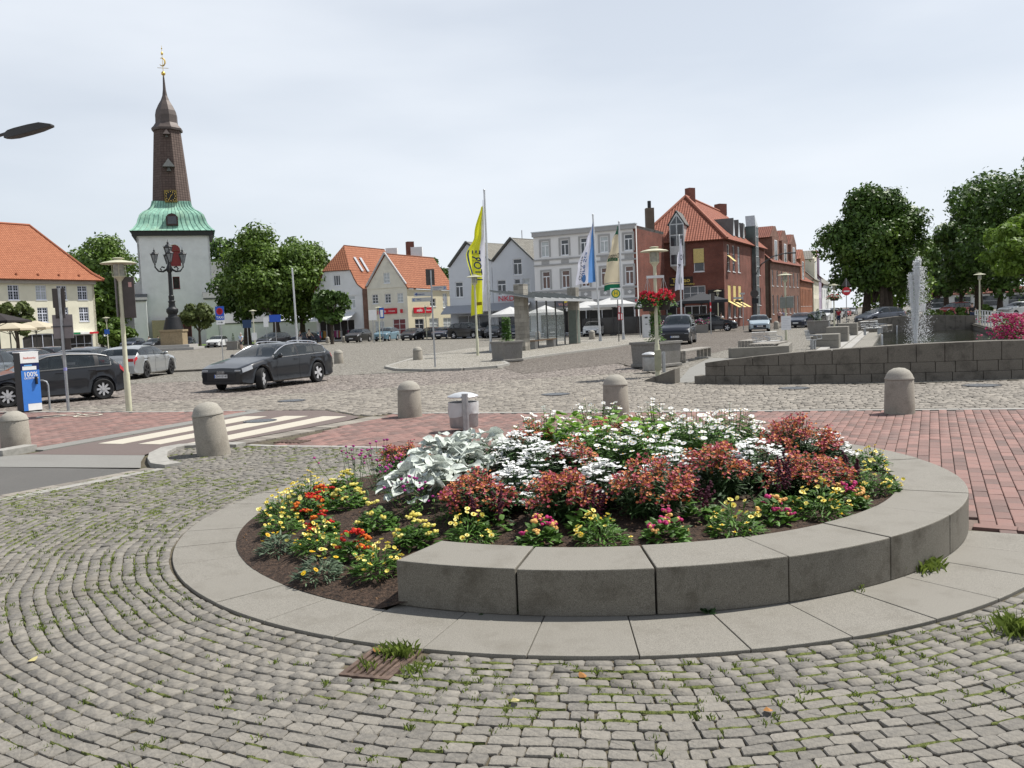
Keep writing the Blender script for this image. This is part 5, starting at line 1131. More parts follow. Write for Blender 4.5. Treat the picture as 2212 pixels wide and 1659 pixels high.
P_BLU, P_LBL, P_DGR, P_BRN, P_RED, P_ICE = paint('navy', (.01, .016, .034), .2), paint('light_blue', (.16, .27, .33)), paint('dark_grey', (.016, .017, .02), .2), paint('brown_grey', (.045, .042, .038)), paint('red', (.3, .02, .02), 0), paint('ice_blue', (.33, .4, .44))
# kind: length, width, height, wheelbase, wheel radius, front overhang, top line (x from the nose / z), belt front/rear, pillars, clearance
KINDS = dict(
    wagon=dict(L=4.83, W=1.86, H=1.46, wb=2.9, r=.35, fo=.9, top=[(0, .62), (.04, .74), (.5, .86), (1.42, 1.02), (1.95, 1.3), (2.3, 1.42), (2.9, 1.46), (3.8, 1.41), (4.25, 1.31), (4.62, 1.04), (4.78, .92), (4.83, .6)], belt=(.95, 1.05), win=(1.55, 4.42), pil=[(2.72, 2.82), (3.62, 3.7)], ws=(1.42, 2.3), rw=(4.2, 4.62)),
    hatch=dict(L=4.1, W=1.76, H=1.46, wb=2.58, r=.315, fo=.8, top=[(0, .6), (.04, .72), (.45, .86), (1.1, 1.0), (1.62, 1.3), (1.95, 1.43), (2.5, 1.465), (3.3, 1.42), (3.62, 1.34), (3.95, 1.02), (4.06, .9), (4.1, .55)], belt=(.93, 1.04), win=(1.25, 3.75), pil=[(2.32, 2.42), (3.2, 3.32)], ws=(1.1, 1.95), rw=(3.58, 3.95)),
    suv=dict(L=4.45, W=1.84, H=1.63, wb=2.65, r=.35, fo=.88, top=[(0, .72), (.04, .86), (.4, 1.0), (1.15, 1.12), (1.7, 1.46), (2.0, 1.59), (2.6, 1.64), (3.7, 1.58), (4.0, 1.5), (4.28, 1.15), (4.4, 1.02), (4.45, .6)], belt=(1.05, 1.14), win=(1.3, 4.1), pil=[(2.5, 2.6), (3.45, 3.55)], ws=(1.15, 2.0), rw=(3.95, 4.28)),
    van=dict(L=4.38, W=1.81, H=1.82, wb=2.73, r=.33, fo=.9, top=[(0, .66), (.04, .84), (.3, 1.02), (.95, 1.2), (1.5, 1.6), (1.75, 1.74), (2.2, 1.81), (3.6, 1.82), (4.1, 1.78), (4.28, 1.4), (4.35, 1.0), (4.38, .6)], belt=(1.06, 1.12), win=(1.05, 4.15), pil=[(2.15, 2.25), (3.05, 3.15)], ws=(.95, 1.75), rw=(4.12, 4.29)),
    sedan=dict(L=4.9, W=1.87, H=1.45, wb=2.9, r=.34, fo=.92, top=[(0, .6), (.04, .74), (.5, .87), (1.45, 1.0), (2.0, 1.3), (2.35, 1.42), (2.9, 1.455), (3.5, 1.4), (4.2, 1.1), (4.75, 1.03), (4.87, .9), (4.9, .55)], belt=(.94, 1.0), win=(1.6, 3.95), pil=[(2.75, 2.85)], ws=(1.45, 2.35), rw=(3.5, 4.15)))
def car(p, head, kind, mat, label, det=1, rim=RIM, steer=0.0, plate=None, chrome=False, cat='car', name='parked_car', group=None, rails=None, spokes=5):
    K = KINDS[kind]; L, W, r = K['L'], K['W'], K['r']; rz = math.atan2(head[1], head[0]); t = thing(name, label, cat, p, rz, group)
    X = np.unique(np.concatenate([np.linspace(0, L, 46 if det else 30), np.array([0.02, .05, .1, .18, L - .02, L - .06, L - .14, K['ws'][0], K['ws'][1], K['rw'][0], K['rw'][1], *K['win']] + [v for q in K['pil'] for v in q])]))
    tx, tz = zip(*K['top']); top = np.interp(X, tx, tz); sm = np.array([np.interp(X + d, tx, tz, left=tz[0], right=tz[-1]) for d in (-.08, -.04, 0, .04, .08)]).mean(0); mid = (X > .12) & (X < L - .12); top = np.where(mid, sm, top)
    belt = np.interp(X, [0, L], K['belt']); xf, xr = K['fo'], K['fo'] + K['wb']; Ra = r + .05; half = []
    e = np.minimum(X, L - X); tp_ = .9 if kind == 'van' else .84; wf = tp_ + (1 - tp_) * np.clip(e / .5, 0, 1) ** .45
    zb = np.full(len(X), .2); zb = np.where(e < .3, .2 + .06 * (1 - e / .3), zb)
    for xw in (xf, xr): d = np.abs(X - xw); zb = np.where(d < Ra, np.maximum(zb, r + np.sqrt(np.maximum(0, Ra ** 2 - d ** 2))), zb)
    for i in range(len(X)):
        w = W / 2 * wf[i]; b = min(belt[i], top[i] - .012); h = top[i] - b; wr = w * .95 - {'van': .17, 'suv': .27}.get(kind, .34) * h - min(h, .06) * .5; lo = zb[i]; s3 = max(b - .13, lo + .06)
        half.append([(w * .94, lo), (w * .99, lo + .05), (w * .962, (lo + .04 + s3) * .52), (w, s3), (w * .955, b), ((w * .95 + wr) / 2 + .02 * min(1, h / .3), b + h * .5), (wr, b + h * .88), (wr * .72, top[i] - .004), (0, top[i] + .012)])
    H = np.array(half); n = len(X); xs = L / 2 - X; parts = {}
    def put(tg, q): parts.setdefault(tg, []).append(q)
    for i in range(n - 1):
        xm = (X[i] + X[i + 1]) / 2; hh = (top[i] + top[i + 1] - belt[i] - belt[i + 1]) / 2
        for j in range(8):
            tg = 'body'
            if j in (4, 5) and K['win'][0] < xm < K['win'][1] and hh > .1:
                tg = 'side_window'
                if any(a < xm < b for a, b in K['pil']): tg = 'pillar%d' % [a < xm < b for a, b in K['pil']].index(True)
            if j in (6, 7) and K['ws'][0] + .04 < xm < K['ws'][1] - .03: tg = 'windscreen'
            if j in (6, 7) and K['rw'][0] + .02 < xm < K['rw'][1] - .02: tg = 'rear_window'
            if j == 3 and .05 < xm < .42: tg = 'headlight'
            if j == 3 and L - .2 < xm < L - .02: tg = 'tail_light'
            for s in (1, -1):
                q = [(xs[i], s * H[i, j, 0], H[i, j, 1]), (xs[i + 1], s * H[i + 1, j, 0], H[i + 1, j, 1]), (xs[i + 1], s * H[i + 1, j + 1, 0], H[i + 1, j + 1, 1]), (xs[i], s * H[i, j + 1, 0], H[i, j + 1, 1])]
                sd = '' if tg not in ('headlight', 'tail_light', 'side_window', 'pillar0', 'pillar1') else ('L' if s > 0 else 'R')
                put((tg, sd), q if s < 0 else q[::-1])
    for i in (0, n - 1):
        q = [(xs[i], H[i, j, 0], H[i, j, 1]) for j in range(9)] + [(xs[i], -H[i, j, 0], H[i, j, 1]) for j in range(7, -1, -1)]; put(('body', ''), q[::-1] if i else q)
    mt = dict(body=mat, pillar0=TRIM, pillar1=TRIM, side_window=CGLASS, windscreen=CGLASS, rear_window=CGLASS, headlight=HEAD, tail_light=TAIL)
    for (tg, sd), qs in parts.items():
        m = MB(); idx = {}
        for q in qs:
            f = []
            for v in q:
                k = tuple(round(c, 4) for c in v)
                if k not in idx: idx[k] = len(m.v); m.v.append(k)
                if idx[k] not in f: f.append(idx[k])
            if len(f) > 2: m.f.append(f)
        o = m.build(tg.strip('01'), mt[tg], t, 'a')
    MB().bx(-L / 2 + .15, -W / 2 + .12, .22, L / 2 - .15, W / 2 - .12, .62).build('underbody', BLACK, t)
    fx = L / 2
    if det:
        for xs_ in (K['ws'][1] + .35, K['ws'][1] + 1.15):
            for s in (.38, -.38): MB().box((fx - xs_ - .1, s, .98 * K['H'] / 1.46), (.14, .46, .62)).build('seat', SEAT, t, bevel=.05)
        MB().box((fx - K['ws'][0] - .45, 0, .82 * K['H'] / 1.46), (.4, W * .78, .22)).build('dashboard', SEAT, t)
    wN = W / 2 * tp_
    MB().bx(fx - .03, -wN * .72, .345, fx + .006, wN * .72, .6).build('grille', BLACK, t, bevel=.02); MB().bx(fx - .03, -wN * .95, .245, fx + .004, wN * .95, .33).build('air_intake', BLACK, t, bevel=.01)
    for s in (1, -1):
        MB().box((fx - .035, s * wN * .84, .66), (.07, wN * .3, .06)).build('headlamp', HEAD, t, bevel=.02); MB().box((-fx + .03, s * wN * .8, .84), (.06, wN * .36, .13)).build('rear_lamp', TAIL, t, bevel=.02)
        mir = MB(); mx = fx - K['ws'][0] - .28; mir.ball((mx, s * (W / 2 + .06), K['belt'][0] + .1), (.07, .1, .075), 10, 6); mir.build('mirror', mat if det else TRIM, t, 'full'); MB().box((mx, s * (W / 2 - .02), K['belt'][0] + .04), (.05, .14, .04)).build('mirror_foot', TRIM, t)
        for xw in (xf, xr):
            x = fx - xw; y = s * (W / 2 - .11); wh = MB().lathe([(r * .62, -.1), (r * .9, -.11), (r * .985, -.085), (r, -.03), (r, .03), (r * .985, .085), (r * .9, .11), (r * .62, .1)], 28 if det else 18, (0, 0, 0), axis='y', caps=False).build('wheel', TYRE, t, 'a', loc=(x, y, r), rz=steer if xw == xf else 0)
            MB().lathe([(r * .64, -.09), (r * .64, .09), (r * .6, .09), (r * .6, .02), (0, .02)] if s > 0 else [(0, -.02), (r * .6, -.02), (r * .6, -.09), (r * .64, -.09), (r * .64, .09)], 24, axis='y', caps=False).build('rim_well', RIM_D, wh)
            sp = MB(); yy = s * .075
            for k in range(spokes):
                a = 6.283 * k / spokes; ca, sa = math.cos(a), math.sin(a); w0, w1 = r * .1, r * (.17 if spokes < 7 else .09)
                sp.add([(ca * q0 - sa * q1, yy + dy, sa * q0 + ca * q1) for dy in (0, s * .02) for q0, q1 in ((r * .08, -w0), (r * .62, -w1), (r * .62, w1), (r * .08, w0))], [[0, 1, 2, 3], [7, 6, 5, 4], [0, 4, 5, 1], [1, 5, 6, 2], [2, 6, 7, 3], [3, 7, 4, 0]])
            sp.lathe([(r * .15, 0), (r * .15, s * .03), (0, s * .03)], 12, (0, yy, 0), axis='y'); sp.build('spokes', rim, wh)
    if det:
        for s in (1, -1):
            for xd in (K['win'][0] + .1, K['pil'][0][0] + .05, (K['pil'][1][0] if len(K['pil']) > 1 else K['win'][1] - .2) + .03):
                i = int(np.argmin(np.abs(X - xd))); pth = [(xs[i], s * (H[i, j, 0] + .002), H[i, j, 1]) for j in range(1, 5)]; MB().tube(pth, .004, 4).build('door_seam', BLACK, t)
            for xd in (K['pil'][0][0] - .1, (K['pil'][1][0] if len(K['pil']) > 1 else K['win'][1]) - .12):
                i = int(np.argmin(np.abs(X - xd))); MB().box((xs[i], s * (H[i, 3, 0] + .008), H[i, 3, 1] + .02), (.2, .025, .03)).build('door_handle', mat, t, bevel=.008)
            if chrome:
                I = [i for i in range(n) if K['win'][0] + .05 <= X[i] <= K['win'][1] - .02]; pth = [(xs[i], s * (H[i, 6, 0] + .008), H[i, 6, 1] + .004) for i in I] + [(xs[I[-1]], s * (H[I[-1], 4, 0] + .006), H[I[-1], 4, 1])] + [(xs[i], s * (H[i, 4, 0] + .006), H[i, 4, 1]) for i in I[::-1]]
                MB().tube(pth, .018, 5).build('window_trim', chrome, t)
            if rails:
                I = [i for i in range(n) if K['ws'][1] + .1 <= X[i] <= K['rw'][0] - .1]; MB().tube([(xs[i], s * (H[i, 6, 0] - .06), H[i, 7, 1] + (.045 if 0 < a < len(I) - 1 else .01)) for a, i in enumerate(I)], .022, 6).build('roof_rail', rails, t)
    MB().bx(fx - .01, -.26, .44, fx + .012, .26, .55).build('number_plate', PLATE, t); MB().bx(-fx - .012, -.26, .7, -fx + .01, .26, .81).build('number_plate', PLATE, t)
    if plate: MB().text(plate, (fx + .0125, .02, .495), .095, (0, 1, 0)).build('lettering', BLACK, t); MB().bx(fx + .0122, -.262, .445, fx + .0135, -.225, .545).build('plate_band', BLUE, t)
    return t
def vd(px, D): return pd(px, D)
A5 = car((-8.15, 29.7, 0), (-1.18, -2.64), 'wagon', P_GREY, 'graphite grey estate car turning on the setts, front wheels steered', 1, RIM, .45, 'OHV EF 40', CHROME, name='moving_car', rails=CHROME)
for k in range(4): MB().lathe([(.05, 0), (.05, .006), (.038, .006), (.038, 0)], 16, (0, 0, 0)).build('badge_ring', CHROME, A5, loc=(KINDS['wagon']['L'] / 2 + .008, -.105 + k * .07, .61)).rotation_euler = (0, 1.571, 0)
car((-17.0, 40.0, 0), (-.01, 1), 'wagon', P_SILV, 'silver estate car parked tail first behind the lamp', 1, RIM_D)
car((-13.95, 26.25, 0), (-.745, -.667), 'hatch', P_BLK, 'black hatchback parked behind the charging pillar', 1, RIM, 0, None, M('satin_trim', (.2, .2, .2), .4, metal=.5), spokes=8)
car((-23.0, 42.0, 0), (-.05, 1), 'hatch', P_DGR, 'dark grey hatchback with its tail towards the pillar', 1)
car((-20.1, 42.0, 0), (-.05, 1), 'wagon', P_DGR, 'dark estate car beside the silver one', 1); car((-19.6, 32.5, 0), (-.1, 1), 'suv', paint('steel_blue', (.14, .16, .18)), 'blue grey car with red tail light at the left edge', 1)
for px, hd, lb in ((30, (.9, -.45), 'dark saloon under the cream parasols, leftmost of the far row'), (80, (.9, -.4), 'black car in the middle of the far row under the parasols'), (128, (.92, -.4), 'black estate car at the right of the far row under the parasols')): car(vd(px, 52), hd, 'sedan' if px < 100 else 'wagon', P_BLK if px > 50 else P_BLU, lb, 0)
for px, D, k, mt, hd, lb in ((470, 112, 'hatch', P_WHT, (0, -1), 'white hatchback facing us in front of the church'), (405, 118, 'hatch', P_DGR, (.2, -1), 'dark car right of the candelabra pedestal'), (335, 116, 'hatch', P_DGR, (-.1, -1), 'dark car left of the candelabra pedestal'), (288, 118, 'suv', P_BLU, (0, -1), 'dark blue car parked before the left church buttress'),
    (593, 100, 'suv', P_DGR, (-.35, -1), 'grey car parked under the churchyard trees'), (655, 103, 'hatch', P_BLU, (-1, -.3), 'blue car behind the two walkers'), (775, 106, 'suv', P_BRN, (-.25, -1), 'dark brown off-road car in front of the clothes rails'), (836, 107, 'suv', P_LBL, (-.25, -1), 'light blue car in front of the cream shop door'),
    (892, 105, 'hatch', P_GREY, (-.25, -1), 'graphite car right of the light blue one'), (925, 108, 'hatch', P_BLK, (-1, .1), 'small black car half hidden behind the finger post'), (957, 104, 'sedan', P_BLU, (-.15, -1), 'dark blue saloon between small black car and pickup'), (1066, 99, 'hatch', P_DGR, (-.1, -1), 'dark car right of the pickup behind the yellow flag'),
    (1115, 96, 'hatch', P_BLU, (-.1, -1), 'dark hatchback seen through the left panes of the bus shelter'), (1198, 92, 'suv', P_GREY, (-.15, -1), 'grey off-road car behind the right shelter pillar'), (1282, 86, 'hatch', P_WHT, (-.2, -1), 'white hatchback parked before the white parasols')): car(vd(px, D), hd, k, mt, lb, 0, group='cars parked round the square')
pk = car(vd(1013, 100), (.75, -.62), 'suv', P_DGR, 'dark pickup truck with chrome front parked before the grey gables', 0); pk.scale = (1.15, 1.05, 1.14)
car((10.45, 54.2, 0), (-.3, -.955), 'van', P_BLK, 'black van driving towards us past the planter', 1, RIM, 0, 'HK KJ 1102', name='moving_van', cat='van')
QG = 'cars coming down the street'
car(vd(1640, 77), (-.25, -.97), 'hatch', P_ICE, 'pale blue hatchback with headlights on behind the benches', 1, RIM, 0, 'PI 8083', name='moving_car', group=QG); car(vd(1541, 84), (.95, -.3), 'suv', P_BLK, 'dark car turning beside the red brick corner house', 1, name='moving_car', group=QG)
for px, D, k, mt, lb in ((1730, 86, 'sedan', P_BLU, 'dark blue car behind the paper notice, second in the queue'), (1762, 98, 'hatch', P_BLK, 'black car third in the street queue'), (1781, 110, 'suv', P_WHT, 'white car fourth in the street queue'), (1794, 122, 'suv', P_DGR, 'dark car behind the white one in the queue'), (1804, 134, 'van', P_WHT, 'white van in the street queue by the flower basket'), (1816, 150, 'hatch', P_DGR, 'grey car far back in the street queue'), (1826, 165, 'hatch', P_RED, 'red car far back in the street queue'), (1840, 180, 'suv', P_SILV, 'silver car at the far end of the street')): car(vd(px, D), (-.5, -.87), k, mt, lb, 0, name='moving_car', group=QG)
car((31.5, 74.5, .25), (-.93, -.3), 'hatch', paint('slate', (.09, .1, .125)), 'slate grey hatchback crossing behind the pool', 1, name='moving_car'); car(vd(2062, 120), (-.9, -.3), 'van', P_RED, 'red and white van under the dark trees', 0, name='parked_van', cat='van'); car(vd(2200, 95), (-.9, -.3), 'suv', P_WHT, 'white car at the right edge behind the trees', 0)
# ---------------------------------------------------------------- buildings
T_OR = tile_mat('tiles_orange', (.28, .098, .05), (.385, .15, .08), .26, .34); T_RED = tile_mat('tiles_red', (.21, .068, .042), (.33, .115, .072), .3, .36, .6, .09); T_OR2 = tile_mat('tiles_light_orange', (.27, .1, .055), (.38, .155, .085), .28, .36); T_DK = tile_mat('tiles_dark_red', (.16, .055, .04), (.25, .09, .06), .28, .34); T_GREY = tile_mat('slates_grey', (.16, .15, .13), (.25, .24, .21), .3, .25)
R_CREAM = M('render_cream', (.68, .65, .52), .9, var=.05, scale=1.2, bump=.1, bscale=30, blotch=.35, blotch_col=(.44, .41, .32), bl_scale=.5); R_WHITE = M('render_white', (.7, .71, .71), .9, var=.05, scale=1, bump=.1, bscale=25, blotch=.25, blotch_col=(.42, .42, .42), bl_scale=.6)
R_CREAM2 = M('render_pale_cream', (.7, .67, .57), .9, var=.05, scale=1, blotch=.4, blotch_col=(.34, .33, .28), bl_scale=.7); R_GREY = M('render_pale_grey', (.62, .64, .67), .9, var=.03, scale=1, bump=.06, bscale=25); R_WT = M('render_warm_white', (.72, .71, .7), .9, var=.03, scale=1); R_TRIM = M('stucco_trim', (.36, .355, .35), .85, var=.05)
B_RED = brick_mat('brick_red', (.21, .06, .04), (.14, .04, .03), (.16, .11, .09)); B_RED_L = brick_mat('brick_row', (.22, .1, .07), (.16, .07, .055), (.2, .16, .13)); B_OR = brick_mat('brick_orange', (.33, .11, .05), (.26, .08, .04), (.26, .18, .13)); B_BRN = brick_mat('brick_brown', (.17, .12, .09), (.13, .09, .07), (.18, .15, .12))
SLATE = M('slate_sheet', (.12, .125, .12), .6, var=.15, scale=3); COPPER = M('copper_green', (.17, .36, .28), .6, var=.14, scale=1.4, col2=(.27, .48, .37), blotch=.3, blotch_col=(.33, .3, .14), bl_scale=.4)
class House:
    def __init__(s, name, label, cat, O, mat): s.t = thing(name, label, cat, (O[0], O[1], 0)); s.O = Vector((O[0], O[1], 0)); s.mat = mat
    def wall(s, A, B, poly, wins=(), mat=None, name='wall', frame=WIN_W, rev=.14, back=True):
        """wall from A to B (left to right seen from outside); poly and windows in metres along / up the wall"""
        A, B = Vector((*A[:2], 0)), Vector((*B[:2], 0)); d = B - A; rz = math.atan2(d.y, d.x); loc = A - s.O; m = MB(); holes = [[(u0, v0), (u1, v0), (u1, v1), (u0, v1)] for u0, v0, u1, v1, *_ in wins]
        m.poly(poly, holes)
        for h in holes:
            for i in range(4): (a, b), (c, e) = h[i], h[(i + 1) % 4]; m.quad((a, 0, b), (a, rev, b), (c, rev, e), (c, 0, e))
        if back:
            n = len(poly); o = len(m.v); m.add([(p[0], 0, p[1]) for p in poly] + [(p[0], .3, p[1]) for p in poly], [[i, n + i, n + (i + 1) % n, (i + 1) % n] for i in range(n)])
        m.build(name, mat or s.mat, s.t, loc=loc, rz=rz)
        for w in wins: s.window(loc, rz, w, frame, rev)
        return loc, rz
    def window(s, loc, rz, w, frame, rev):
        u0, v0, u1, v1 = w[:4]; st = w[4] if len(w) > 4 else (2, 2); gl = w[5] if len(w) > 5 else (GLASS if random.random() < .75 else GLASS_CUR); fw = min(.09, (u1 - u0) * .09); y0, y1 = rev - .05, rev; m = MB()
        m.bx(u0, y0, v0, u0 + fw, y1, v1).bx(u1 - fw, y0, v0, u1, y1, v1).bx(u0 + fw, y0, v0, u1 - fw, y1, v0 + fw).bx(u0 + fw, y0, v1 - fw, u1 - fw, y1, v1)
        if st == 'T': zc = v0 + (v1 - v0) * .7; xc = (u0 + u1) / 2; m.bx(u0 + fw, y0, zc - fw * .6, u1 - fw, y1, zc + fw * .6).bx(xc - fw * .6, y0, v0 + fw, xc + fw * .6, y1, zc - fw * .6)
        elif st == 'X':
            zc = v0 + (v1 - v0) * .6; xc = (u0 + u1) / 2; b = fw; m.bx(u0 + fw, y0, zc - b * .7, u1 - fw, y1, zc + b * .7).bx(xc - b * .7, y0, v0 + fw, xc + b * .7, y1, zc - b * .7).bx(xc - b * .7, y0, zc + b * .7, xc + b * .7, y1, v1 - fw)
            for x in ((u0 + xc) / 2, (u1 + xc) / 2): m.bx(x - .02, y0 + .02, v0 + fw, x + .02, y1, v1 - fw)
            for z in (v0 + (zc - v0) / 3, v0 + 2 * (zc - v0) / 3, (zc + v1) / 2): m.bx(u0 + fw, y0 + .025, z - .02, u1 - fw, y1, z + .02)
        else:
            for k in range(1, st[0]): x = u0 + (u1 - u0) * k / st[0]; m.bx(x - .03, y0 + .01, v0 + fw, x + .03, y1, v1 - fw)
            for k in range(1, st[1]): z = v0 + (v1 - v0) * k / st[1]; m.bx(u0 + fw, y0 + .015, z - .025, u1 - fw, y1, z + .025)
        o = m.build('window', frame, s.t, loc=loc, rz=rz); MB().bx(u0 + fw * .5, y1 + .005, v0 + fw * .5, u1 - fw * .5, y1 + .02, v1 - fw * .5).build('pane', gl, o); MB().bx(u0 - .05, -.06, v0 - .08, u1 + .05, rev - .051, v0 - .002).build('sill', frame if len(w) < 7 else w[6], o)
    def roof(s, q, mat, name='roof', th=.14, over=0):
        """one roof slope from its corners eave left, eave right, ridge right, ridge left"""
        P = [Vector(p) - s.O for p in q]; e = (P[1] - P[0]).normalized(); nrm = (P[1] - P[0]).cross(P[-1] - P[0]).normalized(); up = nrm.cross(e); m = MB(); n = len(P)
        m.quad(*P, uv=[((p - P[0]).dot(e), (p - P[0]).dot(up)) for p in P]); Q = [p - nrm * th for p in P]; o = len(m.v); m.add(P + Q, [[i, n + i, n + (i + 1) % n, (i + 1) % n] for i in range(n)] + [[2 * n - 1 - i for i in range(n)]])
        for k in range(len(m.f)): m.uv.setdefault(k, [(0, 0)] * len(m.f[k]))
        return m.build(name, mat, s.t)
    def part(s, name, mb, mat, parent=None, **k): mb.v = [(v[0] - s.O.x, v[1] - s.O.y, v[2]) for v in mb.v]; return mb.build(name, mat, parent or s.t, **k)
def lerp2(A, B, k): return (A[0] + (B[0] - A[0]) * k, A[1] + (B[1] - A[1]) * k)
def awning(h, A, B, z1, z0, out, mat, name='awning', drop=.12):
    A, B = Vector((*A[:2], 0)), Vector((*B[:2], 0)); d = (B - A).normalized(); n = Vector((d.y, -d.x, 0)) * out; m = MB(); up = lambda p, z: (p.x, p.y, z)
    m.add([up(A, z1), up(B, z1), up(B + n, z0), up(A + n, z0), up(A + n, z0 - drop), up(B + n, z0 - drop), up(A, z1 - .05), up(B, z1 - .05)], [[0, 3, 2, 1], [3, 4, 5, 2], [6, 7, 5, 4], [0, 6, 4, 3], [1, 2, 5, 7]]); return h.part(name, m, mat)

# --- cream house with the huge orange roof, left
A, B = (-66.0, 90.5), (-52.6, 112.0); L = math.hypot(B[0] - A[0], B[1] - A[1]); h = House('cream_house', 'cream three storey house with huge orange tiled roof at the left', 'house', A, R_CREAM); wins = []; ud = lambda x: L - (B[0] - x) / (B[0] - A[0]) * L
for k, c in enumerate((1.3, 4.0, 6.6, 9.9, 12.6)): wins += [(L - c - .95, 6.68, L - c + .35, 8.42, 'X')] + ([(L - c - .95, 3.98, L - c + .35, 5.75, 'X')])
for c in (15.5, 18.2, 21, 23.5): wins += [(L - c - .95, 6.68, L - c + .35, 8.42, 'X'), (L - c - .95, 3.98, L - c + .35, 5.75, 'X')]
arch_ = (L - 9.6, .02, L - 4.6, 2.6, (4, 1), DARK); wins += [arch_, (L - 3.9, .02, L - .7, 2.35, (3, 2), DARK), (L - 14.5, .5, L - 12.3, 2.4, (3, 2))]
lo, rz = h.wall(A, B, [(0, 0), (L, 0), (L, 9.0), (0, 9.0)], wins, frame=M('window_lilac', (.6, .62, .7), .5, var=.04)); bk = Vector((B[1] - A[1], -(B[0] - A[0]))).normalized() * -15; Bb, Ab = (B[0] + bk.x, B[1] + bk.y), (A[0] + bk.x, A[1] + bk.y)
h.wall(B, Bb, [(0, 0), (15, 0), (15, 9.0), (0, 9.0)], [], name='side_wall'); m = MB(); d = (Vector(B) - Vector(A)).normalized(); nn = Vector((d.y, -d.x))
ex = lambda p, a, b: Vector((p[0] + d.x * a + nn.x * b, p[1] + d.y * a + nn.y * b)); e1, e2, e3, e4 = ex(A, -2, .9), ex(B, .9, .9), ex(Bb, .9, -.9), ex(Ab, -2, -.9); mid1, mid2 = ex(A, -2, -7.5), ex(B, -3.4, -7.5)
k1, k2 = .16, .1; zE, zR = 9.1, 16.5
def ins(e, r, k, z): return (e.x + (r.x - e.x) * k, e.y + (r.y - e.y) * k, z)
h.roof([(*e1, zE), (*e2, zE), ins(e2, mid2, k1, zE + .85), ins(e1, mid1, k1, zE + .85)], T_OR); h.roof([ins(e1, mid1, k1, zE + .85), ins(e2, mid2, k1, zE + .85), (*mid2, zR), (*mid1, zR)], T_OR)
h.roof([(*e2, zE), (*e3, zE), ins(e3, mid2, k1, zE + .85), ins(e2, mid2, k1, zE + .85)], T_OR); h.roof([ins(e2, mid2, k1, zE + .85), ins(e3, mid2, k1, zE + .85), (*mid2, zR)], T_OR); h.roof([(*e3, zE), (*e4, zE), (*mid1, zR), (*mid2, zR)], T_OR)
h.part('ridge', MB().tube([(*mid1, zR), (*mid2, zR + .05), ins(e2, mid2, k1, zE + .95), (*e2, zE + .08)], .16, 6), M('ridge_tile', (.36, .13, .07), .8)); m = MB()
for k in range(12): u = 2 + k * 2.6; q = ins(ex(A, u - 2, .9), ex(A, u - 2, -7.5), k1 * .6, zE + .62); m.box(q, (.25, .25, .22))
h.part('snow_guards', m, M('ridge_tile', (.36, .13, .07), .8)); m = MB(); m.bx(0, -.5, 8.6, L, -.001, 9.0); m.build('cornice', M('cornice_grey', (.34, .31, .27), .8), h.t, loc=lo, rz=rz)
m = MB(); m.bx(L - 4.1, -1.0, 2.45, L - .5, 0, 2.62); o = m.build('shop_awning', WHITE, h.t, loc=lo, rz=rz)
for k, mt in enumerate((GREEN_SIGN, WHITE, RED)): MB().bx(L - 4.1 + k * 1.2, -1.02, 2.38, L - 4.1 + (k + 1) * 1.2 - .01, -1.001, 2.62).build('awning_stripe', mt, o)
m = MB(); P = [(L - 9.6 + 2.5 - 2.5 * math.cos(a), 2.6 + 0 * a) for a in (0, 3.14)]; vs = [(L - 7.1 + 2.5 * math.cos(a), -.01, 2.05 + .6 * math.sin(a)) for a in np.linspace(0, math.pi, 14)] + [(L - 9.6, -.01, 2.72), (L - 4.6, -.01, 2.72)]
m.add([(L - 9.62, -.012, 2.0), (L - 9.62, -.012, 2.72), (L - 4.58, -.012, 2.72), (L - 4.58, -.012, 2.0)] + vs[:14], [[1, 0, 17, 16, 15, 14, 13, 12, 11], [1, 11, 10, 2], [2, 10, 9, 8, 7, 6, 5, 4, 3]]); m.build('arch_spandrel', R_CREAM, h.t, loc=lo, rz=rz)

# --- church
h = House('church', 'white church with green copper hood and tapering brown shingled tower', 'church', (-56.0, 150.0), R_WHITE); cx, cy = -56.35, 155.7; w = 5.75
SH = tile_mat('tower_shingles', (.085, .06, .052), (.13, .095, .08), .5, .42, .5, .05); y0 = 150.0; X0, X1 = -62.1, -50.6; Lc = X1 - X0
def archw(u, v0, v1, wd): return (u - wd / 2, v0, u + wd / 2, v1)
REDW = M('red_shutter', (.22, .04, .04), .7); lo, rz = h.wall((X0, y0), (X1, y0), [(0, 0), (Lc, 0), (Lc, 18.4), (0, 18.4)], [(4.9, 13.1, 6.7, 15.6, (1, 1), REDW, REDW), (5.2, 9.3, 6.3, 11.3, (1, 1), DARK, GLASS), (5.1, .1, 7.7, 3.6, (2, 1), M('church_door', (.06, .02, .02), .6))], frame=REDW, rev=.35)
for u, wd, z, mt in ((5.8, 1.8, 15.6, REDW), (6.4, 2.6, 3.6, DARK)):
    m = MB(); n = 14; m.add([(u + wd / 2 * math.cos(a), -.012, z + wd / 2 * math.sin(a)) for a in np.linspace(0, math.pi, n)], [list(range(n))]); m.build('arch_infill', mt, h.t, loc=lo, rz=rz); m = MB(); pts = [(u + (wd / 2 + .15) * math.cos(a), -.06, z + (wd / 2 + .15) * math.sin(a)) for a in np.linspace(0, math.pi, 16)]; m.tube(pts, .17, 6); m.build('arch_moulding', R_WHITE if mt is REDW else M('sandstone', (.3, .26, .17), .9), h.t, loc=lo, rz=rz)
h.wall((X1, y0), (X1, y0 + 11.5), [(0, 0), (11.5, 0), (11.5, 18.4), (0, 18.4)], [], name='side_wall'); h.wall((X0, y0 + 11.5), (X0, y0), [(0, 0), (11.5, 0), (11.5, 18.4), (0, 18.4)], [], name='side_wall'); h.part('eave', MB().box((cx, cy, 18.35), (12.9, 12.9, .75)), M('eave_dark', (.03, .032, .03), .7))
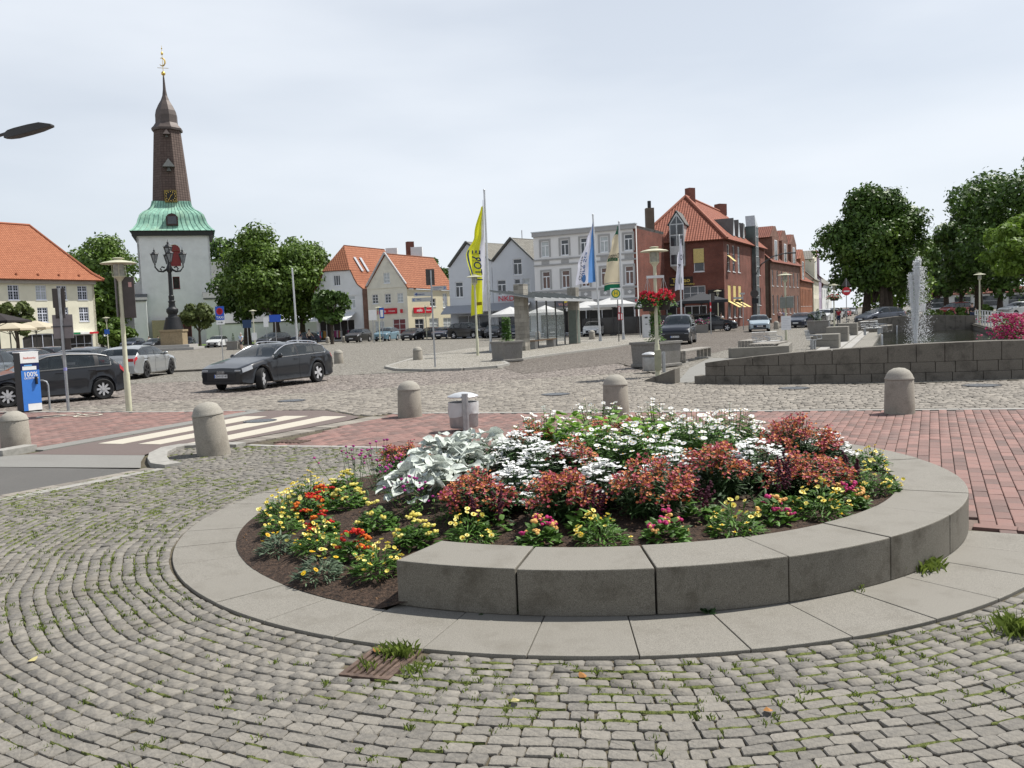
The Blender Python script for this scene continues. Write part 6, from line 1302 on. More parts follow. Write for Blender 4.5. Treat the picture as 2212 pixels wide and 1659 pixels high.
# bell-shaped copper hood on a square plan
prof = [(6.75, 18.75), (6.2, 19.2), (5.6, 20.0), (5.35, 20.8), (5.1, 21.5), (4.5, 22.1), (3.8, 22.5), (3.35, 23.0), (3.15, 23.6), (3.05, 24.0)]
hood = []
for k in range(4):
    a = k * math.pi / 2; ca, sa = math.cos(a), math.sin(a); m = MB(); rot = lambda x, y: (cx + x * ca - y * sa, cy + x * sa + y * ca); vs, fs = [], []
    for r_, z in prof: vs += [(*rot(-r_, -r_), z), (*rot(r_, -r_), z)]
    for i in range(len(prof) - 1): fs.append([2 * i, 2 * i + 1, 2 * i + 3, 2 * i + 2])
    m.add(vs, fs); o = h.part('copper_hood', m, COPPER, smooth='a')
    for j in range(-7, 8):
        u = j / 7.5; m = MB().tube([(*rot(r_ * u, -r_ - .02), z) for r_, z in prof], .045, 4, False); h.part('standing_seam', m, M('copper_seam', (.1, .2, .16), .6), o)
m = MB(); m.extr([(cx - .95, y0 - .6, 19.6), (cx + .95, y0 - .6, 19.6), (cx + .95, y0 - .6, 21.0), (cx + .5, y0 - .6, 21.45), (cx, y0 - .6, 21.6), (cx - .5, y0 - .6, 21.45), (cx - .95, y0 - .6, 21.0)], (0, 2.5, 0)); h.part('hood_dormer', m, M('dormer_brown', (.06, .035, .03), .7)); m = MB(); m.bx(cx - .7, y0 - .63, 19.85, cx + .7, y0 - .61, 21.1); h.part('dormer_window', m, GLASS)
def octo(r, z, rot=math.pi / 8, asp=1.0): return [(cx + .1 + r * math.cos(rot + k * math.pi / 4) / math.cos(math.pi / 8), cy + r * math.sin(rot + k * math.pi / 4) / math.cos(math.pi / 8), z) for k in range(8)]
m = MB(); a8, b8 = octo(3.05, 23.9, math.pi / 8 - .12), octo(2.1, 36.0, math.pi / 8 - .12)
for k in range(8): j = (k + 1) % 8; w0 = (Vector(a8[j]) - Vector(a8[k])).length; w1 = (Vector(b8[j]) - Vector(b8[k])).length; m.quad(a8[k], a8[j], b8[j], b8[k], uv=[(-w0 / 2, 0), (w0 / 2, 0), (w1 / 2, 12.2), (-w1 / 2, 12.2)])
h.part('shingled_tower', m, SH); DKC = M('dark_copper', (.09, .072, .065), .55, var=.15, scale=1.5, metal=.2)
m = MB(); vs, fs = [], []; pf = [(2.4, 36.0), (2.45, 36.35), (2.05, 36.8), (1.75, 37.3), (1.72, 38.0), (1.72, 38.6), (1.55, 39.4), (1.15, 40.3), (.7, 41.1), (.4, 41.9), (.24, 43.0), (.14, 44.8), (.1, 45.2)]
for r_, z in pf: vs += octo(r_, z, math.pi / 8 - .12)
for i in range(len(pf) - 1):
    for k in range(8): fs.append([i * 8 + k, i * 8 + (k + 1) % 8, i * 8 + 8 + (k + 1) % 8, i * 8 + 8 + k])
m.add(vs, fs + [list(range(8))[::-1]]); h.part('onion_dome', m, DKC); GOLD = M('gilding', (.7, .48, .12), .3, metal=.8)
sp_ = h.part('vane_rod', MB().cyl((cx + .1, cy, 45), (cx + .1, cy, 50.2), .06, .03, 6), GOLD); h.part('gilt_ball', MB().ball((cx + .1, cy, 45.6), .36, 14, 8), GOLD, smooth='full'); m = MB().ball((cx + .1, cy, 48.9), (.2, .2, .3), 8, 5); m.ball((cx + .1, cy, 49.7), .12, 6, 4); m.tube([(cx + .1 + .5 * math.cos(a) - .1, cy, 47.5 + .65 * math.sin(a)) for a in np.linspace(-2.4, 2.0, 12)], [.05 + .1 * math.sin(k / 11 * 3.1) for k in range(12)], 6); m.cyl((cx - .8, cy, 46.5), (cx + 1.0, cy, 46.5), .04, n=5); h.part('weather_vane', m, GOLD)
fy = cy - 3.0 - .12; nf = Vector((math.sin(-.12) * 0, -1, 0)); CLK = M('clock_black', (.02, .018, .016), .6)
m = MB(); m.bx(cx - 1.0, fy - .28, 23.75, cx + 1.0, fy + .3, 25.75); ck = h.part('clock', m, M('clock_gold', (.22, .16, .04), .5, metal=.4)); h.part('clock_face', MB().lathe([(.92, 0), (.92, .03), (0, .03)], 28, (cx, fy - .32, 24.75), axis='y'), CLK, ck)
m = MB()
for k in range(12): a = k * math.pi / 6; m.box((cx + .74 * math.sin(a), fy - .34, 24.75 + .74 * math.cos(a)), (.09, .03, .17))
h.part('hour_marks', m, GOLD, ck); m = MB(); m.tube([(cx, fy - .36, 24.75), (cx + .38, fy - .36, 25.15)], [.06, .03], 5); m.tube([(cx + .1, fy - .36, 24.95), (cx - .3, fy - .36, 24.15)], [.05, .03], 5); h.part('clock_hands', m, GOLD, ck)
for z, s_ in ((29.6, 1.0), (35.0, .6)):
    yb = cy - (3.05 - (z - 23.9) * .0785) - .1; m = MB(); m.add([(cx - s_, yb - .9, z), (cx + s_, yb - .9, z), (cx, yb - .5, z + 1.4 * s_), (cx - s_, yb + .4, z), (cx + s_, yb + .4, z), (cx, yb + .4, z + 1.5 * s_)], [[0, 1, 2], [0, 2, 5, 3], [1, 4, 5, 2], [0, 3, 4, 1]]); b_ = h.part('bell_roof', m, SLATE if z < 30 else DKC); h.part('bell', MB().lathe([(.4 * s_, -.75 * s_), (.33 * s_, -.5 * s_), (.2 * s_, -.15 * s_), (0, -.05)], 12, (cx, yb - .5, z)), M('bronze', (.12, .12, .1), .4, metal=.7), b_)
for x, s_ in ((-62.3, 1), (-51.2, 1)): m = MB(); m.prism([(x - .9, y0 - 2.6), (x + 1.1, y0 - 2.6), (x + 1.1, y0), (x - .9, y0)], 0, [7.3, 7.3, 8.3, 8.3]); h.part('buttress', m, R_WHITE); m = MB(); m.prism([(x - 1.05, y0 - 2.8), (x + 1.25, y0 - 2.8), (x + 1.25, y0), (x - 1.05, y0)], [7.31, 7.31, 8.31, 8.31], [7.55, 7.55, 8.6, 8.6]); h.part('buttress_cap', m, SLATE)
m = MB(); m.prism([(-68, y0 + 3), (X0, y0 + 3), (X0, y0 + 30), (-68, y0 + 30)], 0, [7.5, 11.0, 11.0, 7.5]); h.part('aisle', m, R_WHITE); m = MB(); m.prism([(X1, y0 + 4), (-40, y0 + 4), (-40, y0 + 34), (X1, y0 + 34)], 0, 8.0); nv = h.part('nave', m, R_WHITE); m = MB(); m.extr([(X1, y0 + 3.4, 7.9), (X1, y0 + 19, 15.0), (X1, y0 + 34.6, 7.9)], (11, 0, 0)); h.part('nave_roof', m, SLATE)
m = MB(); m.bx(-60.6, y0 - 1.4, 0, -57.4, y0 - .1, 4.2); h.part('porch', m, M('sandstone', (.3, .26, .17), .9)); m = MB(); m.bx(-58.6, y0 - 4, .8, -57.2, y0 - 3.9, 2.2); h.part('notice_case', m, M('notice_blue', (.2, .35, .5), .4))
h.t.rotation_euler = (0, 0, .34); h.t.scale = (1, 1, 1.03)
t = thing('churchyard_wall', 'low white wall right of the church tower behind the trees', 'wall', (-40, 150, 0)); MB().bx(-10.6, 0, 0, 16, .5, 3.2).build('wall_body', R_WHITE, t); MB().bx(-10.8, -.15, 3.2, 16.2, .65, 3.4).build('coping', SLATE, t)

# --- white house with curved gable
A, B = (-26.6, 121.0), (-19.75, 119.2); L = math.hypot(B[0] - A[0], B[1] - A[1]); d = Vector((B[0] - A[0], B[1] - A[1])) / L; bkv = Vector((.42, .907)); h = House('white_gabled_house', 'white house with curved gable and orange half hipped roof', 'house', A, R_WHITE)
cv = [(0, 7.0), (.15, 7.1), (.75, 7.7), (1.15, 8.5), (1.45, 9.3), (1.75, 9.75), (5.35, 9.75), (5.65, 9.3), (5.95, 8.5), (6.4, 7.7), (L - .12, 7.1), (L, 7.0)]
h.wall(A, B, [(0, 0), (L, 0)] + cv[::-1], [(2.9, 7.55, 3.95, 9.0, (3, 1)), (1.0, 4.4, 2.1, 6.1, 'T'), (3.3, 4.4, 4.4, 6.1, 'T'), (4.9, 4.4, 6.0, 6.1, 'T'), (.4, .1, 5.7, 2.9, (5, 1), DARK, BLACK)]); bp = lambda p, k: (p[0] + bkv.x * k, p[1] + bkv.y * k)
lo, rz = Vector((0, 0, 0)), math.atan2(d.y, d.x); MB().bx(0, -.08, 6.15, L, -.001, 6.4).build('string_course', R_WHITE, h.t, rz=rz); pw = lambda u, z, k=0: (*bp((A[0] + d.x * u, A[1] + d.y * u), k), z)
h.roof([pw(1.5, 9.6, -.35), pw(5.6, 9.6, -.35), pw(3.55, 13.2, 1.9)], T_OR2); apx = pw(3.55, 13.2, 1.9); rdg = pw(3.55, 13.2, 12)
for a_, b_ in zip([(5.6, 9.6), (6.05, 8.5), (6.5, 7.65)], [(6.05, 8.5), (6.5, 7.65), (7.35, 6.95)]): h.roof([pw(b_[0], b_[1], -.1), pw(b_[0], b_[1], 12), pw(a_[0], a_[1], 12), pw(a_[0], a_[1], -.1)], T_OR2)
h.roof([pw(5.6, 9.6, -.3), pw(5.6, 9.6, 12), rdg, apx], T_OR2); h.roof([pw(1.5, 9.6, 12), pw(1.5, 9.6, -.3), apx, rdg], T_OR2); h.roof([pw(-.2, 6.95, 12), pw(-.2, 6.95, 0), pw(1.5, 9.6, 0), pw(1.5, 9.6, 12)], T_OR2); h.part('side_body', MB().prism([bp(lerp2(A, B, .04), .4), bp(lerp2(A, B, .97), .4), bp(B, 12), bp(A, 12)], 0, 6.9), B_OR)
for k in (2.2, 3.6): m = MB(); q = [pw(5.8 - .0, 9.45, k), pw(5.8, 9.45, k + .5), pw(4.7, 11.35, k + .5), pw(4.7, 11.35, k)]; m.extr([(a, b, c + .02) for a, b, c in q], (0, 0, .12)); h.part('roof_window', m, M('rooflight', (.45, .47, .5), .2, spec=.6))
h.part('chimney', MB().box((*bp(B, 13)[:2], 12.3), (1.0, 1.0, 3.6), .4), B_RED); awning(h, (A[0] + .3, A[1] - .1), (B[0] - 1.0, B[1]), 3.9, 2.9, 2.3, R_WHITE, 'shop_awning')
CL = [M('garment_%d' % i, c, .8, var=.2) for i, c in enumerate(((.05, .05, .06), (.3, .05, .15), (.1, .3, .4), (.5, .5, .48), (.35, .2, .05), (.03, .03, .03)))]
for k in range(3):
    q = (A[0] + 1.2 + k * 2.1, A[1] - 3.0); t = thing('clothes_rail', 'rail of clothes under the shop awning, %s' % ('left one', 'middle one behind the small tree', 'right one')[k], 'clothes rail', (*q, 0), -.2); MB().tube([(-.8, 0, 0), (-.8, 0, 1.5), (.8, 0, 1.5), (.8, 0, 0)], .025, 5).build('rail', STEEL, t)
    for i in range(9): x = -.7 + i * .17; MB().box((x, 0, 1.0), (.07, .45, random.uniform(.7, 1.0)), 0, .8).build('garment', random.choice(CL), t)

# --- cream shop with orange roof
A, B, E_ = (-18.98, 118.6), (-13.4, 116.6), (-7.6, 123.5); L = math.hypot(B[0] - A[0], B[1] - A[1]); h = House('cream_shop', 'cream gabled shop with red sign boards and orange roof', 'shop', A, R_CREAM2); d = (Vector(B) - Vector(A)) / L; rz = math.atan2(d.y, d.x)
sx = L / 5.6; WN = [(.65, 4.85, 1.5, 6.1, (2, 3)), (2.45, 4.85, 3.3, 6.1, (2, 3)), (4.2, 4.85, 5.05, 6.1, (2, 3)), (2.4, 7.5, 3.3, 8.9, (2, 3), GLASS_CUR), (.9, .1, 2.2, 2.5, (3, 3)), (3.4, .6, 5.2, 2.7, (2, 3), M('shop_red_glass', (.14, .02, .025), .15))]
h.wall(A, B, [(0, 0), (L, 0), (L, 7.25), (L / 2, 11.45), (0, 7.25)], [tuple([w_[0] * sx, w_[1], w_[2] * sx, w_[3]] + list(w_[4:])) for w_ in WN]); MB().bx(0, -.1, 6.85, L, -.001, 7.1).build('string_course', R_CREAM2, h.t, rz=rz)
Ls_ = math.hypot(E_[0] - B[0], E_[1] - B[1]); rz2 = math.atan2(E_[1] - B[1], E_[0] - B[0]); lo2, _ = h.wall(B, E_, [(0, 0), (Ls_, 0), (Ls_, 6.3), (0, 6.6)], [(1.2, .3, 2.9, 2.6, (2, 3)), (3.9, .3, 5.7, 2.6, (2, 3), GLASS_CUR), (6.6, .3, 8.4, 2.6, (2, 3), GLASS_CUR), (4.2, 4.2, 5.3, 5.3, (2, 2)), (6.7, 4.0, 7.6, 6.0, (2, 3))], mat=M('render_yellow', (.66, .6, .43), .9, var=.04, scale=1))
ev = Vector((E_[0] - B[0], E_[1] - B[1])); Rg = Vector((A[0] + d.x * L / 2, A[1] + d.y * L / 2)); q3 = lambda p, z, k=1.0: (p[0] + ev.x * (k - 1), p[1] + ev.y * (k - 1), z); nr_ = Vector((d.y, -d.x)) * .2; ox = d * .25
h.roof([(B[0] + ox.x + nr_.x, B[1] + ox.y + nr_.y, 6.75), (E_[0] + ox.x, E_[1] + ox.y, 6.4), (Rg.x + ev.x, Rg.y + ev.y, 11.2), (Rg.x + nr_.x, Rg.y + nr_.y, 11.5)], T_OR2); h.roof([(A[0] + ev.x - ox.x, A[1] + ev.y, 7.0), (A[0] - ox.x + nr_.x, A[1] + nr_.y, 7.1), (Rg.x + nr_.x, Rg.y + nr_.y, 11.5), (Rg.x + ev.x, Rg.y + ev.y, 11.2)], T_OR2)
m = MB(); W3 = lambda u, y, z: (A[0] + d.x * u - d.y * -y * -1, A[1] + d.y * u, z)
for sg in (0, 1):
    u0, u1 = (0, L / 2) if sg == 0 else (L, L / 2); m = MB(); p0, p1 = (A[0] + d.x * u0 + nr_.x, A[1] + d.y * u0 + nr_.y, 7.25), (A[0] + d.x * u1 + nr_.x, A[1] + d.y * u1 + nr_.y, 11.55); m.tube([p0, p1], .14, 5); h.part('verge', m, M('verge_white', (.5, .5, .5), .8))
SRED = M('shop_red', (.5, .01, .025), .45, var=.03)
for lo_, r_, u0, u1, z0, z1 in ((Vector((0, 0, 0)), rz, 1.35 * sx, 4.1 * sx, 3.4, 4.15), (lo2, rz2, 1.0, 4.4, 3.35, 4.1)):
    o = MB().bx(u0, -.14, z0, u1, -.02, z1).build('sign_board', SRED, h.t, loc=lo_, rz=r_); w_ = u1 - u0; MB().text('amplifon', (u0 + w_ * .3, -.15, (z0 + z1) / 2), .52, wscale=w_ * .17).build('lettering', WHITE, o); MB().text('Die Hörexperten', (u0 + w_ * .75, -.15, (z0 + z1) / 2), .28, wscale=w_ * .17).build('lettering', WHITE, o)
MB().bx(4.75 * sx, -.5, 3.45, 5.1 * sx, -.44, 3.95).build('hanging_sign', SRED, h.t, rz=rz)
for k in (0, 1): h.part('chimney', MB().box((-11.5 + k * 3.5 - 4.6, 124, 11.9), (1.6, 1, 1.5)), R_WHITE)
h.part('brick_strip', MB().bx(-19.7, 119.0, 0, -19.0, 119.6, 7.0), B_RED_L)

# --- two pale grey gabled houses with shop awnings
def grey_house(label, A, B, ap, ev_, wins, bk=(8, 9)):
    L = math.hypot(B[0] - A[0], B[1] - A[1]); h = House('grey_gabled_house', label, 'shop', A, R_GREY); d = (Vector(B) - Vector(A)) / L; nr = Vector((d.y, -d.x)) * .25; lo, rz = h.wall(A, B, [(0, 0), (L, 0), (L, ev_[1]), (ap[0], ap[1]), (0, ev_[0])], wins)
    R = Vector((A[0] + d.x * ap[0], A[1] + d.y * ap[0])); bv = Vector(bk); P = lambda p, z, k: (p[0] + bv.x * k + (nr.x if k == 0 else 0), p[1] + bv.y * k + (nr.y if k == 0 else 0), z)
    h.roof([P(B, ev_[1] + .1, 0), P(B, ev_[1] + .1, 1), P(R, ap[1] + .1, 1), P(R, ap[1] + .1, 0)], T_GREY); h.roof([P(A, ev_[0] + .1, 1), P(A, ev_[0] + .1, 0), P(R, ap[1] + .1, 0), P(R, ap[1] + .1, 1)], T_GREY)
    h.part('side_body', MB().prism([(A[0] + .15, A[1] + .35), (B[0] - .15, B[1] + .35), (B[0] + bv.x, B[1] + bv.y), (A[0] + bv.x, A[1] + bv.y)], 0, min(ev_) - .05), R_GREY)
    for p_, z_ in ((A, ev_[0]), (B, ev_[1])): h.part('verge', MB().tube([(p_[0] + nr.x, p_[1] + nr.y, z_ + .08), (R.x + nr.x, R.y + nr.y, ap[1] + .12)], .1, 5), SLATE)
    return h, lo, rz
AWN = M('awning_grey', (.34, .35, .37), .75, var=.05)
h, lo, rz = grey_house('pale grey gabled shop with grey awning, left of the yellow flag', (-7.1, 106.6), (-1.85, 105.2), (2.4, 11.4), (8.55, 9.0), [(2.55, 7.35, 3.55, 9.1, 'T'), (.75, 4.9, 1.75, 6.75, 'T'), (3.2, 4.9, 4.2, 6.75, 'T'), (4.5, 4.9, 5.2, 6.75, 'T'), (.9, .3, 4.9, 2.7, (3, 1), GLASS)]); awning(h, (-7.6, 106.6), (-2.4, 105.3), 3.9, 3.0, 2.2, AWN); s_ = MB().bx(-.5, -.9, 4.2, -.4, -.1, 5.1).build('hanging_sign', WHITE, h.t, rz=rz); MB().text('NKD', (-.51, -.5, 4.65), .45, (0, -1, 0)).build('lettering', SRED, s_)
h, lo, rz = grey_house('pale grey gabled shop with red letters behind the bus shelter', (-1.8, 105.0), (3.2, 103.6), (2.45, 11.5), (8.9, 8.75), [(2.6, 7.2, 3.7, 9.1, 'T'), (.55, 4.9, 1.65, 6.7, 'T'), (2.7, 4.9, 3.4, 6.7, 'T'), (3.7, 4.9, 4.6, 6.7, 'T'), (.4, .3, 4.6, 2.8, (3, 1), GLASS)]); awning(h, (-2.3, 105.0), (2.6, 103.7), 4.0, 3.15, 2.2, AWN); MB().text('NKD', (1.7, -.35, 4.45), .85, wscale=1.1).build('lettering', RED, h.t, loc=lo, rz=rz); h.part('aerial', MB().cyl((2, 110, 10.5), (2, 110, 13), .05, n=4), STEEL)

# --- white three storey house
A, B = (3.0, 97.2), (13.5, 91.8); L = math.hypot(B[0] - A[0], B[1] - A[1]); h = House('white_town_house', 'white three storey town house with grey stucco trim and flat roof', 'house', A, R_WT); WN = []; TR = []; k_ = L / 10.5
for i, u in enumerate((1.22, 3.3, 5.35, 7.35, 9.75)):
    gl = (GLASS_CUR, GLASS, GLASS, GLASS_CUR, GLASS)[i]; WN += [((u - .42) * k_, 8.65, (u + .42) * k_, 10.35, 'T', gl), ((u - .42) * k_, 5.15, (u + .42) * k_, 7.05, 'T', GLASS_BR)]; TR.append(u * k_)
WN += [(.4, .2, L - .4, 3.0, (6, 1), DARK, BLACK)]; lo, rz = h.wall(A, B, [(0, 0), (L, 0), (L, 11.3), (0, 11.3)], WN); m = MB()
for z0, z1, o in ((10.85, 11.3, .35), (8.25, 8.4, .14), (7.65, 7.8, .14), (4.75, 4.95, .16), (3.6, 3.75, .14), (3.15, 3.5, .3)): MB().bx(-.03, -o, z0, L + .03, -.001, z1).build('string_course', R_TRIM, h.t, loc=lo, rz=rz)
MB().bx(-.1, -.42, 11.3, L + .1, .3, 11.4).build('parapet_cap', M('zinc', (.5, .53, .55), .4, metal=.4), h.t, loc=lo, rz=rz)
for u in TR:
    for z0, z1 in ((8.65, 10.35), (5.15, 7.05)):
        m = MB(); a, b = u - .42 * k_, u + .42 * k_; m.bx(a - .2, -.07, z0 - .05, a - .02, -.001, z1 + .2).bx(b + .02, -.07, z0 - .05, b + .2, -.001, z1 + .2).bx(a - .02, -.07, z1 + .02, b + .02, -.001, z1 + .2); m.build('window_surround', R_TRIM, h.t, loc=lo, rz=rz)
    MB().bx(u - .45, -.05, 7.82, u + .45, -.001, 8.2).build('stucco_panel', R_TRIM, h.t, loc=lo, rz=rz); MB().bx(u - .6, -.05, 4.05, u + .6, -.001, 4.65).build('stucco_panel', R_TRIM, h.t, loc=lo, rz=rz); m = MB(); m.add([(u - .25, -.06, 4.35), (u, -.06, 4.15), (u + .25, -.06, 4.35), (u, -.06, 4.55)], [[0, 1, 2, 3]]); m.build('stucco_diamond', R_WT, h.t, loc=lo, rz=rz)
Bk = (B[0] + 4.5, B[1] + 9); h.wall(B, Bk, [(0, 0), (10, 0), (10, 11.2), (0, 11.2)], [], mat=B_RED, name='side_wall'); h.part('flat_roof', MB().prism([A, B, Bk, (A[0] + 4.5, A[1] + 9)], 10.9, 11.2), SLATE); h.part('chimney', MB().box((16.0, 98, 12.3), (.9, .9, 2.6)), B_BRN); h.part('chimney_pot', MB().cyl((16, 98, 13.6), (16, 98, 14.4), .2), BLACK)
o = MB().bx(2.6, -.55, 3.1, 5.0, -.42, 4.3).build('sign_board', M('sign_slate', (.12, .12, .14), .5), h.t, loc=lo, rz=rz); MB().text('WALZER', (3.8, -.57, 3.35), .42).build('lettering', M('sign_rose', (.7, .35, .3), .5), o); MB().lathe([(.35, 0), (.35, .02), (0, .02)], 16, (3.8, -.58, 3.85), axis='y').build('sun_emblem', YELLOW, o)

# --- red brick corner house
A, B, E_ = (15.3, 103.6), (24.6, 100.0), (35.1, 120.0); L = math.hypot(B[0] - A[0], B[1] - A[1]); h = House('red_corner_house', 'dark red brick corner house with red tiled roof and glass bay', 'house', A, B_RED); d = (Vector(B) - Vector(A)) / L
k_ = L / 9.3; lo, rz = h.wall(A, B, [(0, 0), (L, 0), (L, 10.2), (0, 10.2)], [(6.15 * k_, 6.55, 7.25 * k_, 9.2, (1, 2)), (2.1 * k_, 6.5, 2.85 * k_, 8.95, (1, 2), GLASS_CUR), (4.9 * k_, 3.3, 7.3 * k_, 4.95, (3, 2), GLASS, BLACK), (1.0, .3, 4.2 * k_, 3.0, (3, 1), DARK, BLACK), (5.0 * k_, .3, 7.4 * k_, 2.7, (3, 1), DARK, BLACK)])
L2 = math.hypot(E_[0] - B[0], E_[1] - B[1]); WN = [(a, 6.5, a + 1.25, 9.6, (1, 3)) for a in (1.6, 4.2, 6.8)] + [(18.0, 6.5, 19.6, 8.8, (3, 1))] + [(a, 1.1, a + 1.4, 4.9, (2, 1)) for a in (1.6, 4.2, 6.8)] + [(18.0, 2.5, 19.6, 4.8, (2, 1))]
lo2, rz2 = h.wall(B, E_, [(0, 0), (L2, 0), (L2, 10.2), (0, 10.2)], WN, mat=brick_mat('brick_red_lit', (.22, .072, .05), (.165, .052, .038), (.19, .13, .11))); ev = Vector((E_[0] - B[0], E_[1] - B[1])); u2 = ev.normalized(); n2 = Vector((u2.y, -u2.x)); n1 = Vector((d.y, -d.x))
Ea, Eb, Ec = Vector(A) + n1 * .5 - d * .4, Vector(B) + n1 * .5 + n2 * .5, Vector(E_) + n2 * .5; Ed = Vector(A) + ev; rp = Vector((22.0, 107.6)); rq = rp + ev * .82
h.roof([(*Ea, 10.05), (*Eb, 10.05), (*rp, 16.0)], T_RED); h.roof([(*Eb, 10.05), (*Ec, 10.05), (*rq, 15.6), (*rp, 16.0)], T_RED); h.roof([(*Ed, 10.05), (*Ea, 10.05), (*rp, 16.0), (*rq, 15.6)], T_RED); h.part('ridge', MB().tube([(*Ea, 10.1), (*rp, 16.05), (*rq, 15.65)], .16, 6), M('ridge_red', (.3, .11, .07), .8)); h.part('ridge', MB().tube([(*Eb, 10.1), (*rp, 16.05)], .18, 6), M('ridge_red', (.3, .11, .07), .8))
cq = rp + ev * .09; h.part('chimney', MB().box((*cq, 16.2), (.9, .9, 2.0), .45), B_RED); cq = rp + ev * .75; h.part('chimney', MB().box((*cq, 15.9), (1.3, 1.1, 1.6), .45), B_RED)
# glass bay breaking through the eaves
b0, b1 = 3.75 * k_, 5.3 * k_; bm = (b0 + b1) / 2; ALU = M('bay_frame', (.5, .52, .52), .4, metal=.3); m = MB(); m.extr([(b0, -.7, 7.3), (b1, -.7, 7.3), (b1, -.7, 12.1), (bm, -.7, 13.4), (b0, -.7, 12.1)], (0, 2.8, 0)); by = m.build('glass_bay', ALU, h.t, loc=lo, rz=rz); m = MB(); m.extr([(b0, -.69, 7.3), (bm, -.69, 6.5), (b1, -.69, 7.3)], (0, .68, 0)); m.build('bay_foot', M('bay_foot_stone', (.3, .26, .22), .8), by)
for (u0, u1, z0, z1) in ((b0 + .12, bm - .07, 10.9, 12.0), (bm + .07, b1 - .12, 10.9, 12.0), (b0 + .12, bm - .07, 9.6, 10.75), (bm + .07, b1 - .12, 9.6, 10.75), (b0 + .12, bm - .07, 7.5, 8.6), (bm + .07, b1 - .12, 7.5, 8.6)): MB().bx(u0, -.72, z0, u1, -.702, z1).build('bay_pane', GLASS, by)
m = MB(); m.add([(b0 + .15, -.715, 12.12), (bm - .05, -.715, 12.12), (bm - .05, -.715, 13.0)], [[0, 1, 2]]); m.add([(bm + .05, -.715, 12.12), (b1 - .15, -.715, 12.12), (bm + .05, -.715, 13.0)], [[0, 1, 2]]); m.build('bay_pane', GLASS, by)
for sgn in (-1, 1): e_ = b0 - .2 if sgn < 0 else b1 + .2; m = MB(); m.extr([(e_, -.85, 11.95), (bm, -.85, 13.55), (bm, 3.6, 13.55), (e_, 3.6, 11.95)], (0, 0, .1)); m.build('bay_roof', SLATE, by)
STR = M('awning_yellow', (.62, .5, .2), .8, var=.25, scale=14); MB().bx(6.15 * k_, -.16, 7.55, 7.25 * k_, -.06, 9.15).build('window_blind', STR, h.t, loc=lo, rz=rz)
for a in (1.6, 4.2, 6.8):
    MB().bx(a + .05, .02, 2.9, a + 1.35, .06, 4.85).build('window_blind', STR, h.t, loc=lo2, rz=rz2); m = MB(); m.extr([(a, -.02, 3.0), (a + 1.4, -.02, 3.0), (a + 1.4, -1.2, 2.3), (a, -1.2, 2.3)], (0, .03, .03)); m.build('window_awning', STR, h.t, loc=lo2, rz=rz2)
m = MB(); m.extr([(1.6, -.02, 8.3), (2.85, -.02, 8.3), (2.85, -.8, 7.6), (1.6, -.8, 7.6)], (0, .03, .03)); m.build('window_awning', STR, h.t, loc=lo2, rz=rz2)
o = MB().bx(3.5 * k_, -.12, 4.95, 6.0 * k_, -.01, 6.05).build('name_board', M('board_dark', (.03, .018, .015), .6), h.t, loc=lo, rz=rz); TG = M('sign_gold', (.7, .55, .12), .5); MB().text('Tobao', (4.75 * k_, -.13, 5.65), .72, wscale=1.1).build('lettering', TG, o); MB().text('FINE TASTE', (4.15 * k_, -.13, 5.18), .24).build('lettering', TG, o); MB().text('URBAN CUISINE', (5.4 * k_, -.13, 5.18), .24).build('lettering', TG, o)
MB().bx(7.6 * k_, -.25, 0, 9.25 * k_, -.01, 4.4).build('doorway', DARK, h.t, loc=lo, rz=rz)
# dormers and glass stair tower on the street side
for k, (a, w_, z0, dz) in enumerate(((5.8, 1.2, 10.8, 2.2), (8.4, 1.2, 10.8, 2.2), (11.0, 1.2, 10.8, 2.0))):
    m = MB(); m.extr([(a, .3, z0), (a + w_, .3, z0), (a + w_ / 2, .3, z0 + dz)], (0, 3.4, 0)); o = m.build('dormer', SLATE, h.t, loc=lo2, rz=rz2); m = MB(); m.add([(a + .12, .27, z0 + .08), (a + w_ - .12, .27, z0 + .08), (a + w_ / 2, .27, z0 + dz - .2)], [[0, 1, 2]]); m.build('dormer_pane', M('white_glass', (.5, .52, .53), .15, spec=.6), o)
MB().bx(12.0, .8, 10.2, 14.5, 5, 12.9).build('dormer_block', SLATE, h.t, loc=lo2, rz=rz2); tw = MB().bx(14.6, -.5, 0, 16.0, .8, 12.6).build('stair_tower', M('stair_glass', (.1, .13, .13), .08, var=.5, scale=.8, spec=.6), h.t, loc=lo2, rz=rz2); m = MB(); m.extr([(14.55, -.55, 12.6), (16.05, -.55, 12.6), (15.3, -.3, 14.0)], (0, 1.2, 0)); m.build('tower_tip', ALU, tw)
m = MB()
for z in np.arange(1.2, 12.6, 1.25): m.bx(14.56, -.56, z, 16.04, -.5, z + .1)
for x in (14.56, 15.26, 15.96): m.bx(x, -.57, 0, x + .08, -.5, 12.6)
m.build('tower_frame', ALU, tw)

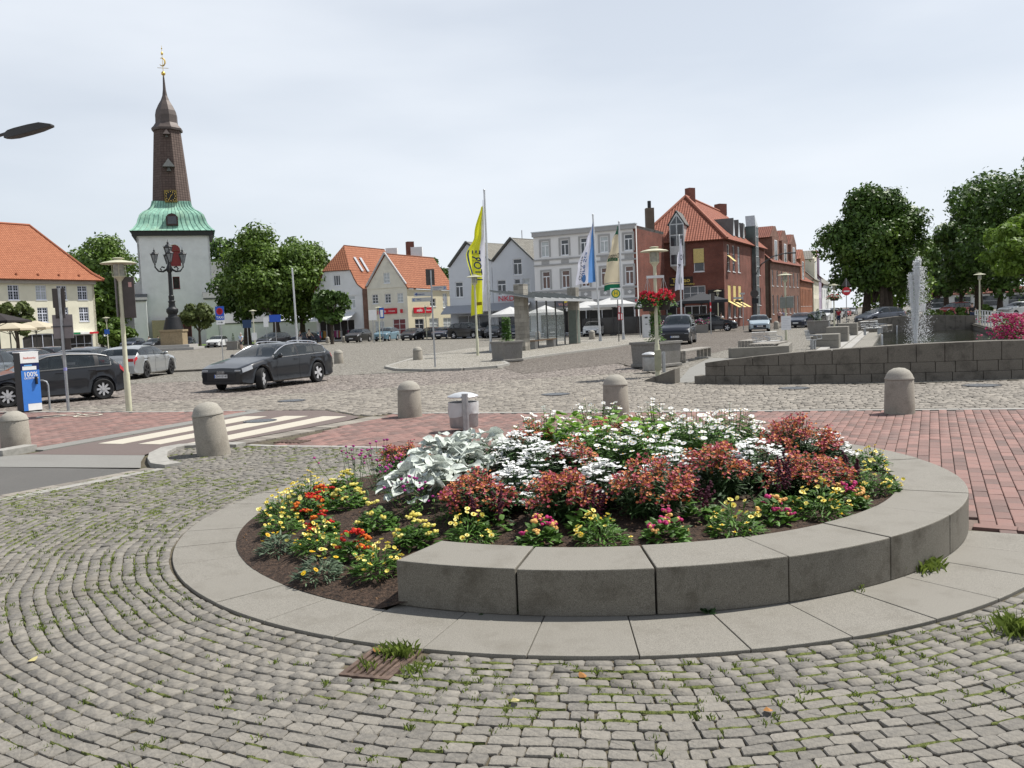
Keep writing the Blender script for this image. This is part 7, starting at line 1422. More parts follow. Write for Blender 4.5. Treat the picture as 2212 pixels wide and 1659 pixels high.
# --- brick row houses down the street
def row_house(label, A, B, ev_, mat, gables, wins, roof=T_DK, rise=4.5, dep=9.0, name='row_house', endmat=None, frame=WIN_W):
    L = math.hypot(B[0] - A[0], B[1] - A[1]); h = House(name, label, 'house', A, mat); d = (Vector(B) - Vector(A)) / L; n = Vector((d.y, -d.x)); lo, rz = h.wall(A, B, [(0, 0), (L, 0), (L, ev_), (0, ev_)], wins, frame=frame); P = lambda u, k, z: (A[0] + d.x * u - n.x * k, A[1] + d.y * u - n.y * k, z)
    h.roof([P(-.2, -.4, ev_ - .1), P(L + .2, -.4, ev_ - .1), P(L + .2, dep / 2, ev_ + rise), P(-.2, dep / 2, ev_ + rise)], roof); h.roof([P(L + .2, dep + .4, ev_ - .1), P(-.2, dep + .4, ev_ - .1), P(-.2, dep / 2, ev_ + rise), P(L + .2, dep / 2, ev_ + rise)], roof)
    h.wall(P(0, dep, 0), A, [(0, 0), (dep, 0), (dep, ev_), (dep / 2, ev_ + rise - .1), (0, ev_)], [], mat=endmat or mat, name='end_wall'); h.wall(B, P(L, dep, 0), [(0, 0), (dep, 0), (dep, ev_), (dep / 2, ev_ + rise - .1), (0, ev_)], [], mat=endmat or mat, name='end_wall')
    for (u, w_, zt) in gables:
        m = MB(); m.bx(u, -.02, ev_ - .6, u + w_, 4.0, zt - 1.3); g = m.build('dormer', mat, h.t, loc=lo, rz=rz)
        MB().bx(u + w_ * .3, -.05, ev_ + .1, u + w_ * .7, -.021, zt - 1.7).build('dormer_window', frame, g); MB().bx(u + w_ * .35, -.06, ev_ + .2, u + w_ * .65, -.051, zt - 1.8).build('dormer_pane', GLASS, g)
        m = MB(); m.extr([(u - .1, -.03, zt - 1.3), (u + w_ + .1, -.03, zt - 1.3), (u + w_ / 2, -.03, zt + .3)], (0, 4.2, 0)); m.build('dormer_gable', mat, g)
        for s in (0, 1): e0, e1 = (P(u - .25, .3, zt - 1.35), P(u + w_ / 2, .3, zt + .35)) if s == 0 else (P(u + w_ / 2, .3, zt + .35), P(u + w_ + .25, .3, zt - 1.35)); f0, f1 = [(p[0] - n.x * 4.2, p[1] - n.y * 4.2, p[2]) for p in (e0, e1)]; h.roof([e0, e1, f1, f0] if False else [f0, e0, e1, f1] if s == 0 else [e1, f1, f0, e0], roof, 'dormer_roof')
    return h, lo, rz
W4 = lambda n, L, z0, z1, w_: [(L * (k + .5) / n - w_ / 2, z0, L * (k + .5) / n + w_ / 2, z1, (1, 2)) for k in range(n)]
row_house('brown brick row house with three tiled dormer gables', (36.6, 122.6), (46.6, 140.4), 8.6, B_RED_L, ((1.5, 4.2, 13.4), (7.8, 4.0, 13.2), (14.0, 4.0, 13.0)), W4(7, 20, 5.2, 7.4, .9) + W4(7, 20, 1.2, 3.9, .9), rise=4.8, endmat=B_BRN)
row_house('orange brick row house with a tall tiled dormer', (46.9, 141.2), (54.6, 157.8), 6.4, B_OR, ((1.0, 6.0, 11.2),), W4(8, 17, 2.2, 5.0, .7), T_RED, 3.5); row_house('cream narrow house with dark roof in the street', (55.0, 158.4), (60.8, 172.0), 7.0, R_CREAM, ((3.5, 6, 12.2),), W4(4, 14, 4.5, 6.6, 1.0) + W4(4, 14, 1.0, 3.5, 1.2), T_GREY, 4.5); row_house('lilac rendered house in the street', (61.0, 172.6), (67.0, 188), 8.0, M('render_lilac', (.4, .33, .42), .9), ((2, 5, 13),), W4(5, 15, 5, 7, .9) + W4(5, 15, 1.5, 3.8, .9), T_DK, 4); row_house('brown brick house at the far end of the street', (67.3, 188.6), (79, 222), 7.0, B_BRN, (), W4(10, 34, 4.2, 6.2, 1.0) + W4(10, 34, 1.2, 3.2, 1.0), T_RED, 3.5); row_house('white house closing the street', (79, 223), (92, 250), 8, R_WHITE, (), W4(6, 28, 4.5, 6.5, 1.2), T_GREY, 4)
row_house('pale low building under the trees beyond the pool', (92, 195), (165, 182), 3.6, R_WHITE, (), W4(12, 66, .6, 3, 3.5), T_DK, 1.2, name='low_building')

# --- parasols
def parasol(p, label, r, z, mat, rise=.6, n=4, rot=.78, val=.25):
    t = thing('parasol', label, 'parasol', p, rot, 'parasols'); m = MB(); ring_ = [(r * math.cos(6.283 * k / n), r * math.sin(6.283 * k / n)) for k in range(n)]; pts = [(0, 0, z + rise)] + [(x, y, z) for x, y in ring_] + [(x, y, z - val) for x, y in ring_]; mids = []
    m.add(pts, [[0, 1 + k, 1 + (k + 1) % n] for k in range(n)] + [[1 + k, 1 + n + k, 1 + n + (k + 1) % n, 1 + (k + 1) % n] for k in range(n)]); m.build('canopy', mat, t); MB().cyl((0, 0, 0), (0, 0, z + rise - .02), .04, n=8).build('pole', STEEL_D, t); MB().lathe([(.35, 0), (.35, .08), (.06, .12)], 12).build('base', STEEL_D, t)
    for k in range(n): MB().tube([(0, 0, z - .35), (ring_[k][0] * .6, ring_[k][1] * .6, z + rise * .38 - .02)], .02, 4).build('rib', STEEL_D, t)
PC, PW, PA_ = M('parasol_cream', (.6, .53, .4), .8, var=.04, transl=.3), M('parasol_white', (.68, .68, .67), .8, var=.03, transl=.3), M('parasol_anthracite', (.035, .037, .042), .8, var=.1, transl=.1)
for x, D, r, mt, lb, z in ((84, 62, 2.15, PC, 'large cream parasol in front of the arched gateway', 2.75), (28, 60, 2.3, PC, 'cream parasol at the far left before the cream house', 2.7), (5, 57, 2.0, M('parasol_black', (.02, .015, .014), .8), 'dark parasol at the left edge', 3.2)): parasol(pd(x, D), lb, r, z, mt, .55 if mt is not PC else .5, 4, .78, .12)
for x, D, mt, lb, z, r in ((1105, 88, PW, 'white parasol behind the left shelter panes', 2.5, 2.0), (1180, 88, PW, 'white parasol behind the right shelter pillar', 2.5, 2.0), (1275, 87, PW, 'white parasol left of the blue flag pole', 2.8, 2.4), (1325, 86, PW, 'white parasol behind the bus stop sign', 3.0, 2.6), (1425, 86, PA_, 'anthracite parasol behind the basket lamp', 2.7, 3.0), (1517, 84, PA_, 'anthracite parasol in front of the restaurant window', 3.0, 2.9)): parasol(pd(x, D), lb, r, z, mt, .75, 8 if mt is PW else 4, .2 if mt is PW else .78)
t = thing('terrace_screen', 'dark glass wind screen of the restaurant terrace', 'screen', (pd(1290, 89.5)[0], 89.5, 0), -.12); SCR = M('screen_dark', (.03, .03, .033), .12, spec=.6, var=.3, scale=1)
for k in range(7): MB().bx(-1.5 + k * 1.9, 0, 0, .3 + k * 1.9, .05, 1.75).build('screen_panel', SCR, t); MB().bx(.31 + k * 1.9, -.02, 0, .39 + k * 1.9, .07, 1.8).build('screen_post', STEEL_D, t)
# ---------------------------------------------------------------- trees
def leaves_np(centres, radii, n, size, up=.35, squash=.8):
    """n leaf-shaped faces spread over the shells of many lobes"""
    C = np.asarray(centres, float); Rr = np.asarray(radii, float); i = RNG.choice(len(C), n, p=Rr ** 2 / (Rr ** 2).sum())
    d = RNG.normal(size=(n, 3)); d[:, 2] += .25; d /= np.linalg.norm(d, axis=1, keepdims=True)
    r = Rr[i] * (.45 + .6 * RNG.random(n) ** .5) * np.where(RNG.random(n) < .14, RNG.uniform(1, 1.4, n), 1); P = C[i] + d * r[:, None] * np.array([1, 1, squash])
    nrm = d * .9 + RNG.normal(size=(n, 3)) * .55 + np.array([0, 0, up]); nrm /= np.linalg.norm(nrm, axis=1, keepdims=True)
    a = np.cross(nrm, RNG.normal(size=(n, 3))); a /= np.linalg.norm(a, axis=1, keepdims=True); b = np.cross(nrm, a)
    s = size * (.6 + .8 * RNG.random(n))[:, None]; V = np.stack([P + a * s, P + b * s * .5 + nrm * s * .12, P - a * s * .8, P - b * s * .5 + nrm * s * .12], 1)
    return V.reshape(-1, 3), np.arange(n * 4).reshape(n, 4)
def tree(p, label, rx, z0, z1, mat, n=6000, size=.42, trunk=.3, lobes=34, shape='round', name='tree', cat='tree', ry=None, trunks=((0, 0),), squash=.8, lr=(.24, .4), group=None, seed=None):
    t = thing(name, label, cat, p, random.random() * 6 if ry is None else 0, group); ry = ry or rx; H = z1 - z0; C, R = [], []
    for k in range(lobes):
        while True:
            x, y, z = random.uniform(-1, 1), random.uniform(-1, 1), random.random()
            prof = {'round': math.sqrt(max(0, 1 - (2 * z - 1) ** 2)) * .95 + .05, 'cone': min(1, (1 - z) * 1.15 + .12) * min(1, .6 + z * 3), 'fan': .35 + .65 * z if z < .85 else .8, 'egg': math.sqrt(max(0, 1 - (2 * z ** .72 - 1) ** 2)) * .95 + .05}[shape]
            q = math.hypot(x, y)
            if q < prof and (q > prof * .35 or random.random() < .35): break
        C.append((x * rx * .8, y * ry * .8, z0 + .08 * H + z * H * .84)); R.append(min(rx, H / 2) * random.uniform(*lr))
    V, Fc = leaves_np(C, R, n, size, squash=squash); o = np_mesh('crown', V, Fc, mat, t); o['kind'] = 'stuff'
    for tx, ty in trunks:
        m = MB(); zt = z0 + H * .55; m.tube([(tx, ty, -.1), (tx + .03, ty, z0 * .5), (tx * .9 + .1, ty, z0), (tx * .6, ty * .6, zt)], [trunk * 1.3, trunk, trunk * .8, trunk * .3], 9)
        m.build('trunk', BARK, t, 'a')
    for k in range(7):
        c = C[k * len(C) // 7]; z_ = z0 * .8 + .25 * H * random.random(); MB().tube([(0, 0, z_), (c[0] * .45, c[1] * .45, z_ + (c[2] - z_) * .6), tuple(c)], [trunk * .45, trunk * .28, trunk * .1], 6).build('limb', BARK, t)
    return t
zt_ = zz
tree(pd(160, 150), 'dark green tree behind the cream house at the left', 5, 4, zt_(163, 522, 145), LEAF_M, 5000, .5)
tree(pd(250, 170), 'broad dark tree left of the church tower', 8, 2.5, zt_(262, 500, 170), LEAF_M, 15000, .36, lobes=50); tree(pd(222, 148), 'low green tree between the cream house and the church', 5, 1, zt_(215, 560, 136), LEAF_M, 5000, .45); tree(pd(248, 134), 'bright bush at the foot of the trees left of the church', 3.2, .3, 5, LEAF_M, 2600, .35, lobes=20, name='bush', cat='bush')
tree(pd(522, 180), 'dark tree behind the church, right of the tower', 8, 6, zt_(515, 487, 172), LEAF_D, 8000, .55, lobes=44); tree(pd(600, 122), 'big lime tree in the churchyard with the highest crown', 7.2, 2.6, zt_(600, 478, 122), LEAF_M, 22000, .3, .55, lobes=70, lr=(.2, .34)); tree(pd(655, 128), 'lime tree right of the big one in the churchyard', 5.8, 2.6, zt_(655, 498, 128), LEAF_M, 16000, .3, .45, lobes=54, lr=(.2, .34)); tree(pd(535, 128), 'dark low branched tree in the churchyard lawn', 5, 2.8, zt_(520, 560, 112), LEAF_D, 10000, .3, .5, lobes=36)
tree(pd(700, 150), 'green tree filling the gap left of the white gabled house', 6, 1, zt_(700, 545, 150), LEAF_D, 4000, .5)
GS = 'small trees on the square'
tree(pd(433, 108), 'small round tree beside the church door', 2.1, 2.3, zt_(433, 655, 108), LEAF_O, 3000, .26, .16, 26, group=GS); tree(pd(718, 100), 'small spreading tree in front of the clothes shop', 3.2, 2.0, zt_(718, 632, 100), LEAF_D, 4000, .3, .18, 30, 'fan', group=GS); tree(pd(42, 66), 'small feathery tree before the cream house at the left', 1.7, 2.0, zt_(42, 652, 66), LEAF_O, 1900, .24, .14, 26, 'fan', group=GS, lr=(.16, .3))
tree(pd(1888, 92), 'tall dark lime tree beside the street behind the fountain', 5.9, 2.8, zt_(1870, 398, 92), LEAF_D, 32000, .23, .45, 110, 'egg', trunks=((-1.8, 0), (.2, 1.5), (1.6, .4)), lr=(.17, .3)); tree(pd(1905, 90), 'bright leafed tree skirt right of the lime tree', 4.6, 3.4, 11, LEAF_M, 9000, .23, .25, 40, lr=(.17, .3))
tree(pd(1943, 110), 'bright green shrub beside the lime trunks', 4.6, .6, 7.2, LEAF_L, 3600, .3, .15, 24, name='shrub', cat='shrub'); tree(pd(2005, 150), 'dark copper beech behind the fountain', 5.5, 2.5, zt_(2000, 520, 150), LEAF_B, 6000, .5, .4, 36); tree(pd(2045, 135), 'pale green tree right of the copper beech', 6.5, 3.2, zt_(2040, 472, 135), LEAF_M, 12000, .32, .4, 50, lr=(.18, .32))
tree(pd(2245, 84), 'huge dark tree at the right edge', 10.5, 3.2, zt_(2195, 318, 84), LEAF_D, 28000, .25, .6, 80, lr=(.2, .34)); tree(pd(2115, 98), 'dark tree left of the huge one at the right', 5.4, 3.2, zt_(2100, 455, 98), LEAF_D, 15000, .27, .45, 44)
tree(pd(2265, 40), 'bright light green tree leaning in at the right edge', 3.6, 2.6, zt_(2240, 452, 40), LEAF_L, 11000, .13, .22, 50, lr=(.2, .34)); tree(pd(2090, 78), 'low green shrubs on the bank beyond the pool', 5, .3, 1.5, LEAF_M, 2600, .2, .05, 20, name='shrub', cat='shrub', ry=2.0); tree(pd(2030, 88), 'pale ground cover on the bank behind the fountain', 7, .2, 1.2, LEAF_O, 2400, .2, .05, 20, name='shrub', cat='shrub', ry=2)
for x, D, s, lb in ((900, 170, 3.2, 'far tree tops over the cream shop roof, left'), (955, 170, 3.0, 'far tree tops over the cream shop roof, right')): tree(pd(x, D), lb, s, 9, zz(x, 552, D), LEAF_D, 1000, .4, .2, 12)
tree(pd(2160, 125), 'dark tree deep behind the railing of the pool', 8, 2.4, 15, LEAF_D, 9000, .36, .4, 44); tree(pd(2075, 128), 'dark low tree behind the bank of the pool', 5.5, 2.2, 11, LEAF_D, 7000, .34, .3, 34)
far_ = []
for px, D, h_, r_ in ((-120, 190, 14, 14), (60, 210, 13, 14), (330, 230, 15, 16), (780, 260, 10, 16), (1960, 230, 15, 18), (2120, 220, 16, 18), (2260, 190, 17, 18), (2420, 170, 15, 18)): far_.append((pd(px, D), h_, r_))
Cw, Rw = [], []
for (p, h_, r_) in far_:
    for k in range(22): Cw.append((p[0] + random.gauss(0, r_ * .5), p[1] + random.gauss(0, 5), random.uniform(1, h_))); Rw.append(random.uniform(2.5, 4.2))
V, Fc = leaves_np(Cw, Rw, 16000, .6); o = np_mesh('far_wood', V, Fc, LEAF_D); tag(o, 'far belt of dark trees closing the view behind the houses', 'wood', kind='stuff')
lawn = sheet('lawn', [(-42, 128), (-24, 124), (-24, 149), (-60, 149), (-62, 136), (-50, 133)], .02, M('lawn_green', (.06, .1, .02), .9, var=.3, scale=3, col2=(.1, .16, .03)))
# ---------------------------------------------------------------- pool with its walls, steps and jet
WALLP = [(4.86, 23.25), (5.9, 22.55), (7.1, 21.95), (8.6, 21.4), (10.3, 21.0), (12.1, 20.75), (14.0, 20.7), (16.5, 20.9), (19.0, 21.5)]
def along(P, s):
    for a, b in zip(P, P[1:]):
        L = math.hypot(b[0] - a[0], b[1] - a[1])
        if s <= L: k = s / L; return (a[0] + (b[0] - a[0]) * k, a[1] + (b[1] - a[1]) * k), ((b[0] - a[0]) / L, (b[1] - a[1]) / L)
        s -= L
    return P[-1], ((b[0] - a[0]) / L, (b[1] - a[1]) / L)
tot = sum(math.hypot(b[0] - a[0], b[1] - a[1]) for a, b in zip(WALLP, WALLP[1:]))
TOPZ = lambda s: np.interp(s, [0, .15, 1.2, 2.6, 4.2, 5.6, 7.2, 9.2, 12, 15], [.5, .53, .66, .78, .86, .91, .92, .88, .78, .6])
pw_ = thing('pool_wall', 'long curved wall of dark granite blocks in front of the pool', 'wall', (0, 0, 0))
def block(s0, s1, z0, z1a, z1b, th=.42, out=0.0, mat=GRANITE_D, parent=pw_, path=WALLP, name='granite_block', bev=.012):
    (a, ta), (b, tb) = along(path, s0 + .006), along(path, s1 - .006); na, nb = (-ta[1], ta[0]), (-tb[1], tb[0]); q = [(a[0] - na[0] * -out * -1, a[1] - na[1] * out), (b[0] - nb[0] * out, b[1] - nb[1] * out), (b[0] + nb[0] * th, b[1] + nb[1] * th), (a[0] + na[0] * th, a[1] + na[1] * th)]
    MB().prism(q, z0, [z1a, z1b, z1b, z1a]).build(name, mat, parent, bevel=bev)
s = -.0
while s < tot - .2: e = min(s + random.uniform(.55, .7), tot); block(s, e, -.03, .2, .2, out=.015); s = e
s = .3
while s < tot - .2: e = min(s + random.uniform(.45, .62), tot); block(s, e, .204, .46 if s > 1.4 else min(.46, TOPZ(s) - .1), .46 if s > 1.4 else min(.46, TOPZ(s) - .1)); s = e
s = .3
while s < tot - .2: e = min(s + .64, tot); z0 = .464 if s > 1.4 else min(.46, TOPZ(s) - .1) + .004; block(s, e, z0, TOPZ(s), TOPZ(e), out=.004); s = e
cs = np.linspace(.35, tot - .05, 40); (c0, n0) = zip(*[along(WALLP, s_) for s_ in cs])
for i in range(39):
    p_, q_ = c0[i], c0[i + 1]; na, nb = (-n0[i][1], n0[i][0]), (-n0[i + 1][1], n0[i + 1][0]); MB().prism([(p_[0] + na[0] * .06, p_[1] + na[1] * .06), (q_[0] + nb[0] * .06, q_[1] + nb[1] * .06), (q_[0] + nb[0] * .34, q_[1] + nb[1] * .34), (p_[0] + na[0] * .34, p_[1] + na[1] * .34)], -.02, [TOPZ(cs[i]) - .04, TOPZ(cs[i + 1]) - .04, TOPZ(cs[i + 1]) - .04, TOPZ(cs[i]) - .04]).build('mortar_core', GRANITE_D, pw_)
t = thing('ramp_cheek', 'low wedge of granite beside the ramp, left of the pool wall', 'wall', (0, 0, 0)); a, b = Vector(gp(1392, 823)[:2]), Vector(gp(1458, 829)[:2]); nn = Vector((.45, .9)); k = a + (b - a) * .42
for p0, p1, z0, z1 in ((a, k, .02, .17), (k, b, .172, .4)): MB().prism([p0, p1, p1 + nn * .5, p0 + nn * .5], -.02, [z0, z1, z1, z0]).build('granite_block', GRANITE_D, t, bevel=.008)
sheet('ramp_pavement', [gp(1462, 827)[:2], gp(1495, 826)[:2], gp(1560, 790)[:2], (9.6, 33), (8.2, 36), gp(1490, 795)[:2]], .004, ASPH_L)
EV = Vector((.4057, .914)); NV = Vector((.914, -.4057)); L0 = lambda y: Vector((14.9 + .444 * (y - 42), y))
t = thing('pool_steps', 'granite steps leading down from the benches to the pool', 'steps', (0, 0, 0)); p0, p1 = L0(33.3), L0(70.5)
for k in range(4): a, b = p0 + NV * (k * .42), p1 + NV * (k * .42); w_ = .42 if k < 3 else .9; MB().prism([a, a + NV * w_, b + NV * w_, b], -.7, -.01 - .085 * k).build('step', CONC if k < 3 else GRANITE, t, bevel=.008)
for (y, l_, w_, h_, lb) in ((42.0, 1.5, 1.15, .58, 'granite cube beside the steps, nearest of the three'), (49.5, 1.7, 1.15, .74, 'granite cube on the steps, middle one'), (59.5, 1.9, 1.2, .72, 'granite cube on the steps, farthest one')):
    c = L0(y) - NV * (w_ * .1); t = thing('granite_cube', lb, 'stone block', (*c, 0), math.atan2(EV.y, EV.x), 'granite cubes by the pool'); MB().bx(0, -w_ * .8, h_ * .5 + .004, l_, w_ * .2, h_).build('upper_block', GRANITE, t, bevel=.012); MB().bx(0, -w_ * .8, -.4, l_, w_ * .2, h_ * .5 - .004).build('lower_block', GRANITE, t, bevel=.012)
t = thing('low_border', 'low L shaped granite border behind the pool wall', 'border', (8.8, 34.9, 0), .1); MB().bx(0, 0, -.02, 2.4, .35, .4).build('border_stone', GRANITE, t, bevel=.01); m = MB(); m.prism([(2.05, .36), (2.45, .2), (4.1, 3.6), (3.7, 3.8)], -.02, .4); m.build('border_stone', GRANITE, t, bevel=.01)
for x, y in ((1937, 716), (1905, 740)): q = gp(x, y, -.3); t = thing('water_post', 'small steel post at the water edge, %s one' % ('far' if x > 1920 else 'near'), 'post', (q[0], q[1], -.45)); MB().cyl((0, 0, 0), (0, 0, .55), .06, n=10).build('post', STEEL_L, t); MB().ball((0, 0, .56), .07, 8, 5).build('knob', STEEL_L, t)
WTR, wn_, wl_, wb_ = nodes_of('pool_water'); wb_.inputs['Base Color'].default_value = (.018, .02, .013, 1); wb_.inputs['Roughness'].default_value = .06; wb_.inputs['Specular IOR Level'].default_value = .6
tc_ = wn_.new('ShaderNodeTexCoord'); mp_ = wn_.new('ShaderNodeMapping'); mp_.inputs['Scale'].default_value = (1, .6, 1); nz_ = wn_.new('ShaderNodeTexNoise'); nz_.inputs['Scale'].default_value = 2.6; nz_.inputs['Detail'].default_value = 4; b_ = wn_.new('ShaderNodeBump'); b_.inputs['Strength'].default_value = .5; b_.inputs['Distance'].default_value = .12; wl_.new(tc_.outputs['Object'], mp_.inputs[0]); wl_.new(mp_.outputs[0], nz_.inputs['Vector']); wl_.new(nz_.outputs[0], b_.inputs['Height']); wl_.new(b_.outputs[0], wb_.inputs['Normal'])
water = sheet('pool_water', [(10.5, 33.0), (27.5, 72), (38.5, 72), (19.5, 29.0)], -.38, WTR); sheet('pool_bed', [(10.5, 33.0), (27.5, 72), (38.5, 72), (19.5, 29.0)], -.9, DARK)
t = thing('far_pool_wall', 'curved stone wall at the far end of the pool', 'wall', (0, 0, 0)); FW = [(25.2, 67.3), (27.6, 69.0), (30.2, 70.2), (33, 70.8), (35.5, 70.9), (37.6, 70.6)]; FT = lambda s: np.interp(s, [0, 2, 4, 7, 10, 13], [.25, .5, .72, .92, .9, .72]); ft = sum(math.hypot(b[0] - a[0], b[1] - a[1]) for a, b in zip(FW, FW[1:])); s = 0
while s < ft - .1:
    e = min(s + .78, ft); block(s, e, -.9, .12, .12, .4, 0, GRANITE_D, t, FW); block(s, e, .124, FT(s), FT(e), .4, 0, GRANITE_D, t, FW); s = e
t = thing('side_pool_wall', 'dark stone wall along the right side of the pool', 'wall', (0, 0, 0)); a, b = Vector((19.2, 30.0)), Vector((37.4, 70.8)); n_ = 40; nr = Vector((b.y - a.y, -(b.x - a.x))).normalized() * .4
for k in range(n_): p0, p1 = a + (b - a) * (k / n_), a + (b - a) * ((k + 1) / n_ - .0006); MB().prism([p0, p0 + nr, p1 + nr, p1], -.9, .1).build('wall_stone', GRANITE_D, t, bevel=.01)
t = thing('railing', 'pale metal railing along the right side of the pool', 'railing', (0, 0, 0))
for k in range(21): p = a + (b - a) * (k / 20) + nr * .5; MB().box((p.x, p.y, .62), (.07, .07, 1.05), .4).build('post', STEEL_L, t)
for z in (.45, .78, 1.15): MB().tube([(*(a + nr * .5), z), (*(b + nr * .5), z)], .032, 6).build('rail', STEEL_L, t)
# water jet
SPR, sn_, sl_, sb_ = nodes_of('spray'); sb_.inputs['Base Color'].default_value = (.95, .96, .97, 1); sb_.inputs['Roughness'].default_value = .15; sb_.inputs['Transmission Weight'].default_value = .1; sb_.inputs['IOR'].default_value = 1.33
jp = pd(1978, 47); t = thing('fountain_jet', 'white water jet rising from the pool in three plumes', 'fountain', (jp[0], jp[1], -.38))
def drops(n, gen, smin, smax):
    P = np.array([gen() for _ in range(n)]); s_ = RNG.uniform(smin, smax, (n, 1, 1)); o = np.array([(1, 0, 0), (-1, 0, 0), (0, 1, 0), (0, -1, 0), (0, 0, 1.5), (0, 0, -1.5)])[None] * s_; V = P[:, None] + o; F_ = np.array([[0, 2, 4], [2, 1, 4], [1, 3, 4], [3, 0, 4], [2, 0, 5], [1, 2, 5], [3, 1, 5], [0, 3, 5]]); return V.reshape(-1, 3), (F_[None] + (np.arange(n) * 6)[:, None, None]).reshape(-1, 3)
def jet(x0, h, r0, r1):
    def g(): k = random.random() ** .8; r = r0 + (r1 - r0) * k ** 2; return (x0 * k ** .7 + random.gauss(0, r * .55), random.gauss(0, r * .55), h * k + random.gauss(0, .05))
    return g
def fall(x0, h, w):
    def g(): k = random.random(); sp = w * (1 - k) ** .6 + .12; return (x0 + random.gauss(.1, sp * .6), random.gauss(0, sp * .6), h * k)
    return g
for x0, h_ in ((.06, 4.3), (-.26, 3.6), (.18, 4.5)):
    m = MB(); m.tube([(x0 * k ** .7 + random.gauss(0, .012), random.gauss(0, .012), h_ * k) for k in np.linspace(0, 1, 40)], [.045 + .045 * k + random.uniform(-.012, .016) for k in np.linspace(0, 1, 39)] + [.02], 9); m.build('water_column', M('foam', (.85, .88, .9), .3, var=.2, scale=14, bump=1, bscale=20, bdist=.05, transl=.35), t, 'full')
for nm, n, g, a_, b_ in (('jet', 5200, jet(.06, 4.5, .05, .13), .01, .026), ('jet', 2800, jet(-.26, 3.85, .05, .11), .01, .024), ('jet', 2000, jet(.2, 4.7, .05, .12), .01, .028), ('spray', 2400, fall(.25, 4.2, .32), .007, .02), ('spray', 1300, fall(-.3, 3.5, .2), .007, .018)): V, F_ = drops(n, g, a_, b_); o = np_mesh(nm, V, F_, SPR, t); o['kind'] = 'stuff'

# ---------------------------------------------------------------- candelabra
t = thing('candelabra', 'black cast iron candelabra with lanterns on a stone pedestal before the church', 'candelabra', pd(378, 104)); IRON = M('cast_iron', (.025, .026, .028), .5, metal=.3, var=.2); SND = M('pedestal_stone', (.27, .21, .13), .85, var=.15, scale=6, blotch=.3); S_ = 12.2 / 13.3
for k, (w_, z0, z1, mt) in enumerate(((5.6, 0, .3, CONC), (4.4, .3, .62, CONC), (2.5, .62, 2.1, SND), (2.7, 2.1, 2.35, SND))): MB().box((0, 0, (z0 + z1) / 2), (w_, w_, z1 - z0 - .004), .12).build(('step', 'step', 'pedestal', 'pedestal_cap')[k], mt, t, bevel=.02)
MB().lathe([(1.15, 2.36), (1.1, 2.6), (.82, 3.6), (.8, 3.75), (.55, 3.85), (.5, 4.1), (.68, 4.4), (.66, 4.7), (.4, 4.95), (.34, 5.4), (.42, 5.6), (.3, 5.7), (.33, 6.2), (.24, 6.3), (.2, 8.9), (.3, 9.0), (.38, 9.3), (.28, 9.6), (.12, 9.9), (.08, 10.6)], 18).build('shaft', IRON, t, 'a')
def lantern(x, y, z, s):
    m = MB(); m.lathe([(.06 * s, -.2 * s), (.16 * s, -.12 * s), (.05 * s, 0)], 8, (x, y, z)); m.lathe([(.55 * s, 1.15 * s), (.6 * s, 1.22 * s), (.3 * s, 1.5 * s), (.12 * s, 1.6 * s), (.14 * s, 1.8 * s), (.03 * s, 1.95 * s), (.02, 2.15 * s)], 6, (x, y, z))
    for k in range(6): a = k * math.pi / 3; m.cyl((x + .2 * s * math.cos(a), y + .2 * s * math.sin(a), z), (x + .52 * s * math.cos(a), y + .52 * s * math.sin(a), z + 1.18 * s), .03 * s, n=4); m.tube([(x + .56 * s * math.cos(a), y + .56 * s * math.sin(a), z + 1.2 * s), (x + .64 * s * math.cos(a), y + .64 * s * math.sin(a), z + 1.42 * s)], [.03 * s, .01], 4)
    o = m.build('lantern', IRON, t); MB().lathe([(.17 * s, .02), (.49 * s, 1.14 * s)], 6, (x, y, z)).build('lantern_glass', M('lantern_pane', (.35, .37, .38), .1, spec=.6, transl=.4), o)
for k in range(4):
    a = k * math.pi / 2 + .45; ca, sa = math.cos(a), math.sin(a); m = MB().tube([(.2 * ca, .2 * sa, 9.3), (.7 * ca, .7 * sa, 9.0), (1.2 * ca, 1.2 * sa, 9.05), (1.55 * ca, 1.55 * sa, 9.5), (1.55 * ca, 1.55 * sa, 9.9)], [.14, .12, .1, .08, .06], 6); m.tube([(.5 * ca, .5 * sa, 9.45), (.8 * ca, .8 * sa, 9.55), (1.0 * ca, 1.0 * sa, 9.3), (.85 * ca, .85 * sa, 9.15)], .09, 5); m.build('arm', IRON, t); lantern(1.55 * ca, 1.55 * sa, 9.95, .82)
lantern(0, 0, 10.6, .95); t.scale = (1.0, 1.0, 1.03)

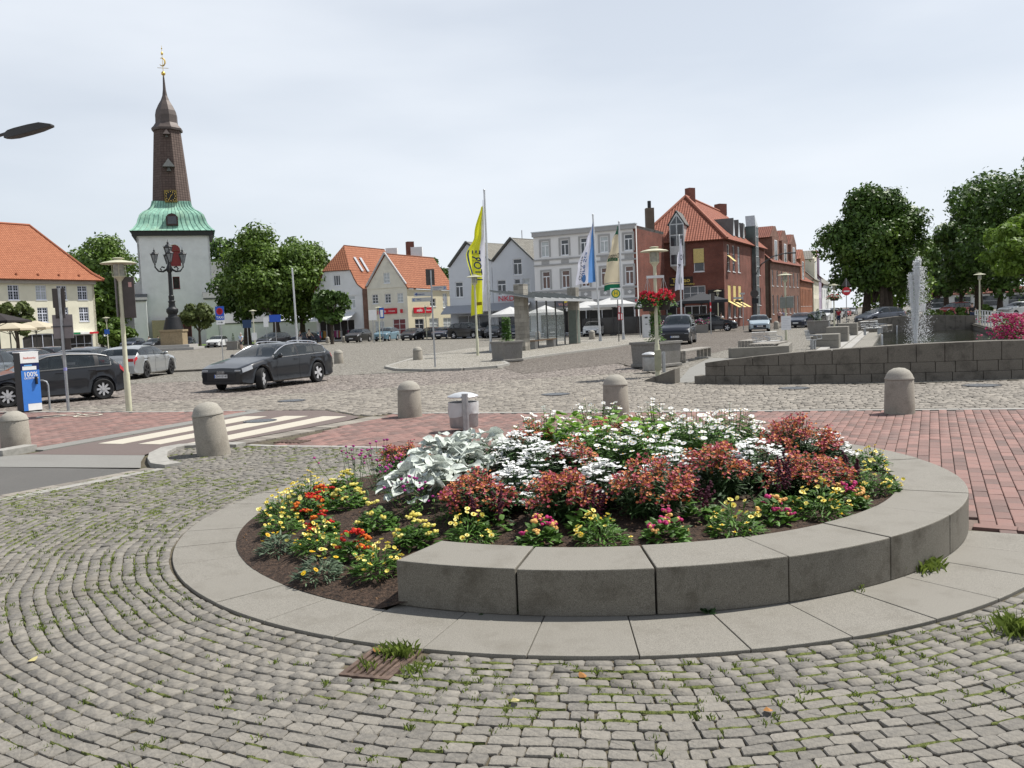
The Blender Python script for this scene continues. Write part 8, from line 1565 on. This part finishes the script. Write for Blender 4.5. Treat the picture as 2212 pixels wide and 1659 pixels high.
# ---------------------------------------------------------------- people
def skin(name, V, E, R, mat, parent):
    me = bpy.data.meshes.new(name); me.from_pydata(V, E, []); o = link(name, me, None, parent); sk = o.modifiers.new('skin', 'SKIN'); sk.use_smooth_shade = True; o.modifiers.new('sub', 'SUBSURF').levels = 1; o.modifiers['sub'].render_levels = 1
    d = me.skin_vertices[0].data
    for i, r in enumerate(R): d[i].radius = (r, r); d[i].use_root = (i == 0)
    me.materials.append(mat); return o
SKIN_ = M('skin', (.5, .32, .24), .6, var=.05); HAIR_D, HAIR_G = M('hair_dark', (.05, .035, .025), .7), M('hair_grey', (.45, .43, .4), .7)
def person(p, head, label, top, bottom, hair=HAIR_D, step=.32, shorts=False, sleeve=True, h=1.72, arm=.2):
    t = thing('person', label, 'person', p, math.atan2(head[1], head[0]), None); k = h / 1.72; t.scale = (k, k, k); f = step
    V = [(0, 0, .93), (0, 0, 1.12), (0, 0, 1.32), (0, 0, 1.43), (.02, 0, 1.53), (.03, 0, 1.64), (0, .19, 1.38), (arm, .24, 1.12), (arm + .18, .23, .92), (0, -.19, 1.38), (-arm, -.25, 1.12), (-arm + .08, -.25, .88), (0, .09, .88), (f * .55, .1, .5), (f, .1, .09), (f + .16, .1, .04), (0, -.09, .88), (-f * .3, -.1, .5), (-f, -.1, .12), (-f + .14, -.1, .04), (arm + .24, .23, .85), (-arm + .12, -.25, .8)]
    E = [(0, 1), (1, 2), (2, 3), (3, 4), (4, 5), (2, 6), (6, 7), (7, 8), (2, 9), (9, 10), (10, 11), (0, 12), (12, 13), (13, 14), (14, 15), (0, 16), (16, 17), (17, 18), (18, 19), (8, 20), (11, 21)]
    R = [.13, .115, .13, .055, .075, .085, .055, .042, .03, .055, .042, .03, .085, .055, .038, .03, .085, .055, .038, .03, .034, .034]; skin('body', V, E, R, SKIN_, t)
    it = [0, 1, 2, 6, 7, 9, 10] if sleeve else [0, 1, 2, 6, 9]; mp = {v: i for i, v in enumerate(it)}; half = lambda a, b: tuple((V[a][j] * .45 + V[b][j] * .55) for j in range(3)); Vt = [V[i] for i in it]
    if sleeve: Vt[mp[7]] = half(6, 7); Vt[mp[10]] = half(9, 10)
    skin('shirt', Vt, [(mp[a], mp[b]) for a, b in E if a in mp and b in mp], [R[i] + (.022 if i < 3 else .024) for i in it], top, t)
    it = [0, 12, 13, 14, 16, 17, 18]; mp = {v: i for i, v in enumerate(it)}; Vt = [V[i] for i in it]; Ee = [(mp[a], mp[b]) for a, b in E if a in mp and b in mp]; Rt = [R[i] + .018 for i in it]
    if shorts: keep = [0, 1, 2, 4, 5]; Vt = [Vt[i] for i in keep]; Ee = [(0, 1), (1, 2), (0, 3), (3, 4)]; Rt = [Rt[i] + .01 for i in keep]
    skin('shorts' if shorts else 'trousers', Vt, Ee, Rt, bottom, t); MB().ball((.0, 0, 1.66), (.1, .095, .1), 10, 6).build('hair', hair, t, 'full'); m = MB()
    for i in (14, 18): x, y, z = V[i]; m.ball((x + .07, y, z - .04), (.13, .05, .05), 8, 5)
    m.build('shoes', TRIM, t, 'full'); return t
GM = lambda n, c: M('garment_' + n, c, .8, var=.1)
person(pd(650, 99), (-.9, -.3), 'walking woman in dark blue top and white trousers', GM('navy', (.03, .045, .09)), GM('offwhite', (.65, .64, .62)), sleeve=False); person(pd(669, 98), (.9, -.2), 'walking man in beige shirt and dark shorts', GM('beige', (.6, .53, .4)), GM('black', (.02, .02, .025)), shorts=True, h=1.82)
person(pd(522, 89), (-.2, -1), 'elderly person in pale blue shirt with a bag by the planter', GM('pale_blue', (.45, .53, .65)), GM('grey', (.1, .1, .11)), HAIR_G, .08, True); person(pd(323, 122), (-.3, 1), 'person in white shirt left of the candelabra', GM('white', (.65, .65, .65)), GM('black', (.02, .02, .025)), step=.1); person(pd(343, 121), (.5, .8), 'person in pale top and dark trousers near the candelabra', GM('pale', (.5, .5, .52)), GM('navy', (.03, .045, .09)), step=.1)
person(pd(2100, 74), (0, -1), 'dark dressed person by the far pool wall', GM('black', (.02, .02, .025)), GM('navy', (.03, .045, .09)), step=.1); person(pd(1683, 118), (.4, .9), 'person in pale pink shirt before the brick row house', GM('pink', (.6, .42, .42)), GM('grey', (.1, .1, .11)), HAIR_G, .2); person(pd(1694, 118), (.4, .9), 'person in lilac shirt beside the pink one in the street', GM('lilac', (.42, .42, .6)), GM('grey', (.1, .1, .11)), HAIR_G, .2); person(pd(1812, 90), (-.4, -.9), 'person in red jacket beside the lime trunks', GM('red', (.4, .03, .04)), GM('navy', (.03, .045, .09)), step=.1); person(pd(1558, 86), (.2, -1), 'person in white shirt at the corner house door', GM('white', (.65, .65, .65)), GM('beige', (.6, .53, .4)), step=.08)
# bicycle
t = thing('bicycle', 'black bicycle leaning beside the slate grey hatchback', 'bicycle', pd(1838, 66), .15)
for x in (-.52, .52): m = MB(); m.tube([(x + .33 * math.cos(a), 0, .34 + .33 * math.sin(a)) for a in np.linspace(0, 6.283, 25)], .02, 5); w_ = m.build('wheel', TYRE, t); m = MB(); [m.cyl((x, 0, .34), (x + .32 * math.cos(a), 0, .34 + .32 * math.sin(a)), .003, n=3) for a in np.linspace(0, 6.28, 13)]; m.build('spokes', STEEL, w_)
m = MB(); A_, B_, C_, D_ = (-.52, 0, .34), (-.1, 0, .3), (-.22, 0, .82), (.4, 0, .85); [m.cyl(p_, q_, .018, n=6) for p_, q_ in ((A_, B_), (A_, C_), (B_, C_), (B_, D_), (C_, D_), (D_, (.52, 0, .34)))]; m.build('frame', TRIM, t); MB().box((-.24, 0, .9), (.26, .14, .06)).build('saddle', BLACK, t, bevel=.02); MB().tube([(.4, 0, .85), (.38, 0, 1.02), (.3, .28, 1.04)], .014, 5).build('handlebar', STEEL, t); MB().tube([(.38, 0, 1.02), (.3, -.28, 1.04)], .014, 5).build('handlebar', STEEL, t)
# flower boxes
def flowerbox(p, label, L, z, mats, n=260, w_=.5, hh=.5, rz=0):
    t = thing('flower_box', label, 'flower box', p, rz); MB().bx(-L / 2, -w_ / 2, 0, L / 2, w_ / 2, z).build('box', PLC, t, bevel=.01); fo = MB(); fl = [MB() for _ in mats]
    for i in range(n): q = (random.uniform(-L / 2, L / 2) * 1.1, random.gauss(0, w_ * .4), z + hh * random.random()); rleaf(fo, q, .11, .06, random.uniform(0, 6.28), random.uniform(-.3, .9), .4)
    for i in range(n // 2): q = (random.uniform(-L / 2, L / 2) * 1.12, random.gauss(0, w_ * .45), z + hh * random.uniform(.1, 1.1)); m_ = random.choice(fl); [m_.ball((q[0] + random.gauss(0, .04), q[1] + random.gauss(0, .04), q[2] + random.gauss(0, .03)), random.uniform(.018, .034), 6, 4) for _ in range(4)]
    fo.build('foliage', G1, t); [f_.build('blossoms', m_, t) for f_, m_ in zip(fl, mats)]
F_PINK = F('rose', (.5, .06, .14), (.7, .2, .3)); flowerbox((*pd(2205, 27)[:2], 0), 'pink flower box on a plinth at the right edge', 1.5, .62, (F_PINK, F_MAG), 700, .7, .75, .4); flowerbox(pd(1470, 80), 'petunia box with purple and white flowers before the restaurant terrace', 5, .75, (F_PUR, F_WHITE, F_MAG), 300); flowerbox(pd(25, 56), 'petunia box with magenta flowers at the left under the parasols', 5, .7, (F_PUR, F_MAG), 300)
for x, lb in ((1448, 'left'), (1490, 'right')): planter(pd(x, 81), 'slim ivy column in a tub on the restaurant terrace, %s one' % lb, 0, .5, .8, 'column', 1.2, .22, n=160)
